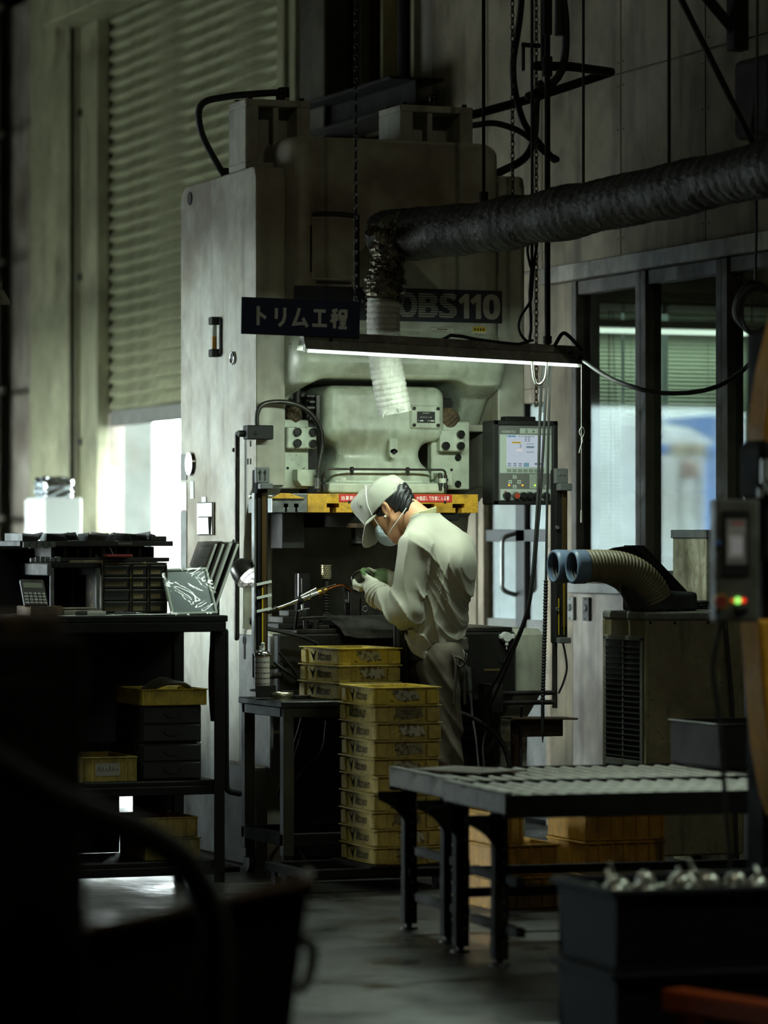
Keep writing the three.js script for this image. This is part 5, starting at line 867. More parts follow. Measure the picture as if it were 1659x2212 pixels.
single('apron_hook_cloth', 'black work cloth hanging down at the end of the workbench', 'cloth', (() => { const g = new THREE.PlaneGeometry(0.16, 0.42, 14, 20), a = g.attributes.position; for (let i = 0; i < a.count; i++) { const x = a.getX(i), y = a.getY(i); a.setZ(i, 0.012 * Math.sin(x * 60 + y * 6) + 0.02 * (0.21 - y)); a.setX(i, x * (0.6 + 0.4 * smooth(0.21, -0.1, y))); } g.computeVertexNormals(); return mv(g, 4.835, 0.84, -14.2, 0, PI / 2, 0); })(), flat(14, 14, 14, 0.9, 0, { side: THREE.DoubleSide }));
single('hook_bar', 'black hooked bar leaning at the end of the workbench', 'bar', bentPipe([[4.828, 1.0, -14.06], [4.828, 0.4, -14.05], [4.83, 0.36, -14.05], [4.88, 0.35, -14.04]], 0.012, 0.02), M.blackPaint);
// inside the bench
function toolTray(name, label, x0, x1, y, z0, z1, h, m, group) {
  const t = thing(name, label, 'tray', [(x0 + x1) / 2, y, (z0 + z1) / 2], { group });
  put(t, 'floor_plate', B(x0 + 0.01, x1 - 0.01, y, y + 0.004, z0 + 0.01, z1 - 0.01), m);
  put(t, 'side_wall', merge(B(x0 + 0.006, x1 - 0.006, y, y + h, z1 - 0.014, z1 - 0.008), B(x0 + 0.006, x1 - 0.006, y, y + h, z0 + 0.008, z0 + 0.014), B(x0 + 0.006, x0 + 0.012, y, y + h, z0, z1), B(x1 - 0.012, x1 - 0.006, y, y + h, z0, z1)), m);
  put(t, 'rim', merge(B(x0, x1, y + h - 0.006, y + h, z1 - 0.008, z1), B(x0, x1, y + h - 0.006, y + h, z0, z0 + 0.008), B(x0, x0 + 0.008, y + h - 0.006, y + h, z0, z1), B(x1 - 0.008, x1, y + h - 0.006, y + h, z0, z1)), m);
  puts(t, 'corner_rib', [x0 + 0.05, x1 - 0.05].map((x) => B(x - 0.004, x + 0.004, y, y + h, z1 - 0.009, z1 - 0.002)), m);
  return t;
}
toolTray('yellow_tray', 'yellow plastic tray of cables on top of the black drawer units', 4.485, 4.765, 0.705, -14.45, -14.09, 0.066, M.yellowPlastic, 'yellow trays in the workbench');
toolTray('yellow_tray', 'yellow plastic tray with a written label on the middle bench shelf', 4.235, 4.475, 0.405, -14.48, -14.1, 0.10, M.yellowDull, 'yellow trays in the workbench').userData.label;
single('tray_label', 'white label with black handwriting on the shelf tray', 'label', mv(card(0.1, 0.05), 4.35, 0.455, -14.1065), print(200, 100, (x, w, h) => { x.fillStyle = '#a8a698'; x.fillRect(0, 0, w, h); x.strokeStyle = '#222'; x.lineWidth = 4; for (let i = 0; i < 6; i++) { x.beginPath(); x.moveTo(14 + i * 30, 70); x.lineTo(28 + i * 30, 26 + (i % 3) * 10); x.lineTo(34 + i * 30, 66); x.stroke(); } }));
toolTray('yellow_tray', 'dirty yellow tray on the bottom bench shelf under the red cloth', 4.50, 4.74, 0.086, -14.45, -14.1, 0.09, M.yellowDull, 'yellow trays in the workbench');
toolTray('yellow_tray', 'dirty yellow tray stacked second on the bottom bench shelf', 4.48, 4.73, 0.178, -14.45, -14.1, 0.08, M.yellowDull, 'yellow trays in the workbench');
single('red_cloth', 'dark red cloth crumpled in the upper bottom-shelf tray', 'cloth', net((p) => sdEll(p, [4.63, 0.24, -14.27], [0.09, 0.025, 0.13]) + 0.006 * Math.sin(p[0] * 120) * Math.sin(p[2] * 90 + p[1] * 50), [4.52, 0.18, -14.42], [4.74, 0.29, -14.12], 0.011), flat(96, 26, 22, 0.9));
single('cable_bundle', 'bundle of grey cables in the yellow tray on the drawer units', 'cables', merge(...[0, 1, 2, 3].map((k) => pipe([[4.55, 0.745 + k * 0.006, -14.3], [4.62, 0.785 + k * 0.007, -14.2 - k * 0.03], [4.69, 0.79, -14.18 - k * 0.03], [4.735, 0.76, -14.2], [4.74, 0.745, -14.25]], 0.006, 24))), M.greyCable);
for (const [y, l] of [[0.406, 'lower'], [0.556, 'upper']]) {
  const t = thing('drawer_unit', `black plastic drawer unit, ${l} of the two stacked on the bench shelf`, 'drawers', [4.62, y, -14.28], { group: 'black drawer units in the workbench' });
  put(t, 'case', B(4.49, 4.745, y, y + 0.147, -14.46, -14.12, 0.004), M.darkPlastic);
  for (const k of [0, 1]) { const d = put(t, 'drawer', B(4.498, 4.737, y + 0.006 + k * 0.071, y + 0.07 + k * 0.071, -14.2, -14.108, 0.003), M.darkPlastic); put(d, 'handle', mv(new THREE.TorusGeometry(0.03, 0.004, 6, 14, PI).scale(1, 0.6, 1), 4.617, y + 0.046 + k * 0.071, -14.105, PI, 0, 0), M.darkPlastic); }
}
// glossy white carton with a foil bag far behind the bench
{
  const t = thing('white_carton', 'tall glossy white carton standing near the shutter column', 'carton', [6.22, 0, -21.15]);
  put(t, 'box', B(6.10, 6.33, 0.9, 1.62, -21.45, -21.05, 0.006), flat(214, 220, 216, 0.35));
  put(t, 'film', B(6.095, 6.1, 0.9, 1.61, -21.45, -21.05), M.clearFilm);
  single('carton_stand', 'dark steel stand under the white carton', 'stand', merge(B(6.08, 6.35, 0.86, 0.9, -21.47, -21.03), ...[[6.1, -21.44], [6.33, -21.44], [6.1, -21.06], [6.33, -21.06]].map(([x, z]) => B(x - 0.015, x + 0.015, 0, 0.86, z - 0.015, z + 0.015))), M.darkSteel);
  single('foil_bag', 'crumpled silver foil bag lying on the white carton', 'bag', net((p) => Math.max(sdBox(p, [6.215, 1.68, -21.25], [0.085, 0.06, 0.12], 0.02), 0) + (sdBox(p, [6.215, 1.68, -21.25], [0.085, 0.06, 0.12], 0.02) < 0 ? sdBox(p, [6.215, 1.68, -21.25], [0.085, 0.06, 0.12], 0.02) : 0) + 0.016 * Math.abs(Math.sin(p[0] * 31 + 2 * Math.sin(p[1] * 40))) * Math.abs(Math.sin(p[1] * 37 + p[2] * 22)) - 0.01, [6.08, 1.60, -21.42], [6.35, 1.80, -21.08], 0.011), flat(206, 212, 216, 0.22, 1));
}
// ================================================================ SIDE TABLE, CRATES, DIE AND TORCH
{
  const t = thing('steel_table', 'dark steel side table on castors in front of the press', 'table', [5.3, 0, -14.2]);
  put(t, 'tabletop', B(5.02, 5.55, 0.695, 0.72, -14.46, -13.93, 0.003), M.darkSteel);
  put(t, 'apron', merge(B(5.03, 5.54, 0.655, 0.695, -13.955, -13.94), B(5.03, 5.045, 0.655, 0.695, -14.44, -13.955)), M.olivePaint);
  for (const [x, z] of [[5.03, -13.98], [5.03, -14.45], [5.5, -13.98], [5.5, -14.45]]) put(t, 'leg', merge(B(x, x + 0.045, 0.1, 0.695, z, z + 0.045)), M.olivePaint);
  put(t, 'lower_rail', merge(B(5.03, 5.54, 0.14, 0.19, -13.98, -13.94), B(5.03, 5.54, 0.14, 0.19, -14.45, -14.41), B(5.03, 5.07, 0.14, 0.19, -14.41, -13.98), B(5.5, 5.54, 0.14, 0.19, -14.41, -13.98)), M.blackPaint);
  for (const [x, z] of [[5.055, -13.96], [5.055, -14.42], [5.52, -13.96], [5.52, -14.42]]) put(t, 'castor', merge(mv(new THREE.CylinderGeometry(0.04, 0.04, 0.028, 18), x, 0.04, z, 0, 0, PI / 2), B(x - 0.02, x + 0.02, 0.06, 0.102, z - 0.015, z + 0.015)), M.rubber);
}
// crate: 0.28 wide (x), 0.39 deep (z), 0.072 pitch; built once at the origin, front towards +z
function crateGeo() {
  const w = 0.135, d = 0.19, h = 0.069, wall = [], p = 0.006;
  wall.push(B(-w + 0.012, w - 0.012, 0.002, 0.006, -d + 0.012, d - 0.012));
  for (const s of [-1, 1]) { wall.push(mv(cbox(2 * w - 0.012, h - 0.004, 0.004, 0.001), 0, h / 2, s * (d - 0.008), s * 0.05)); wall.push(mv(cbox(0.004, h - 0.004, 2 * d - 0.012, 0.001), s * (w - 0.008), h / 2, 0, 0, 0, -s * 0.05)); }
  return merge(...wall);
}
const crateParts = (() => {
  const w = 0.135, d = 0.19, h = 0.069;
  const rim = ext([[-w - 0.011, -d - 0.004], [-w - 0.004, -d - 0.011], [w + 0.004, -d - 0.011], [w + 0.011, -d - 0.004], [w + 0.011, d + 0.004], [w + 0.004, d + 0.011], [-w - 0.004, d + 0.011], [-w - 0.011, d + 0.004]], 0, 0.005, 0.001, [[[-w + 0.004, -d + 0.004], [-w + 0.004, d - 0.004], [w - 0.004, d - 0.004], [w - 0.004, -d + 0.004]]]);
  rim.rotateX(-PI / 2); rim.translate(0, h - 0.004, 0);
  const posts = [];
  for (const sx of [-1, 1]) for (const sz of [-1, 1]) { posts.push(mv(cbox(0.045, h - 0.012, 0.012, 0.004), sx * (w - 0.03), h / 2 - 0.004, sz * (d - 0.002), sz * 0.05)); posts.push(mv(cbox(0.012, h - 0.012, 0.045, 0.004), sx * (w - 0.002), h / 2 - 0.004, sz * (d - 0.032), 0, 0, -sx * 0.05)); posts.push(mv(cbox(0.016, h - 0.012, 0.016, 0.005), sx * (w - 0.005), h / 2 - 0.004, sz * (d - 0.005), 0, PI / 4, 0)); }
  const foot = merge(B(-w + 0.008, w - 0.008, 0, 0.004, d - 0.014, d - 0.002), B(-w + 0.008, w - 0.008, 0, 0.004, -d + 0.002, -d + 0.014), B(-w + 0.002, -w + 0.014, 0, 0.004, -d + 0.008, d - 0.008), B(w - 0.014, w - 0.002, 0, 0.004, -d + 0.008, d - 0.008));
  return { shell: crateGeo(), rim, posts: merge(...posts), foot };
})();
const mizuno = (big) => print(512, 160, (x, w, h) => {
  x.clearRect(0, 0, w, h); x.fillStyle = 'rgba(16,18,30,0.96)';
  if (!big) { x.save(); x.translate(10, 18); x.beginPath(); x.moveTo(0, 22); x.quadraticCurveTo(60, 36, 84, 60); x.quadraticCurveTo(110, 34, 140, 0); x.quadraticCurveTo(120, 60, 104, 78); x.quadraticCurveTo(108, 104, 88, 130); x.quadraticCurveTo(78, 96, 62, 84); x.quadraticCurveTo(44, 46, 0, 22); x.fill(); x.restore(); }
  x.save(); x.translate(big ? 30 : 168, 128); x.transform(1, 0, -0.28, 1, 0, 0); x.scale(big ? 1.05 : 0.78, big ? 1.25 : 1.0); x.font = 'bold 104px sans-serif'; x.fillText('M', 0, 0); x.font = 'bold 84px sans-serif'; x.fillText('IZUNO', 92, 0); x.restore();
}, { transparent: true, roughness: 0.95, specularIntensity: 0.2 });
const logoMat = mizuno(false), logoBig = mizuno(true);
const sticker = (k) => print(256, 128, (x, w, h) => {
  let s = k * 977 + 5; const r = () => ((s = (s * 16807) % 2147483647) / 2147483647); x.clearRect(0, 0, w, h);
  x.fillStyle = ['#a8a48e', '#8c866c', '#b4b2a2', '#6e654a'][k % 4]; x.beginPath(); x.moveTo(10 + r() * 30, 10); x.lineTo(w - 12 - r() * 40, 8 + r() * 16); x.lineTo(w - 8, h - 14 - r() * 30); x.lineTo(w * 0.55, h - 8); x.lineTo(14 + r() * 50, h - 10 - r() * 20); x.closePath(); x.fill();
  x.fillStyle = 'rgba(74,62,34,0.55)'; for (let i = 0; i < 16; i++) { x.beginPath(); x.ellipse(r() * w, r() * h, 6 + r() * 26, 3 + r() * 13, r() * 3, 0, 7); x.fill(); }
  if (k % 2) { x.fillStyle = '#2c2a24'; for (let i = 0; i < 4; i++) x.fillRect(60 + i * 32, 34, 20, 12); x.fillRect(70, 62, 90, 7); }
}, { transparent: true });
const stickers = [0, 1, 2, 3, 4, 5].map(sticker);
function crate(label, at, ry, m, k, group, big) {
  const t = thing('plastic_crate', label, 'crate', at, { ry, group });
  lp(t, 'shell', crateParts.shell, m); lp(t, 'rim', crateParts.rim, m); lp(t, 'corner_posts', crateParts.posts, m).userData.kind = 'stuff'; lp(t, 'foot', crateParts.foot, m);
  lp(t, 'logo_print', card(0.25, 0.064), big ? logoBig : logoMat, [-0.1312, 0.036, 0.0], [0, -PI / 2, 0]).rotation.set(0, -PI / 2, 0);
  lp(t, 'sticker', card(0.125, 0.05), stickers[k % 6], [0.005 + 0.01 * Math.sin(k), 0.036, 0.1875], [0.05, 0, 0.02 * Math.sin(k * 3)]);
  return t;
}
const ord = ['lowest', 'second', 'third', 'fourth', 'fifth', 'sixth', 'seventh', 'eighth', 'ninth', 'top'];
for (let i = 0; i < 10; i++) crate(i === 9 ? 'brighter coloured yellow crate on top of the tall crate stack on the dolly' : i === 8 ? 'grimy yellow crate with oversized lettering just below the top of the tall stack' : `${ord[i]} dull yellow crate counted from the dolly in the tall stack`, [5.377 + 0.004 * Math.sin(i * 2.1), 0.097 + i * 0.0693, -13.655 + 0.004 * Math.cos(i * 3.3)], 0.02 * Math.sin(i * 1.9) - 0.01, i === 9 ? M.yellowPlastic : M.yellowDull, i + 1, 'crates stacked on the dolly', i === 8);  // top crate is brighter, the light on it put into the colour
for (let i = 0; i < 3; i++) crate(['bottom yellow crate of the three on the steel table', 'middle yellow crate of the three on the steel table', 'bright topmost yellow crate of the three on the steel table'][i], [5.40 + 0.003 * i, 0.721 + i * 0.0693, -14.17], 0.08 - 0.01 * i, i === 2 ? M.yellowPlastic : M.yellowDull, i * 2, 'crates on the steel table');  // topmost crate takes the brighter, lit yellow
{
  const t = thing('dolly', 'low black steel dolly under the tall crate stack', 'dolly', [5.37, 0, -13.66]);
  put(t, 'deck', merge(B(5.21, 5.55, 0.078, 0.096, -13.88, -13.44), B(4.93, 5.55, 0.055, 0.09, -13.475, -13.44), B(4.93, 5.21, 0.055, 0.09, -13.88, -13.845), B(4.93, 4.965, 0.055, 0.09, -13.845, -13.475)), M.blackPaint);
  for (const [x, z] of [[4.96, -13.49], [5.51, -13.49], [4.96, -13.83], [5.51, -13.83]]) put(t, 'castor', merge(mv(new THREE.CylinderGeometry(0.027, 0.027, 0.022, 16), x, 0.027, z, 0, 0, PI / 2), B(x - 0.014, x + 0.014, 0.05, 0.078, z - 0.012, z + 0.012)), M.rubber);
}
// on the table
{
  const c = thing('spray_can', 'spray can with an orange shoulder and printed white label', 'spray can', [5.04, 0.76, -14.22]);
  put(c, 'body', mv(lathe([[0, 0], [0.03, 0], [0.031, 0.003], [0.031, 0.13], [0.0305, 0.134]], 24), 5.04, 0.76, -14.22), print(512, 256, (x, w, h) => { x.fillStyle = '#c8c4ba'; x.fillRect(0, 0, w, h); x.fillStyle = '#7a241a'; x.fillRect(0, 232, w, 24); x.fillStyle = '#c06a1a'; x.fillRect(0, 0, w, 26); x.fillStyle = '#a83a24'; for (let i = 0; i < 7; i++) x.fillRect(i * 74 + 6, 40, 52, 12); x.fillStyle = '#55524a'; for (let r = 0; r < 15; r++) for (let i = 0; i < 20; i++) x.fillRect(i * 26 + 2, 62 + r * 11, 20 - (i * 7 + r * 5) % 9, 3); }, { roughness: 0.35, metalness: 0.2 }));
  put(c, 'shoulder', mv(lathe([[0.0305, 0.134], [0.0325, 0.136], [0.0325, 0.142], [0.028, 0.152], [0.014, 0.16], [0, 0.16]], 24), 5.04, 0.76, -14.22), M.chrome);
  put(c, 'nozzle', merge(rod([5.04, 0.915, -14.22], [5.04, 0.935, -14.22], 0.011, 12), rod([5.04, 0.93, -14.215], [5.04, 0.948, -14.21], 0.007, 10)), M.white);
  const h = thing('can_holder', 'bent steel bracket holding the spray can on the table', 'holder', [5.04, 0.72, -14.22]);
  put(h, 'base', B(4.99, 5.09, 0.721, 0.726, -14.27, -14.17), M.darkSteel);
  put(h, 'cheek_plate', ext([[5.0, 0.726], [5.08, 0.726], [5.083, 0.775], [5.0, 0.775]], -14.188, -14.184, 0.0005), M.darkSteel);
  put(h, 'cheek_plate', merge(B(5.083, 5.087, 0.726, 0.775, -14.26, -14.184), B(5.0, 5.083, 0.75, 0.7595, -14.26, -14.19)), M.darkSteel);
}
single('tape_roll', 'shiny roll of silver tape lying on the steel table', 'tape roll', merge(mv(lathe([[0.028, -0.013], [0.05, -0.013], [0.05, 0.013], [0.028, 0.013], [0.028, -0.013]], 36), 5.115, 0.734, -14.2)), flat(196, 190, 158, 0.28, 0.9));
single('scrap_plates', 'small pile of dark scrap plates beside the tape roll', 'scrap', merge(mv(cbox(0.09, 0.006, 0.03, 0.001), 5.205, 0.724, -14.18, 0, 0.3, 0), mv(cbox(0.07, 0.006, 0.03, 0.001), 5.20, 0.731, -14.185, 0, -0.2, 0.02), mv(cbox(0.06, 0.005, 0.02, 0.001), 5.14, 0.7505, -14.2, 0, 0.2, 0.02)), M.darkSteel);
// ---- die set on the bolster
const dieTop = 0.996;
{
  const t = thing('die_set', 'steel die set with guide post and spring on the press bed', 'die set', [5.55, dieTop, -14.75]);
  put(t, 'die_shoe', merge(B(5.24, 5.44, dieTop, dieTop + 0.022, -14.85, -14.58), B(5.46, 6.0, dieTop, dieTop + 0.036, -15.1, -14.66)), M.darkSteel);
  put(t, 'side_block', merge(B(5.26, 5.42, dieTop + 0.022, dieTop + 0.05, -14.76, -14.58), B(5.30, 5.38, dieTop + 0.05, dieTop + 0.075, -14.74, -14.62)), M.steel);
  put(t, 'guide_post', merge(rod([5.505, dieTop + 0.036, -14.72], [5.505, 1.26, -14.72], 0.012, 16), rod([5.505, dieTop + 0.036, -14.72], [5.505, dieTop + 0.06, -14.72], 0.03, 18), B(5.455, 5.56, dieTop + 0.02, dieTop + 0.045, -14.76, -14.68)), M.steel);
  const sp = []; for (let i = 0; i <= 130; i++) { const a = i / 130 * 2 * PI * 9; sp.push([5.505 + 0.0165 * Math.cos(a), dieTop + 0.06 + i / 130 * 0.11, -14.72 + 0.0165 * Math.sin(a)]); }
  put(t, 'spring', pipe(sp, 0.0026, 260, 6), M.steel);
  const cage = put(t, 'ball_cage', mv(lathe([[0.019, 0], [0.022, 0], [0.022, 0.058], [0.019, 0.058], [0.019, 0]], 28), 5.505, 1.203, -14.72), flat(150, 140, 108, 0.4, 0.6));
  const balls = []; for (let r = 0; r < 6; r++) for (let c = 0; c < 14; c++) { const a = (c + (r % 2) * 0.5) / 14 * 2 * PI; balls.push(mv(new THREE.SphereGeometry(0.0029, 6, 5), 5.505 + 0.0213 * Math.cos(a), 1.209 + r * 0.0092, -14.72 + 0.0213 * Math.sin(a))); }
  put(cage, 'balls', merge(...balls), M.bolt).userData.kind = 'stuff';
  put(t, 'rear_post', rod([5.405, dieTop + 0.02, -14.74], [5.405, 1.225, -14.74], 0.033, 20), M.blackPaint);
  put(t, 'stop_rod', rod([5.352, dieTop + 0.02, -14.64], [5.352, 1.225, -14.64], 0.004, 10), M.chrome);
  put(t, 'stop_rod', rod([5.362, dieTop + 0.02, -14.62], [5.362, 1.205, -14.62], 0.006, 10), M.steel);
  put(t, 'clamp_block', merge(B(5.585, 5.63, dieTop + 0.03, 1.155, -14.72, -14.64, 0.003), B(5.63, 5.662, dieTop + 0.03, 1.12, -14.71, -14.63, 0.003), B(5.58, 5.645, 1.15, 1.172, -14.73, -14.63, 0.003)), M.steel);
  put(t, 'clamp_screw', merge(ring(5.647, 1.075, -14.63, 0.011), screw(5.572, 1.11, -14.66, 0.007), B(5.576, 5.58, 1.10, 1.15, -14.67, -14.64)), M.aluminium);
  put(t, 'nest_tip', merge(rod([5.59, 1.172, -14.68], [5.59, 1.182, -14.68], 0.006), rod([5.63, 1.172, -14.68], [5.63, 1.18, -14.68], 0.006)), M.bolt);
}
single('chute_plate', 'bent grey steel chute plate at the front edge of the press bed', 'chute', (() => {
  const g = new THREE.PlaneGeometry(0.56, 0.16, 30, 10); g.rotateX(-PI / 2); const a = g.attributes.position;
  for (let i = 0; i < a.count; i++) { const x = a.getX(i), z = a.getZ(i); a.setY(i, -0.45 * z + (z > 0.05 ? -(z - 0.05) * 0.6 : 0) + 0.012 * smooth(-0.2, -0.28, x)); a.setX(i, x + 0.25 * (z + 0.08) * smooth(0, -0.28, x)); }
  g.computeVertexNormals(); return merge(mv(g, 5.725, 1.01, -14.53), B(5.46, 6.0, 1.042, 1.048, -14.63, -14.605));
})(), worn([112, 110, 104], { alt: [84, 82, 76], specks: 0.14, k: 171, metres: 0.25, rough: 0.42, metal: 0.6 }));
single('sliding_tube', 'small cluster of bolts and washers at the chute edge', 'bolts', merge(rod([5.35, 0.996, -14.55], [5.35, 1.03, -14.55], 0.014, 10), rod([5.39, 0.996, -14.545], [5.39, 1.022, -14.545], 0.016, 10), B(5.40, 5.45, 0.996, 1.01, -14.56, -14.53), rod([5.325, 1.04, -14.55], [5.44, 1.045, -14.55], 0.006, 8)), M.steel);
// ---- blow torch reaching into the die
{
  const t = thing('gas_torch', 'chrome gas torch with a bent copper nozzle aimed at the die', 'torch', [5.2, 1.05, -14.4]);
  const a = [5.075, 1.05, -14.42], b = [5.43, 1.165, -14.46], on = (k, dy = 0) => [lerp(a[0], b[0], k), lerp(a[1], b[1], k) + dy, lerp(a[2], b[2], k)];
  put(t, 'handle', merge(rod(on(0.0), on(0.2), 0.007, 10), rod(on(0.16), on(0.3), 0.0105, 12), rod(on(0.2), on(0.215), 0.013, 12), rod(on(0.28), on(0.295), 0.013, 12)), M.steel);
  put(t, 'body', merge(rod(on(0.3), on(0.5), 0.008, 10), rod(on(0.48), on(0.58), 0.011, 12), rod(on(0.58), on(0.84), 0.0155, 14), sph(...on(0.7), 0.018), rod(on(0.6, 0.012), on(0.8, 0.022), 0.008, 10)), M.chrome);
  put(t, 'valve', merge(mv(rod([0, 0, 0], [0.0, -0.035, 0.01], 0.006, 8), ...on(0.62, -0.01)), mv(cbox(0.05, 0.006, 0.018, 0.002), ...on(0.64, -0.046), 0, 0, 0.2)), M.aluminium);
  put(t, 'valve_knob', merge(rod(on(0.82), on(0.86), 0.018, 8), rod(on(0.9), on(0.94), 0.014, 6)), M.brass);
  put(t, 'oxygen_tube', rod(on(0.62, 0.02), [5.455, 1.182, -14.47], 0.003, 8), M.chrome);
  put(t, 'nozzle', merge(pipe([on(0.92), [5.455, 1.174, -14.465], [5.475, 1.178, -14.47], [5.50, 1.175, -14.48], [5.53, 1.16, -14.5]], 0.0052, 24), rod([5.53, 1.16, -14.5], [5.545, 1.152, -14.51], 0.004, 8, 0.0015)), M.copper);
  put(t, 'holder', merge(rod([5.285, 0.996, -14.5], [5.285, 1.15, -14.44], 0.007, 8), sph(5.285, 1.115, -14.44, 0.016)), M.blackPaint);
  put(t, 'gas_hose', merge(pipe([on(0.02), [5.06, 1.04, -14.42], [5.07, 1.02, -14.42], [5.2, 0.99, -14.45], [5.32, 0.955, -14.46], [5.36, 0.90, -14.45], [5.3, 0.6, -14.482], [5.2, 0.3, -14.482]], 0.0065, 70), pipe([on(0.02), [5.055, 1.035, -14.41], [5.08, 1.01, -14.41], [5.22, 0.98, -14.43], [5.33, 0.95, -14.44], [5.37, 0.89, -14.44], [5.32, 0.6, -14.482], [5.22, 0.3, -14.482]], 0.006, 70)), M.rubber);
}
single('floor_hose', 'thin grey hose sagging below the steel table', 'hose', merge(pipe([[5.35, 0.62, -14.3], [5.33, 0.5, -14.3], [5.25, 0.42, -14.3], [5.17, 0.32, -14.3], [5.19, 0.2, -14.3], [5.24, 0.08, -14.3], [5.26, 0.012, -14.2]], 0.006, 50), pipe([[5.2, 0.9, -14.46], [5.27, 0.82, -14.47], [5.3, 0.76, -14.5]], 0.007, 20), pipe([[5.12, 0.9, -14.44], [5.2, 0.83, -14.4], [5.26, 0.79, -14.4]], 0.007, 20)), M.rubber);
// ---- between the cheeks, right hand of the worker
single('air_gun', 'small metal air blow gun hanging from the press bed by its hose', 'air gun', merge(rod([6.005, 0.86, -14.44], [6.045, 0.8, -14.44], 0.012, 10), rod([6.04, 0.83, -14.44], [6.05, 0.73, -14.44], 0.0115, 10), rod([6.05, 0.73, -14.44], [6.055, 0.69, -14.44], 0.008, 8), pipe([[5.99, 0.84, -14.44], [5.975, 0.8, -14.44], [5.985, 0.77, -14.44]], 0.003, 12, 5), pipe([[6.03, 0.86, -14.44], [6.035, 0.885, -14.44], [6.02, 0.89, -14.46], [6.01, 0.87, -14.48]], 0.003, 12, 5), pipe([[6.055, 0.69, -14.44], [6.06, 0.62, -14.44], [6.07, 0.5, -14.42], [6.075, 0.3, -14.4], [6.06, 0.05, -14.4]], 0.006, 40)), M.aluminium);
single('foot_switch_box', 'worn grey switch box fixed in front of the press bed', 'switch box', merge(mv(cbox(0.055, 0.06, 0.05, 0.006), 6.015, 0.925, -14.46, 0, 0, 0.12), rod([6.02, 0.90, -14.48], [6.02, 0.86, -14.5], 0.008)), worn([120, 116, 104], { alt: [90, 86, 76], k: 173, metres: 0.15, rough: 0.5, metal: 0.4 }));
single('regulator', 'white round pressure regulator on the press bed corner', 'regulator', merge(mv(new THREE.CylinderGeometry(0.02, 0.022, 0.03, 18), 6.235, 0.955, -14.485, PI / 2), B(6.205, 6.275, 0.945, 0.967, -14.5, -14.48, 0.004), rod([6.235, 0.92, -14.48], [6.235, 0.94, -14.48], 0.008), B(6.232, 6.238, 0.9, 0.92, -14.483, -14.477)), M.white);
single('press_nameplate', 'worn brass lettering strip on the front of the press bed', 'nameplate', mv(card(0.085, 0.014), 6.18, 0.815, -14.4985), print(170, 28, (x, w, h) => { x.fillStyle = '#221e14'; x.fillRect(0, 0, w, h); x.fillStyle = '#8a6c2c'; for (let i = 0; i < 11; i++) x.fillRect(6 + i * 15, 6, 10, 14); }));
single('grey_pouch', 'dark leather pouch hung between the worker and the press bed', 'pouch', net((p) => sdEll(p, [5.97, 0.845, -14.44], [0.05, 0.024, 0.03]), [5.9, 0.8, -14.49], [6.04, 0.89, -14.39], 0.009), flat(40, 37, 33, 0.5));
single('oil_drum', 'dark steel waste drum standing behind the conveyor under the bed', 'drum', mv(lathe([[0, 0], [0.14, 0], [0.14, 0.34], [0.145, 0.345], [0.145, 0.355], [0.135, 0.355], [0.135, 0.02], [0, 0.02]], 28), 6.08, 0, -14.32), M.darkSteel);
single('under_bed_hoses', 'tangle of black hoses under the press bed', 'hoses', merge(pipe([[5.9, 0.66, -14.47], [6.05, 0.62, -14.44], [6.18, 0.52, -14.42], [6.22, 0.36, -14.4], [6.16, 0.2, -14.34]], 0.011, 50), pipe([[6.16, 0.66, -14.46], [6.13, 0.58, -14.44], [6.10, 0.5, -14.42], [6.08, 0.4, -14.36]], 0.006, 30), pipe([[6.27, 0.66, -14.4], [6.265, 0.5, -14.4], [6.25, 0.1, -14.36]], 0.006, 30)), M.rubber);
single('side_ledge', 'thin steel ledge plate sticking out beside the press bed', 'ledge', merge(mv(cbox(0.30, 0.008, 0.14, 0.002), 6.36, 0.61, -14.42, 0, 0, -0.02), B(6.28, 6.48, 0.53, 0.605, -14.5, -14.44), B(6.26, 6.3, 0.0, 0.6, -14.5, -14.46)), M.rust);
single('heavy_chain', 'heavy dark chain hanging behind the press bed', 'chain', chain([6.26, 0.98, -15.845], [6.26, 2.0, -15.845], 0.05, 0.007), M.darkSteel);
single('heavy_chain', 'second dark chain hanging in front of the glazed side door', 'chain', chain([6.49, 0.98, -15.845], [6.49, 2.0, -15.845], 0.04, 0.006), M.darkSteel);
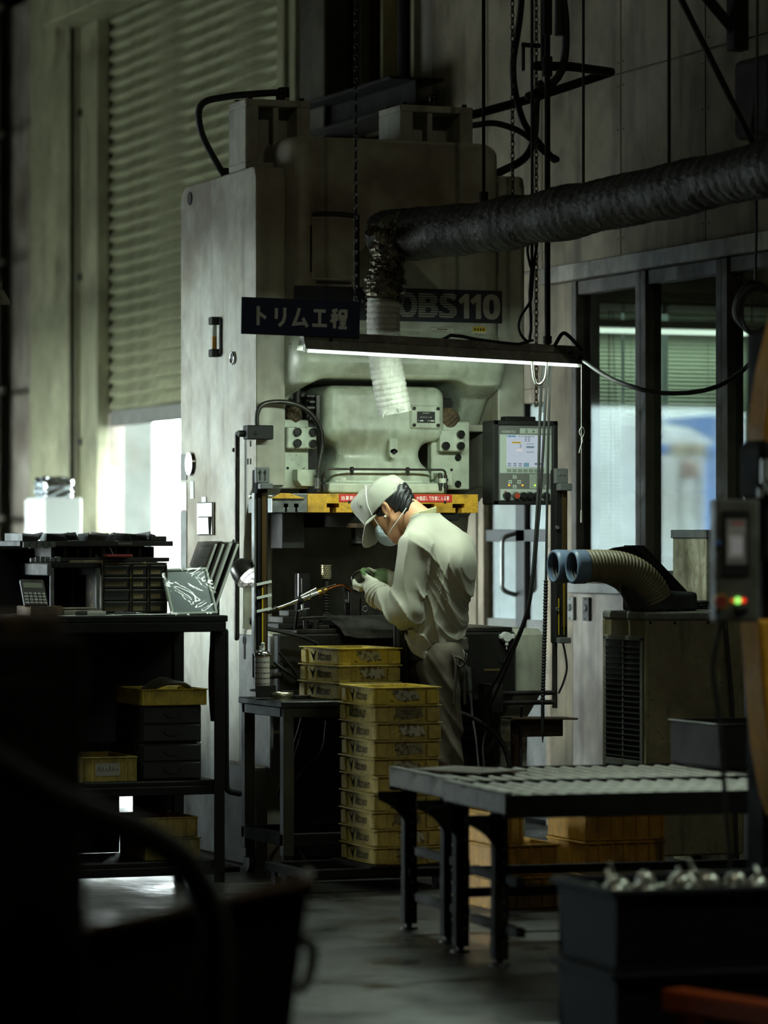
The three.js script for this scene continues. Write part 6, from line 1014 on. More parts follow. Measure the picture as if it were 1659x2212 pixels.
// ================================================================ THE WORKER (own axes: x along the picture, z towards the viewer)
{
  const who = thing('person', 'worker in pale work jacket, cap and mask bending over the press bed', 'person', [5.757, 0, -14.09], { ry: -YAW });
  const add = (a, b, s = 1) => [a[0] + b[0] * s, a[1] + b[1] * s, a[2] + b[2] * s], dot = (a, b) => a[0] * b[0] + a[1] * b[1] + a[2] * b[2];
  const norm = (a) => { const l = Math.hypot(...a); return a.map((v) => v / l); }, cross = (a, b) => [a[1] * b[2] - a[2] * b[1], a[2] * b[0] - a[0] * b[2], a[0] * b[1] - a[1] * b[0]];
  // head frame: f forward, u up, l to his left
  const f = norm([-0.69, -0.64, -0.33]), l0 = [-0.36, 0.0, 0.93], l = norm(add(l0, f, -dot(l0, f))), u = cross(f, l), H = [-0.185, 1.485, -0.06];
  const toHead = (p) => { const q = [p[0] - H[0], p[1] - H[1], p[2] - H[2]]; return [dot(q, f), dot(q, u), dot(q, l)]; };
  const fromHead = (a, b, c) => [0, 1, 2].map((i) => H[i] + a * f[i] + b * u[i] + c * l[i]);
  const F = [-0.866, 0, -0.5], Lf = [-0.5, 0, 0.866];   // body: forward and left
  const N0 = [-0.062, 1.418, -0.03], SL = [-0.095, 1.338, 0.15], SR = [0.085, 1.335, -0.17], EL = [-0.133, 1.085, 0.175], WL = [-0.246, 1.142, 0.03], ER = [-0.03, 1.09, -0.27], WR = [-0.175, 1.19, -0.175];
  const skull = (q) => sdEll(q, [-0.012, 0.045, 0], [0.098, 0.098, 0.076]);
  const headSdf = (p) => {
    const q = toHead(p), m = [q[0], q[1], Math.abs(q[2])];
    let d = skull(q);
    d = smin(d, sdEll(q, [0.038, -0.02, 0], [0.056, 0.088, 0.058]), 0.04);
    d = smin(d, sdEll(q, [0.062, -0.092, 0], [0.026, 0.022, 0.03]), 0.035);            // chin
    d = smin(d, sdCone(m, [-0.002, -0.045, 0.052], [0.05, -0.088, 0.026], 0.014, 0.012), 0.03);   // jaw
    d = smin(d, sdCone(q, [0.09, 0.012, 0], [0.112, -0.026, 0], 0.007, 0.013), 0.014);   // nose
    d = smin(d, sdCone(m, [0.086, 0.024, 0.012], [0.078, 0.024, 0.04], 0.007, 0.006), 0.012);   // brow
    d = smax(d, -sdEll(m, [0.092, 0.006, 0.03], [0.012, 0.010, 0.014]), 0.012);             // eye hollow
    d = smin(d, sdEll(m, [0.078, 0.006, 0.03], [0.012, 0.010, 0.012]), 0.004);              // eyeball under the lid
    d = smin(d, sdCone(q, [0.094, -0.056, -0.018], [0.094, -0.056, 0.018], 0.006, 0.006), 0.01);   // lips
    // ears: rim, hollow, lobe
    const e = [(m[0] + 0.012) * 0.95 + (m[1] - 0.002) * 0.3, (m[1] - 0.002) * 0.95 - (m[0] + 0.012) * 0.3, m[2] - 0.080 + (m[0] + 0.012) * 0.35];
    let ear = sdEll(e, [0, 0.004, 0], [0.020, 0.033, 0.009]);
    ear = smax(ear, -sdEll(e, [0.004, 0.004, 0.010], [0.011, 0.021, 0.009]), 0.004);
    ear = smin(ear, sdEll(e, [0.002, -0.026, 0.0], [0.009, 0.010, 0.006]), 0.008);
    d = smin(d, ear, 0.006);
    return d;
  };
  const neckTop = fromHead(-0.035, -0.03, 0), neck = (p) => smin(sdCone(p, neckTop, N0, 0.056, 0.062), sdCone(p, fromHead(-0.055, 0.0, 0), [0.02, 1.37, -0.01], 0.045, 0.06), 0.03);
  const bodySdf = (p) => { let d = neck(p); d = smin(d, sdCone(p, [0.0, 1.33, -0.01], [0.01, 1.15, -0.01], 0.08, 0.085), 0.05); d = smin(d, sdCone(p, [0.01, 1.15, -0.01], [-0.01, 0.9, 0], 0.085, 0.085), 0.05); for (const [a, b, ra, rb] of [[SL, EL, 0.04, 0.036], [EL, WL, 0.035, 0.026], [SR, ER, 0.04, 0.036], [ER, WR, 0.035, 0.026], [[-0.02, 0.88, 0.08], [0.02, 0.5, 0.1], 0.07, 0.05], [[0.02, 0.5, 0.1], [0.035, 0.1, 0.1], 0.05, 0.035], [[0, 0.88, -0.08], [-0.04, 0.5, -0.06], 0.07, 0.05], [[-0.04, 0.5, -0.06], [-0.03, 0.1, -0.05], 0.05, 0.035]]) d = smin(d, sdCone(p, a, b, ra, rb), 0.04); return d; };
  const headNeck = (p) => smin(headSdf(p), neck(p), 0.025);
  const skin = new THREE.MeshPhysicalMaterial({ color: srgb(202, 150, 112), roughness: 0.55, sheen: 0.2 }); skin.userData.metric = false;
  lp(who, 'body', merge(net(headNeck, [-0.36, 1.30, -0.21], [0.06, 1.64, 0.12], 0.0042), net(bodySdf, [-0.32, 0.02, -0.36], [0.2, 1.40, 0.28], 0.016)), skin);
  // ---- hair: short, swept, below the cap
  const strand = (q) => 0.0016 * Math.sin(q[0] * 150 + q[1] * 260 + 4 * Math.sin(q[2] * 40 + q[0] * 30)) + 0.0012 * Math.sin(q[0] * 210 + q[1] * 330 + q[2] * 90);
  lp(who, 'hair', net((p) => {
    const q = toHead(p), a = Math.abs(q[2]);
    let d = smin(sdEll(q, [-0.014, 0.042, 0], [0.107, 0.106, 0.084]), sdEll(q, [-0.058, -0.035, 0], [0.045, 0.055, 0.056]), 0.03) + strand(q);
    d = smax(d, q[1] - 0.06, 0.01);
    d = smax(d, q[0] - (q[1] > 0.02 ? 0.07 : 0.030 - 0.5 * Math.max(0, -q[1]) + (a > 0.05 ? 0.012 : 0)), 0.008);       // hairline and sideburn
    d = smax(d, -q[1] - 0.082 - 0.9 * Math.min(0, q[0] + 0.02) * -0.2, 0.006);                    // nape
    const hole = sdEll(q, [-0.012, -0.012, q[2] > 0 ? 0.084 : -0.084], [0.022, 0.04, 0.03]);
    const under = Math.max(-0.012 - 0.9 * (q[0] + 0.06) * 0 + (q[1] + 0.03), -(q[0] + 0.045));      // bare skin behind the ear
    d = smax(d, -hole, 0.006); d = smax(d, -Math.max(q[1] + 0.036, -(q[0] + 0.044), q[0] - 0.016), 0.008);
    return d;
  }, [-0.36, 1.34, -0.2], [0.04, 1.66, 0.11], 0.0034), flat(26, 25, 27, 0.42, 0, { sheen: 0.5, sheenRoughness: 0.4 }));
  const cloth = (c, r = 0.9) => { const m = new THREE.MeshPhysicalMaterial({ color: srgb(...c), roughness: r, sheen: 0.15, bumpMap: every(weaveBump, 0.06), bumpScale: 0.0004 }); return m; };
  // ---- cap with soft crown and long peak
  const capMat = cloth([168, 168, 154]);
  lp(who, 'cap', net((p) => {
    const q = toHead(p), wr = 0.0035 * Math.sin(q[0] * 70 + 3 * Math.sin(q[2] * 40)) * smooth(0.06, 0.12, q[1]);
    let d = sdEll(q, [0.006, 0.052, 0], [0.125, 0.112, 0.094]) + wr;
    d = smax(d, q[1] - 0.150 + 0.12 * Math.max(0, -q[0]), 0.04);
    d = smin(d, sdEll(q, [0.075, 0.105, 0], [0.05, 0.045, 0.07]) + wr, 0.03);                       // crown falls forward
    const inner = sdEll(q, [0.002, 0.044, 0], [0.115, 0.104, 0.0865]);
    d = smax(d, -inner, 0.004);
    d = smax(d, 0.028 - q[1] - 0.10 * Math.min(0, q[0]), 0.004);
    // band
    const band = smax(Math.abs(sdEll(q, [0.004, 0.048, 0], [0.1195, 0.110, 0.091])) - 0.0028, Math.abs(q[1] - 0.045 - 0.10 * Math.min(0, q[0]) * -1) - 0.019, 0.003);
    return Math.min(d, band);
  }, [-0.37, 1.36, -0.2], [0.03, 1.68, 0.12], 0.0045), capMat);
  lp(who, 'cap_peak', net((p) => {
    const q = toHead(p), s = q[1] - 0.034 + 0.75 * Math.max(0, q[0] - 0.09) + 2.2 * q[2] * q[2];
    return smax(Math.abs(s) - 0.0036, smax(Math.hypot(q[0] - 0.07, q[2] * 0.98) - 0.118, 0.098 - q[0] - 6 * q[2] * q[2], 0.004), 0.003) * 0.75;
  }, [-0.42, 1.24, -0.26], [-0.12, 1.56, 0.12], 0.0032), capMat);
  lp(who, 'cap_button', mv(new THREE.SphereGeometry(0.009, 10, 8), ...fromHead(0.03, 0.152, 0)), capMat);
  lp(who, 'cap_eyelet', merge(...[[0.095, 0.10, 0.062], [0.066, 0.085, 0.083]].map((a) => mv(new THREE.SphereGeometry(0.0032, 8, 6), ...fromHead(...a)))), M.bolt);
  // ---- mask, straps, ear plug
  lp(who, 'mask', net((p) => {
    const q = toHead(p);
    let d = sdEll(q, [0.062, -0.055, 0], [0.062, 0.062, 0.068]);
    d = smax(d, -sdEll(q, [0.056, -0.055, 0], [0.060, 0.060, 0.066]), 0.003); d = smax(d, 0.052 - q[0] + 0.25 * Math.abs(q[1] + 0.05), 0.004);
    return d;
  }, [-0.32, 1.30, -0.19], [-0.10, 1.50, 0.08], 0.0036), flat(206, 220, 230, 0.85));
  const st = (pts) => pipe(pts.map((a) => fromHead(...a)), 0.0022, 30, 6);
  lp(who, 'mask_strap', st([[0.062, -0.018, 0.066], [0.05, 0.02, 0.084], [0.035, 0.06, 0.098], [0.015, 0.1, 0.092], [0, 0.14, 0.06]]), M.white);
  lp(who, 'mask_strap', st([[0.050, -0.075, 0.064], [0.02, -0.07, 0.07], [-0.03, -0.06, 0.07], [-0.075, -0.045, 0.055]]), M.white);
  lp(who, 'ear_plug', mv(new THREE.SphereGeometry(0.006, 10, 8), ...fromHead(0.008, -0.018, 0.084)), flat(222, 220, 200, 0.5));
  // ---- jacket
  const prof = [[0.84, -0.012, 0.100, 0.170], [0.97, -0.02, 0.112, 0.178], [1.10, -0.004, 0.118, 0.176], [1.20, 0.012, 0.112, 0.180], [1.28, 0.026, 0.104, 0.185], [1.345, 0.022, 0.082, 0.160], [1.41, -0.012, 0.055, 0.085], [1.46, -0.03, 0.03, 0.05]];
  const along = (y) => { let i = 0; while (i < prof.length - 2 && y > prof[i + 1][0]) i++; const a = prof[i], b = prof[i + 1], t = clamp((y - a[0]) / (b[0] - a[0]), -0.3, 1.3), pm = prof[Math.max(0, i - 1)], pn = prof[Math.min(prof.length - 1, i + 2)]; return [1, 2, 3].map((k) => { const m0 = (b[k] - pm[k]) * 0.5, m1 = (pn[k] - a[k]) * 0.5, t2 = t * t, t3 = t2 * t; return (2 * t3 - 3 * t2 + 1) * a[k] + (t3 - 2 * t2 + t) * m0 + (3 * t2 - 2 * t3) * b[k] + (t3 - t2) * m1; }); };
  const torso = (p, grow = 0) => { const [cx, a, b] = along(p[1]), q = [p[0] - cx, 0, p[2] + 0.005], df = dot(q, F), dl = dot(q, Lf), k = Math.hypot(df / (a + grow), dl / (b + grow)); return (k - 1) * Math.min(a, b) * 0.95; };
  const ridge = (v, w) => Math.pow(0.5 + 0.5 * Math.sin(v), w);
  const crease = (v, sharp) => Math.pow(1 - Math.abs(Math.sin(v)), sharp);   // narrow raised fold
  const folds = (p) => {
    const [x, y, z] = p, low = smooth(1.34, 1.10, y), back = smooth(-0.06, 0.0, x);
    let d = 0;
    d -= 0.008 * low * crease(x * 44 + z * 15 + y * 5 + 0.7 * Math.sin(y * 11 + x * 5), 1.7) * smooth(0.9, 1.0, y) * (0.5 + 0.5 * back);
    d -= 0.006 * crease(x * 23 - y * 12 + z * 8 + 0.9 * Math.sin(x * 14 + y * 5), 2) * smooth(1.34, 1.22, y) * smooth(0.92, 1.02, y);
    d -= 0.008 * crease(y * 30 + x * 21 + 1.2 * Math.sin(z * 17), 3) * smooth(1.06, 0.98, y);
    d -= 0.003 * crease(x * 90 + z * 30 + y * 34 + 2 * Math.sin(y * 16 + x * 12), 2) * smooth(1.36, 1.25, y);
    d += 0.003 * Math.sin(x * 75 + 4 * Math.sin(y * 22) + z * 40) * smooth(1.1, 0.95, y);
    d -= 0.009 * crease(y * 24 + x * 16 + z * 6 + Math.sin(z * 20), 2.5) * smooth(1.18, 1.28, y) * smooth(1.42, 1.34, y) * smooth(0.02, -0.05, x);
    return d + 0.004;
  };
  const sleeveFolds = (p) => 0.014 * crease(p[1] * 17 + p[0] * 27 + 1.2 * Math.sin(p[2] * 18 + p[1] * 9), 2.2) * smooth(1.22, 1.10, p[1]) + 0.010 * crease(p[0] * 34 + p[2] * 7 + p[1] * 7 + 1.1 * Math.sin(p[1] * 12), 2.4) * smooth(1.08, 1.26, p[1]);
  const jacketMat = cloth([170, 167, 152]);
  lp(who, 'jacket', net((p) => {
    const hem = 0.868 + 0.05 * smooth(-0.02, -0.17, p[0]) + 0.11 * smooth(-0.09, -0.19, p[0]);
    let t = torso(p);
    t = smin(t, sdCone(p, N0, SL, 0.062, 0.066), 0.06); t = smin(t, sdCone(p, [0.01, 1.39, -0.02], SR, 0.062, 0.066), 0.06);
    t = smin(t, sdEll(p, [0.075, 1.27, -0.02], [0.068, 0.12, 0.13]), 0.08);      // rounded upper back
    t += folds(p);
    t = smin(t, smax(torso(p, 0.006), Math.abs(p[1] - hem - 0.022) - 0.022, 0.01), 0.008);   // waistband
    let arm = smin(sdCone(p, SL, EL, 0.071, 0.069), sdCone(p, EL, WL, 0.066, 0.05), 0.035);
    arm = smin(arm, sdEll(p, add(EL, [0.0, -0.014, 0]), [0.072, 0.055, 0.062]), 0.03);
    arm -= sleeveFolds(p) - 0.005;
    let armR = smin(sdCone(p, SR, ER, 0.066, 0.062), sdCone(p, ER, WR, 0.058, 0.046), 0.03);
    let d = smin(t, arm, 0.014); d = smin(d, armR, 0.03);
    // collar ring standing round the neck
    const cq = [p[0] - N0[0] - 0.004 + 0.25 * (p[1] - N0[1]), p[1] - N0[1] - 0.036 - 0.45 * (p[0] - N0[0]), p[2] - N0[2]], col = smax(Math.abs(Math.hypot(cq[0], cq[2]) - 0.072) - 0.006, Math.abs(cq[1]) - 0.032, 0.008);
    d = smin(d, col, 0.012);
    d = smax(d, -(sdCone(p, add(neckTop, [-0.03, 0.03, 0]), N0, 0.064, 0.060)), 0.006);
    d = smax(d, hem - p[1], 0.008);
    // cuffs end at the wrists
    for (const [e, w] of [[EL, WL], [ER, WR]]) { const ax = norm([w[0] - e[0], w[1] - e[1], w[2] - e[2]]); const s = dot([p[0] - w[0], p[1] - w[1], p[2] - w[2]], ax); if (s > -0.12 && Math.hypot(p[0] - w[0], p[1] - w[1], p[2] - w[2]) < 0.12) d = smax(d, s - 0.012, 0.008); }
    return d * 0.9;
  }, [-0.33, 0.84, -0.36], [0.2, 1.48, 0.28], 0.0064), jacketMat);
  // cuff bands with stitching
  const cuff = (e, w, r) => { const ax = norm([w[0] - e[0], w[1] - e[1], w[2] - e[2]]); return net((p) => { const q = [p[0] - w[0], p[1] - w[1], p[2] - w[2]], s = dot(q, ax), rad = Math.hypot(...add(q, ax, -s)); return smax(Math.abs(rad - r + 0.003 * Math.sin(s * 260 + p[1] * 90)) - 0.004, Math.abs(s + 0.012) - 0.03, 0.006); }, add(w, [-0.09, -0.09, -0.09]), add(w, [0.09, 0.09, 0.09]), 0.005); };
  lp(who, 'cuff', cuff(EL, WL, 0.050), jacketMat); lp(who, 'cuff', cuff(ER, WR, 0.046), jacketMat);
  // armhole and yoke seams, real piping on the cloth
  const shirt = cloth([190, 184, 140]);
  lp(who, 'shirt_collar', net((p) => { const cq = [p[0] - N0[0] + 0.006, p[1] - N0[1] - 0.045 - 0.3 * (p[0] - N0[0]), p[2] - N0[2]]; return smax(Math.abs(Math.hypot(cq[0], cq[2]) - 0.0625) - 0.0035, Math.abs(cq[1]) - 0.026, 0.006); }, [-0.14, 1.36, -0.1], [0.06, 1.52, 0.1], 0.0045), shirt);
  // ---- trousers
  lp(who, 'trousers', net((p) => {
    const fo = 0.007 * ridge(p[1] * 46 + p[0] * 40 + 2 * Math.sin(p[0] * 30 + p[1] * 8), 3) + 0.005 * Math.sin(p[0] * 80 + p[1] * 30);
    let d = sdEll(p, [-0.008, 0.87, 0.0], [0.125, 0.13, 0.165]);
    for (const [a, b, c] of [[[0.0, 0.86, 0.085], [0.022, 0.50, 0.1], [0.045, 0.115, 0.1]], [[-0.01, 0.86, -0.075], [-0.035, 0.5, -0.07], [-0.025, 0.115, -0.06]]]) d = smin(d, smin(sdCone(p, a, b, 0.092, 0.08), sdCone(p, b, c, 0.08, 0.086), 0.03), 0.03);
    return smax(smax(d - fo + 0.004, 0.07 - p[1], 0.01), p[1] - 0.95, 0.01) * 0.9;
  }, [-0.2, 0.05, -0.24], [0.2, 0.97, 0.26], 0.0095), cloth([88, 79, 66]));
  lp(who, 'belt', net((p) => smax(Math.abs(torso([p[0], 0.9, p[2]], -0.005)) - 0.006, Math.abs(p[1] - 0.895) - 0.02, 0.004), [-0.2, 0.86, -0.24], [0.18, 0.93, 0.24], 0.009), M.black);
  // ---- black apron in front
  lp(who, 'apron', net((p) => {
    const q = [p[0] + 0.01, 0, p[2]], df = dot(q, F), dl = dot(q, Lf), k = Math.hypot(df / 0.155, dl / 0.185);
    return smax(Math.abs((k - 1) * 0.155 + 0.006 * Math.sin(dl * 50 + p[1] * 4)) - 0.005, smax(smax(p[1] - 1.06, 0.42 - p[1], 0.02), 0.02 - df, 0.02), 0.006);
  }, [-0.24, 0.4, -0.26], [0.16, 1.09, 0.26], 0.0095), flat(14, 14, 15, 0.8));
  lp(who, 'apron_strap', merge(pipe([[0.06, 0.90, 0.15], [0.072, 0.86, 0.16], [0.07, 0.78, 0.165], [0.064, 0.70, 0.165]], 0.006, 24, 6), pipe([[0.085, 0.89, 0.12], [0.105, 0.86, 0.13], [0.108, 0.78, 0.13], [0.11, 0.70, 0.13]], 0.006, 24, 6), pipe([[0.06, 0.895, 0.15], [0.09, 0.885, 0.16], [0.11, 0.865, 0.15], [0.09, 0.85, 0.14], [0.07, 0.87, 0.145]], 0.005, 24, 6)), flat(64, 58, 48, 0.8));
  // ---- shoes
  for (const [x, z] of [[0.045, 0.1], [-0.025, -0.06]]) lp(who, 'shoe', net((p) => { const q = [p[0] - x, p[1], p[2] - z], df = dot(q, F), dl = dot(q, Lf); let d = sdEll([df, p[1], dl], [0.075, 0.04, 0], [0.125, 0.045, 0.046]); d = smin(d, sdEll([df, p[1], dl], [-0.02, 0.07, 0], [0.055, 0.06, 0.046]), 0.03); return smax(d, 0.002 - p[1], 0.006); }, [x - 0.2, 0, z - 0.2], [x + 0.12, 0.15, z + 0.12], 0.009), flat(22, 21, 20, 0.5));
  // ---- gloves: knitted white, green rubber on palm and finger tips
  const white = srgb(196, 194, 176), green = srgb(74, 104, 52);
  const gloveMat = new THREE.MeshPhysicalMaterial({ color: 0xffffff, vertexColors: true, roughness: 0.9, bumpMap: every(knitBump, 0.028), bumpScale: 0.0012 });
  const glove = (bones, paint, lo, hi) => net((p) => { let d = 9; for (const [a, b, ra, rb, k] of bones) d = smin(d, sdCone(p, a, b, ra, rb), k ?? 0.008); return d; }, lo, hi, 0.0036, paint);
  const fl = [0, 1, 2, 3].map((i) => { const z = -0.004 - i * 0.019, y = -0.004 * i; return [[-0.288, 1.180 + y, z], [-0.318, 1.176 + y, z - 0.008], [-0.338, 1.184 + y, z - 0.014], [-0.343 + 0.006 * i, 1.199 + y, z - 0.022]]; });
  lp(who, 'glove', glove([[add(WL, [0.02, -0.012, 0.022]), WL, 0.038, 0.036, 0.02], [WL, [-0.262, 1.165, 0.012], 0.036, 0.034, 0.02], [[-0.266, 1.178, 0.012], [-0.276, 1.176, -0.045], 0.025, 0.02, 0.02], [[-0.262, 1.168, 0.01], [-0.29, 1.182, -0.02], 0.03, 0.02, 0.02],
    ...fl.flatMap(([a, b, c, d]) => [[a, b, 0.0105, 0.0098], [b, c, 0.0098, 0.009], [c, d, 0.009, 0.0078]]), [[-0.262, 1.19, 0.018], [-0.281, 1.207, 0.012], 0.0165, 0.0125, 0.015], [[-0.281, 1.207, 0.012], [-0.298, 1.221, 0.001], 0.012, 0.0105], [[-0.298, 1.221, 0.001], [-0.309, 1.238, -0.012], 0.0105, 0.0085]],
  (p) => { const g = smooth(1.217, 1.226, p[1]) * smooth(-0.285, -0.295, p[0]); const c = white.clone().lerp(green, g); return [c.r, c.g, c.b]; }, [-0.38, 1.08, -0.13], [-0.18, 1.27, 0.1]), gloveMat);
  const fr = [0, 1, 2, 3].map((i) => { const z = -0.085 - i * 0.016, y = -0.012 * i; return [[-0.252, 1.232 + y, z - 0.02], [-0.282, 1.243 + y, z + 0.008], [-0.304, 1.242 + y * 0.8, z + 0.026], [-0.318, 1.232 + y * 0.8, z + 0.03]]; });
  lp(who, 'glove', glove([[add(WR, [0.03, -0.015, -0.02]), WR, 0.038, 0.037, 0.02], [WR, [-0.212, 1.205, -0.145], 0.037, 0.036, 0.02], [[-0.225, 1.222, -0.12], [-0.238, 1.190, -0.15], 0.027, 0.024, 0.02], [[-0.212, 1.205, -0.14], [-0.25, 1.22, -0.115], 0.034, 0.024, 0.02],
    ...fr.flatMap(([a, b, c, d]) => [[a, b, 0.0105, 0.0098], [b, c, 0.0098, 0.009], [c, d, 0.009, 0.0078]]), [[-0.225, 1.20, -0.115], [-0.255, 1.196, -0.085], 0.016, 0.012, 0.014], [[-0.255, 1.196, -0.085], [-0.282, 1.193, -0.07], 0.012, 0.0095]],
  (p) => { const g = smooth(-0.195, -0.21, p[0]) * smooth(-0.19, -0.155, p[2]) * smooth(1.262, 1.246, p[1] + 0.02 * Math.sin(p[0] * 90)); const c = white.clone().lerp(green, g * 0.9); return [c.r, c.g, c.b]; }, [-0.35, 1.10, -0.25], [-0.11, 1.29, -0.03]), gloveMat);
}
{ // the club head shell he holds, open towards the viewer
  const t = thing('metal_ring', 'thin polished metal shell ring held in both gloved hands', 'metal part', [5.757, 0, -14.09], { ry: -YAW });
  lp(t, 'shell', net((p) => {
    const c = [-0.309, 1.207, -0.03], q = [p[0] - c[0], p[1] - c[1], p[2] - c[2]];
    let d = sdEll(q, [0, 0, 0], [0.046, 0.038, 0.03]); d = smax(d, -sdEll(q, [0, 0, 0.004], [0.0425, 0.0345, 0.03]), 0.001); d = Math.max(d, q[2] - 0.012);
    return d;
  }, [-0.362, 1.163, -0.066], [-0.256, 1.251, -0.006], 0.0022), flat(120, 118, 110, 0.28, 0.9));
}
// ================================================================ SPOT COOLER AND WALL SIDE
{
  const t = thing('spot_cooler', 'portable spot cooler with a louvred grille and grimy beige panel', 'cooler', [6.69, 0, -13.8]);
  put(t, 'case', B(6.47, 6.915, 0.08, 1.045, -14.0, -13.6, 0.008), M.acPanel);
  put(t, 'lid', RB(6.462, 6.925, 1.04, 1.075, -14.01, -13.59, 0.012, 3), M.greyPaint);
  put(t, 'corner_trim', merge(B(6.464, 6.482, 0.08, 1.04, -13.606, -13.59), B(6.464, 6.475, 0.08, 1.04, -14.005, -13.985)), M.acPanel);
  put(t, 'grille_frame', merge(B(6.458, 6.47, 0.10, 0.97, -13.985, -13.965), B(6.458, 6.47, 0.10, 0.97, -13.635, -13.615), B(6.458, 6.47, 0.955, 0.975, -13.985, -13.615), B(6.458, 6.47, 0.44, 0.47, -13.965, -13.635), B(6.458, 6.466, 0.10, 0.97, -13.805, -13.795)), M.greyPaint);
  put(t, 'dark_grille_sheet', B(6.466, 6.4695, 0.10, 0.955, -13.965, -13.635), M.black);  // black sheet stands in for the shaded inside behind the louvres
  const lv = cbox(0.012, 0.004, 0.33, 0.001); lv.rotateZ(0.5);
  for (let y = 0.12; y < 0.95; y += 0.0225) if (Math.abs(y - 0.455) > 0.02) put(t, 'louvre', lv, M.darkPlastic, [6.461, y, -13.80]);
  put(t, 'lid_screw', merge(...[6.49, 6.6, 6.75, 6.9].map((x) => screw(x, 1.03, -13.6, 0.006))), M.bolt);
  put(t, 'foot', merge(B(6.49, 6.53, 0, 0.08, -13.64, -13.61), B(6.86, 6.9, 0, 0.08, -13.64, -13.61), B(6.49, 6.53, 0, 0.08, -13.99, -13.96), B(6.86, 6.9, 0, 0.08, -13.99, -13.96)), M.rubber);
  put(t, 'duct_base', net((p) => { let d = sdCone(p, [6.60, 1.06, -13.75], [6.50, 1.17, -13.75], 0.095, 0.07); d = smin(d, sdBox(p, [6.62, 1.11, -13.78], [0.13, 0.045, 0.1], 0.02), 0.04); return smax(d, 1.076 - p[1], 0.005); }, [6.40, 1.06, -13.92], [6.78, 1.26, -13.62], 0.011), flat(30, 32, 30, 0.6));
  put(t, 'wedge_hood', (() => { const g = ext([[6.37, 1.315], [6.43, 1.335], [6.51, 1.345], [6.78, 1.085], [6.60, 1.08], [6.48, 1.12]], -13.83, -13.815, 0.003); return merge(g, ext([[6.51, 1.345], [6.53, 1.345], [6.80, 1.085], [6.78, 1.08]], -13.90, -13.74, 0.003)); })(), M.blackPaint);
  for (const [z, dx] of [[-13.70, 0], [-13.84, -0.02]]) {
    const h = put(t, 'air_hose', lumpy([[6.24 + dx, 1.258, z], [6.30, 1.262, z], [6.40, 1.255, z], [6.48, 1.225, z], [6.54, 1.17, z], [6.57, 1.12, z]], (s) => 0.0605 + 0.006 * Math.pow(Math.abs(Math.sin(s * PI * 27)), 0.7), 324, 32), flat(104, 96, 72, 0.5));
    put(h, 'hose_lining', lumpy([[6.20 + dx, 1.258, z], [6.30, 1.262, z], [6.40, 1.25, z], [6.50, 1.21, z]], (s) => 0.057 + 0.0025 * Math.sin(s * 2 * PI * 24), 160, 28), flat(60, 56, 42, 0.5));
    put(h, 'mouth_ring', mv(lathe([[0.056, 0], [0.060, -0.004], [0.068, 0.0], [0.070, 0.012], [0.069, 0.055], [0.066, 0.06], [0.058, 0.055], [0.056, 0]], 40).rotateZ(-PI / 2), 6.188 + dx, 1.258, z), flat(92, 108, 130, 0.4));
  }
  puts(t, 'clip', [pipe([[6.56, 1.076, -13.62], [6.60, 1.10, -13.62], [6.64, 1.076, -13.62]], 0.003, 12, 5), B(6.84, 6.86, 1.076, 1.10, -13.62, -13.61), pipe([[6.50, 1.076, -13.63], [6.49, 1.105, -13.63], [6.50, 1.11, -13.63]], 0.005, 10, 5)], M.steel);
  put(t, 'power_cord', pipe([[6.82, 1.07, -13.59], [6.83, 0.9, -13.575], [6.845, 0.7, -13.57], [6.85, 0.55, -13.57], [6.86, 0.1, -13.56]], 0.009, 40), M.cable);
}
{
  const t = thing('tall_box', 'tall smudged pale steel box with an open top behind the spot cooler', 'box', [7.0, 0, -14.1]);
  put(t, 'body', merge(B(6.94, 7.12, 0.0, 1.39, -14.32, -14.0, 0.004)), M.cardboard);
  put(t, 'collar', merge(B(6.932, 6.945, 1.375, 1.41, -14.325, -13.99), B(6.932, 7.125, 1.375, 1.41, -14.0, -13.988), B(6.945, 7.125, 1.375, 1.41, -14.33, -14.32)), M.aluminium);
  put(t, 'slot_bars', merge(...[0, 1, 2, 3].map((i) => B(6.96 + i * 0.04, 6.985 + i * 0.04, 1.39, 1.402, -14.3, -14.02))), M.darkSteel);
  single('coiled_lead', 'black lead coiled on top of the spot cooler', 'cable', merge(...[0, 1, 2].map((k) => pipe(Array.from({ length: 12 }, (_, i) => { const a = i / 12 * 2 * PI; return [6.83 + (0.055 - 0.006 * k) * Math.cos(a), 1.085 + 0.012 * k, -13.85 + 0.06 * Math.sin(a)]; }), 0.006, 36, 6, 0.5, true))), M.cable);
}
for (const [z, l] of [[-15.94, 'grey wall switch plate next to the press post'], [-15.765, 'dark wall switch plate beside the spot cooler']]) {
  const t = thing('switch_plate', l, 'switch', [7.195, 0.99, z], { group: 'switch plates on the wall' });
  put(t, 'plate', B(7.188, 7.204, 0.99, 1.10, z - 0.035, z + 0.035, 0.003), z < -15.9 ? M.greyPaint : M.darkSteel);
  put(t, 'key_switch', merge(mv(new THREE.TorusGeometry(0.014, 0.004, 8, 18), 7.186, 1.05, z, 0, PI / 2, 0), mv(new THREE.CylinderGeometry(0.011, 0.011, 0.008, 14), 7.186, 1.05, z, 0, 0, PI / 2)), M.bolt);
  put(t, 'plate_screw', merge(sph(7.187, 1.09, z, 0.004, 8), sph(7.187, 1.0, z, 0.004, 8)), M.bolt);
}
single('wall_hook_fitting', 'small metal hook fitting on the wall above the control panel', 'hook', merge(mv(cbox(0.01, 0.03, 0.03), 7.195, 2.03, -16.55), pipe([[7.19, 2.03, -16.55], [7.16, 2.02, -16.55], [7.155, 2.0, -16.55], [7.17, 1.99, -16.55]], 0.005, 12, 6)), M.aluminium);
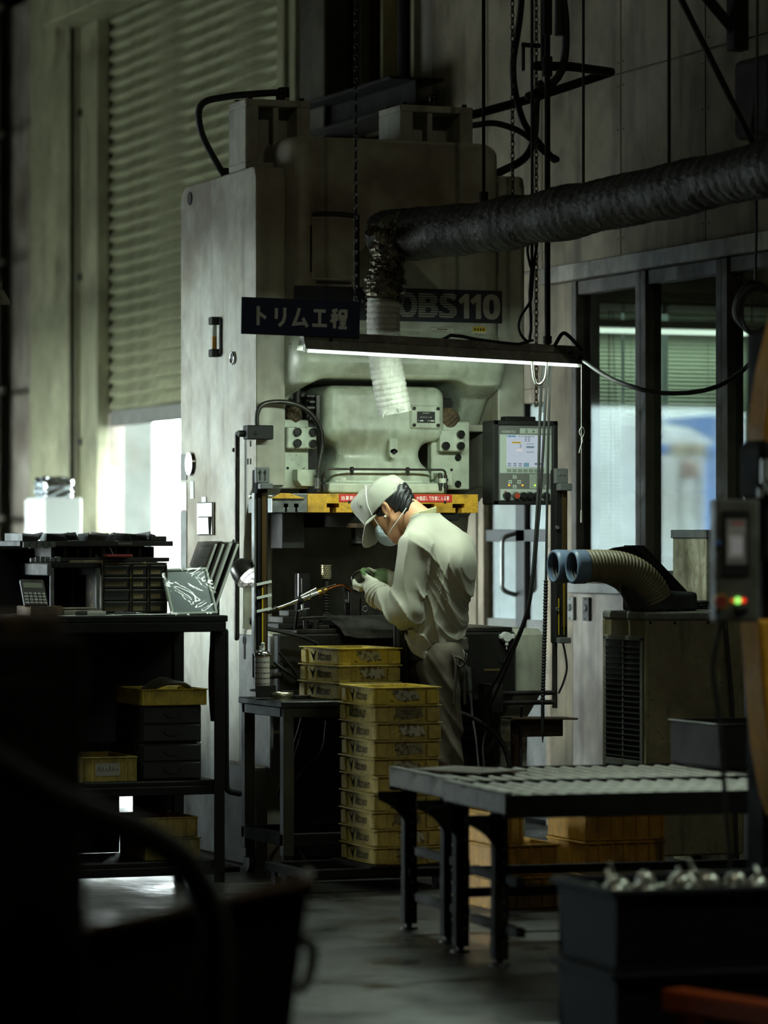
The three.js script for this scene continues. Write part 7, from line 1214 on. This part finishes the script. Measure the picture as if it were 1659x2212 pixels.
// ================================================================ ROLLER CONVEYORS
const rollerGeo = (len) => { const g = merge(mv(new THREE.CylinderGeometry(0.0245, 0.0245, len, 14), 0, 0, 0, PI / 2), mv(new THREE.CylinderGeometry(0.006, 0.006, len + 0.03, 6), 0, 0, 0, PI / 2)); return g; };
function conveyor(label, at, ry, n, depth, legsAt, brackets) {
  const t = thing('roller_conveyor', label, 'conveyor', at, { ry, group: 'roller conveyors' });
  const W = n * 0.0595 + 0.03, y = 0.536, rg = rollerGeo(depth - 0.05);
  for (let i = 0; i < n; i++) lp(t, 'roller', rg, M.rollerSteel, [0.045 + i * 0.0595, y, -depth / 2]);
  lp(t, 'side_rail', merge(mv(cbox(W, 0.075, 0.006), W / 2, y - 0.012, -0.003), mv(cbox(W, 0.006, 0.03), W / 2, y - 0.047, -0.018)), M.conveyorPaint);
  lp(t, 'side_rail', merge(mv(cbox(W, 0.075, 0.006), W / 2, y - 0.012, -depth + 0.003), mv(cbox(W, 0.006, 0.03), W / 2, y - 0.047, -depth + 0.018)), M.conveyorPaint);
  lp(t, 'end_rail', merge(mv(cbox(0.012, 0.07, depth), 0.006, y - 0.002, -depth / 2), mv(cbox(0.03, 0.008, depth), 0.012, y + 0.03, -depth / 2)), M.conveyorEdge);
  for (const [x, z] of legsAt) {
    lp(t, 'leg', merge(mv(cbox(0.045, y - 0.05, 0.004), x + 0.022, (y - 0.05) / 2 + 0.02, z), mv(cbox(0.004, y - 0.05, 0.045), x, (y - 0.05) / 2 + 0.02, z - 0.022)), M.conveyorPaint);
    lp(t, 'foot', merge(mv(new THREE.CylinderGeometry(0.012, 0.012, 0.03, 10), x + 0.02, 0.015, z - 0.02), mv(new THREE.CylinderGeometry(0.03, 0.034, 0.008, 14), x + 0.02, 0.004, z - 0.02)), M.darkSteel);
    const holes = []; for (let yy = 0.08; yy < y - 0.12; yy += 0.042) holes.push(mv(new THREE.CylinderGeometry(0.0055, 0.0055, 0.007, 8), x + 0.028, yy, z, PI / 2)); lp(t, 'leg_bolts', merge(...holes), M.legBolt).userData.kind = 'stuff';
    const gus = new THREE.Shape(); gus.moveTo(0, 0); gus.lineTo(0.12, 0); gus.lineTo(0.12, -0.16); gus.quadraticCurveTo(0.09, -0.06, 0, -0.03); gus.lineTo(0, 0);
    const gg = new THREE.ExtrudeGeometry(gus, { depth: 0.004, bevelEnabled: false }); gg.translate(-0.12, 0, 0); lp(t, 'gusset', gg, M.conveyorPaint, [x + 0.02, y - 0.05, z + 0.004]);
  }
  lp(t, 'tie_bar', merge(...[0.12, 0.28].map((yy) => mv(cbox(0.03, 0.03, depth * 0.75), 0.07, yy, -depth * 0.45))), M.conveyorPaint);
  lp(t, 'cross_bar', merge(mv(cbox(W - 0.1, 0.03, 0.03), W / 2, 0.2, -depth + 0.06)), M.conveyorPaint);
  return t;
}
M.rollerSteel = worn([120, 116, 106], { alt: [92, 88, 80], dirt: [44, 40, 32], blot: 0.12, runs: 0, k: 181, metres: 0.5, rough: 0.35, metal: 0.75 });
M.conveyorPaint = worn([30, 29, 24], { alt: [21, 21, 18], dirt: [16, 15, 12], k: 183, metres: 0.5, rough: 0.75, spec: 0.4 });
M.conveyorEdge = worn([70, 67, 60], { alt: [50, 47, 41], k: 185, metres: 0.3, rough: 0.35, metal: 0.6 });
M.legBolt = flat(168, 150, 96, 0.3, 0.9);
const convB = conveyor('grimy steel roller conveyor standing behind the bin of castings', [4.615, 0, -10.73], -0.085, 25, 0.65, [[0.03, -0.19], [0.03, -0.6], [1.38, -0.19], [1.38, -0.6]]);
const convA = conveyor('grimy steel roller conveyor with a cardboard flap on its end', [4.715, 0, -11.42], -0.085, 25, 0.72, [[0.04, -0.2], [0.04, -0.66], [1.38, -0.2], [1.38, -0.66]]);
single('cardboard_flap', 'brown cardboard sheet lying on the end of the conveyor', 'cardboard', mv(cbox(0.24, 0.006, 0.34, 0.002), 4.96, 0.568, -11.86, 0.0, 0.45, 0), M.wood);
{
  const t = thing('black_bin', 'black steel bin with small shiny pieces standing at the end of the conveyor', 'bin', [5.98, 0.562, -11.75]);
  put(t, 'wall', merge(B(5.83, 6.2, 0.564, 0.57, -12.05, -11.63), B(5.83, 5.837, 0.57, 0.715, -12.05, -11.63), B(6.193, 6.2, 0.57, 0.715, -12.05, -11.63), B(5.837, 6.193, 0.57, 0.715, -11.637, -11.63), B(5.837, 6.193, 0.57, 0.715, -12.05, -12.043)), M.blackPaint);
  put(t, 'rim', merge(B(5.822, 5.84, 0.715, 0.722, -12.058, -11.622), B(6.19, 6.208, 0.715, 0.722, -12.058, -11.622), B(5.84, 6.19, 0.715, 0.722, -11.64, -11.622), B(5.84, 6.19, 0.715, 0.722, -12.058, -12.04)), M.darkSteel);
  put(t, 'shavings', merge(...Array.from({ length: 26 }, () => mv(cbox(rr(0.01, 0.03), 0.004, rr(0.006, 0.02), 0.001), rr(5.86, 6.18), rr(0.60, 0.70), rr(-12.0, -11.66), rr(0, 3), rr(0, 3), rr(0, 3)))), M.aluminium).userData.kind = 'stuff';
}
// ---- ribbed yellow crates on the floor behind the conveyors
function ribCrate(label, x0, x1, y, h, z0, z1) {
  const t = thing('ribbed_crate', label, 'crate', [(x0 + x1) / 2, y, (z0 + z1) / 2], { group: 'ribbed crates behind the conveyors' });
  put(t, 'shell', merge(B(x0 + 0.01, x1 - 0.01, y, y + 0.01, z0, z1), B(x0 + 0.008, x1 - 0.008, y, y + h, z1 - 0.012, z1 - 0.006), B(x0 + 0.008, x1 - 0.008, y, y + h, z0 + 0.006, z0 + 0.012), B(x0 + 0.006, x0 + 0.012, y, y + h, z0, z1), B(x1 - 0.012, x1 - 0.006, y, y + h, z0, z1)), M.yellowRib);
  const n = Math.round((x1 - x0) / 0.053);
  for (let i = 0; i <= n; i++) put(t, 'rib', B(lerp(x0 + 0.006, x1 - 0.02, i / n), lerp(x0 + 0.006, x1 - 0.02, i / n) + 0.012, y + 0.005, y + h - 0.01, z1 - 0.008, z1 + 0.002, 0.002), M.yellowRib);
  put(t, 'rim', merge(B(x0, x1, y + h - 0.01, y + h, z1 - 0.008, z1 + 0.004), B(x0, x1, y + h - 0.01, y + h, z0 - 0.004, z0 + 0.008), B(x0 - 0.002, x0 + 0.008, y + h - 0.01, y + h, z0, z1), B(x1 - 0.008, x1 + 0.002, y + h - 0.01, y + h, z0, z1)), M.yellowRib);
}
M.yellowRib = worn([190, 140, 40], { alt: [160, 116, 34], dirt: [70, 52, 20], blot: 0.4, k: 187, metres: 0.4, rough: 0.5 });
[['lowest', 0.0], ['middle', 0.12], ['top', 0.24]].forEach(([o, y]) => ribCrate(`${o} ribbed yellow crate of the wide stack behind the conveyors`, 5.74, 6.08, y, 0.118, -12.95, -12.6));
[['lowest', 0.0], ['middle', 0.12], ['top', 0.24]].forEach(([o, y]) => ribCrate(`${o} ribbed yellow crate of the stack beside the conveyor legs`, 5.36, 5.5 + 0.14 * (y < 0.2), y, 0.118, -12.95, -12.6));
// ================================================================ BIN OF CASTINGS AND OTHER NEAR THINGS
const binAt = [4.165, 0, -8.94];
function bigBin(label, y, h) {
  const t = thing('parts_bin', label, 'bin', [binAt[0], y, binAt[2]], { ry: -0.05, group: 'stacked blue grey bins' });
  const W = 0.78, D = 0.44;
  lp(t, 'shell', merge(mv(cbox(W, 0.008, D), W / 2, 0.006, -D / 2), mv(cbox(W - 0.01, h, 0.006), W / 2, h / 2, -0.01, 0.04), mv(cbox(W - 0.01, h, 0.006), W / 2, h / 2, -D + 0.01, -0.04), mv(cbox(0.006, h, D - 0.01), 0.01, h / 2, -D / 2, 0, 0, 0.04), mv(cbox(0.006, h, D - 0.01), W - 0.01, h / 2, -D / 2, 0, 0, -0.04)), M.binPlastic);
  lp(t, 'rim', merge(mv(cbox(W + 0.03, 0.022, 0.03, 0.006), W / 2, h - 0.008, 0.004), mv(cbox(W + 0.03, 0.022, 0.03, 0.006), W / 2, h - 0.008, -D - 0.004), mv(cbox(0.03, 0.022, D + 0.01, 0.006), -0.002, h - 0.008, -D / 2), mv(cbox(0.03, 0.022, D + 0.01, 0.006), W + 0.002, h - 0.008, -D / 2)), M.binPlastic);
  for (const x of [0.12, 0.3, 0.5, 0.68]) lp(t, 'rib', mv(cbox(0.012, h - 0.03, 0.008, 0.002), x, h / 2 - 0.01, -0.002, 0.04), M.binPlastic);
  return t;
}
M.binPlastic = flat(24, 28, 34, 0.7, 0, { specularIntensity: 0.5 });
bigBin('blue grey plastic bin under the bin of castings', 0.0, 0.212);
bigBin('blue grey plastic bin filled with bare metal castings', 0.217, 0.215);
{
  const shapes = [0, 1, 2].map((k) => net((p) => { let d = sdEll(p, [0, 0, 0], [0.042, 0.026 + 0.004 * k, 0.034]); d = smin(d, sdCone(p, [0.03, 0.005, 0.0], [0.062, 0.03 + 0.008 * k, 0.004], 0.008, 0.007), 0.012); return d; }, [-0.06, -0.05, -0.05], [0.09, 0.07, 0.05], 0.007));
  const steel = flat(196, 196, 186, 0.3, 0.85);
  for (let i = 0; i < 24; i++) {
    const c = i % 8, r = Math.floor(i / 8), x = 4.25 + c * 0.086 + 0.01 * Math.sin(i * 7.3), z = -9.04 - r * 0.115 + 0.012 * Math.sin(i * 3.1) - c * 0.003, y = 0.378 + 0.02 * Math.sin(i * 5.7) + r * 0.008;
    const m = single('metal_casting', 'bare rounded metal casting heaped in the upper plastic bin', 'casting', shapes[i % 3], steel, [x, y, z], { rot: [0.8 * Math.sin(i * 2.2), i * 1.7, 0.9 * Math.sin(i * 4.1)], group: 'castings in the upper bin' });
  }
  single('casting_bed', 'lower layers of metal castings filling the plastic bin', 'castings', (() => { const gs = []; for (let i = 0; i < 60; i++) gs.push(shapes[i % 3].clone().applyMatrix4(new THREE.Matrix4().compose(V(4.25 + (i % 12) * 0.058, 0.265 + 0.02 * (i % 2), -9.03 - Math.floor(i / 12) * 0.07), new THREE.Quaternion().setFromEuler(new THREE.Euler(i, i * 2, i * 3)), V(1, 1, 1)))); return merge(...gs); })(), steel).userData.kind = 'stuff';
}
// ---- robot with its teach pendant at the near edge
{
  const t = thing('robot_pendant', 'grey robot control box with a small screen, red stop button and status light', 'control box', [4.86, 1.12, -9.62]);
  const q = new THREE.Quaternion().setFromEuler(new THREE.Euler(0, -0.2, 0)), o = V(4.86, 1.305, -9.6), at = (g) => g.applyQuaternion(q).translate(o.x, o.y, o.z);
  put(t, 'case', at(mv(new RoundedBoxGeometry(0.13, 0.355, 0.07, 3, 0.008), 0, 0, -0.035)), worn([116, 116, 108], { alt: [96, 96, 90], k: 191, metres: 0.3, rough: 0.5 }));
  put(t, 'screen_bezel', at(mv(cbox(0.082, 0.19, 0.008, 0.002), -0.005, 0.05, 0.003)), M.black);
  const scr = print(120, 220, (x, w, h) => { x.fillStyle = '#5a5a50'; x.fillRect(0, 0, w, h); x.fillStyle = '#8a8a80'; x.fillRect(10, 70, 90, 120); x.fillStyle = '#7a4a46'; x.fillRect(36, 12, 66, 18); x.fillStyle = '#76766a'; x.fillRect(10, 36, 100, 26); x.fillStyle = '#a8aaa6'; x.fillRect(30, 90, 66, 80); });
  scr.emissiveMap = scr.map; scr.emissive = new THREE.Color(1, 1, 1); scr.emissiveIntensity = 0.30; scr.color = srgb(60, 60, 60);
  put(t, 'screen', at(mv(card(0.06, 0.13), -0.005, 0.055, 0.008)), scr);
  put(t, 'stop_collar', at(mv(new THREE.CylinderGeometry(0.022, 0.022, 0.014, 20), -0.052, -0.118, 0.008, PI / 2)), flat(196, 160, 20, 0.5));
  put(t, 'stop_button', at(merge(mv(new THREE.CylinderGeometry(0.012, 0.012, 0.025, 14), -0.056, -0.118, 0.022, PI / 2), mv(new THREE.CylinderGeometry(0.019, 0.019, 0.014, 20), -0.06, -0.118, 0.038, PI / 2))), flat(150, 60, 48, 0.5));
  put(t, 'status_lamp', at(mv(new THREE.CylinderGeometry(0.010, 0.010, 0.006, 14), 0.0, -0.115, 0.004, PI / 2)), glow(160, 255, 110, 1.3));
  put(t, 'status_lamp', at(mv(new THREE.CylinderGeometry(0.007, 0.007, 0.006, 14), 0.017, -0.115, 0.003, PI / 2)), glow(255, 50, 20, 1.1));
  put(t, 'status_lamp', at(mv(new THREE.CylinderGeometry(0.006, 0.006, 0.006, 14), -0.014, -0.115, 0.003, PI / 2)), glow(255, 120, 30, 0.5));
  put(t, 'selector', at(mv(cbox(0.04, 0.02, 0.02, 0.004), 0.01, -0.142, 0.005)), M.black);
  put(t, 'blue_cap', at(mv(new THREE.SphereGeometry(0.008, 12, 8), -0.062, 0.05, 0.01)), flat(40, 90, 170, 0.4));
  put(t, 'cable', pipe([[4.82, 1.13, -9.62], [4.80, 1.0, -9.64], [4.83, 0.85, -9.66], [4.86, 0.5, -9.66], [4.9, 0.02, -9.66]], 0.008, 40), M.cable);
  const r = thing('industrial_robot', 'yellow industrial robot arm with a black motor housing at the frame edge', 'robot', [5.05, 0, -9.6]);
  put(r, 'lower_arm', ext([[4.90, 1.13], [4.915, 0.95], [4.935, 0.75], [4.965, 0.60], [5.03, 0.45], [5.2, 0.4], [5.25, 1.13]], -9.86, -9.73, 0.012), M.robotYellow);
  put(r, 'upper_arm', ext([[4.955, 1.88], [4.94, 1.80], [4.925, 1.70], [4.93, 1.62], [5.2, 1.6], [5.2, 2.1], [5.0, 2.05]], -9.86, -9.73, 0.012), M.robotYellow);
  put(r, 'motor_housing', merge(RB(4.905, 5.1, 1.48, 1.66, -9.88, -9.72, 0.03), RB(4.93, 5.1, 1.30, 1.5, -9.88, -9.76, 0.02)), M.blackPaint);
  put(r, 'connector', merge(rod([4.885, 1.53, -9.66], [4.885, 1.60, -9.66], 0.012), rod([4.87, 1.49, -9.66], [4.87, 1.515, -9.66], 0.008), rod([4.89, 1.50, -9.65], [4.895, 1.54, -9.65], 0.01), rod([4.915, 1.50, -9.65], [4.915, 1.55, -9.65], 0.008)), flat(190, 192, 186, 0.25, 0.6));
  put(r, 'column', B(4.99, 5.3, 0.0, 2.0, -10.0, -9.86, 0.02), M.blackPaint);
  r.position.x += 0.095;
}
single('orange_barrier', 'low orange painted barrier rail near the bin stack', 'rail', merge(mv(cbox(0.08, 0.06, 0.9, 0.008), 4.40, 0.15, -8.42, 0, 0.25, 0), B(4.29, 4.34, 0, 0.13, -8.83, -8.78), B(4.45, 4.5, 0, 0.13, -8.07, -8.02)), flat(176, 74, 22, 0.5));
// ================================================================ DARK THINGS CLOSE TO THE CAMERA
{
  const t = thing('machine_cabinet', 'dark machine cabinet looming at the near edge of the aisle', 'cabinet', [1.7, 0, -6.8]);
  put(t, 'case', B(1.2, 2.03, 0, 1.18, -7.1, -6.72, 0.01), M.blackPaint);
  put(t, 'top_tray', merge(B(1.86, 1.99, 1.18, 1.225, -6.95, -6.74, 0.006)), M.wood);
  put(t, 'door', B(1.25, 1.98, 0.1, 1.1, -6.72, -6.70, 0.004), M.blackPaint);
  put(t, 'door_handle', rod([1.92, 0.6, -6.68], [1.92, 0.75, -6.68], 0.008), M.darkSteel);
  const p = thing('near_post', 'dark vertical machine post at the edge of the aisle', 'post', [1.62, 0, -6.2]);
  put(p, 'post', B(1.3, 1.645, 0, 4.2, -6.3, -6.18, 0.01), M.blackPaint);
  put(p, 'base_plate', B(1.28, 1.69, 0, 0.02, -6.34, -6.14), M.darkSteel);
  const h = thing('scrap_hopper', 'dark scrap hopper with a worn brown rim in front of the workbench', 'hopper', [2.45, 0, -7.6]);
  put(h, 'shell', (() => { // four walls leaning outwards, rim sloping
    const top = [[2.05, 0.54, -7.25], [2.50, 0.555, -7.58], [2.77, 0.635, -7.52], [2.62, 0.66, -7.1]], bot = [[2.1, 0.02, -7.2], [2.46, 0.02, -7.44], [2.64, 0.02, -7.42], [2.55, 0.02, -7.15]], pos = [];
    const q = (a, b, c, d) => pos.push(...a, ...b, ...c, ...a, ...c, ...d), inn = (v) => [lerp(v[0], 2.46, 0.05), v[1], lerp(v[2], -7.36, 0.05)];
    for (let i = 0; i < 4; i++) { const j = (i + 1) % 4; q(bot[i], bot[j], top[j], top[i]); q(inn(top[i]), inn(top[j]), inn(bot[j]), inn(bot[i])); q(top[i], top[j], inn(top[j]), inn(top[i])); }
    q(...bot); const g = new THREE.BufferGeometry(); g.setAttribute('position', new THREE.Float32BufferAttribute(pos, 3)); g.computeVertexNormals(); return g;
  })(), M.blackPaint);
  put(h, 'rim', merge(rod([2.05, 0.54, -7.25], [2.50, 0.555, -7.58], 0.012), rod([2.50, 0.555, -7.58], [2.77, 0.635, -7.52], 0.012), rod([2.77, 0.635, -7.52], [2.62, 0.66, -7.1], 0.012), rod([2.05, 0.54, -7.25], [2.62, 0.66, -7.1], 0.012)), M.rust);
  put(h, 'rim_glint', merge(sph(2.535, 0.59, -7.60, 0.014), sph(2.515, 0.572, -7.60, 0.012), sph(2.77, 0.64, -7.52, 0.014)), M.aluminium);  // highlight on the rim, shaped as small bright metal beads
  put(h, 'handle', merge(pipe([[2.755, 0.50, -7.5], [2.775, 0.48, -7.5], [2.765, 0.42, -7.5], [2.74, 0.40, -7.48]], 0.012, 20)), M.conveyorEdge);
  single('near_hose', 'thick dark hose lying in an arc beside the cabinet', 'hose', pipe([[1.75, 1.0, -6.6], [1.95, 0.88, -6.62], [2.14, 0.80, -6.66], [2.24, 0.72, -6.7], [2.3, 0.55, -6.75], [2.3, 0.05, -6.8]], 0.03, 50, 12), M.rubber);
}
renderer.render(scene, camera);
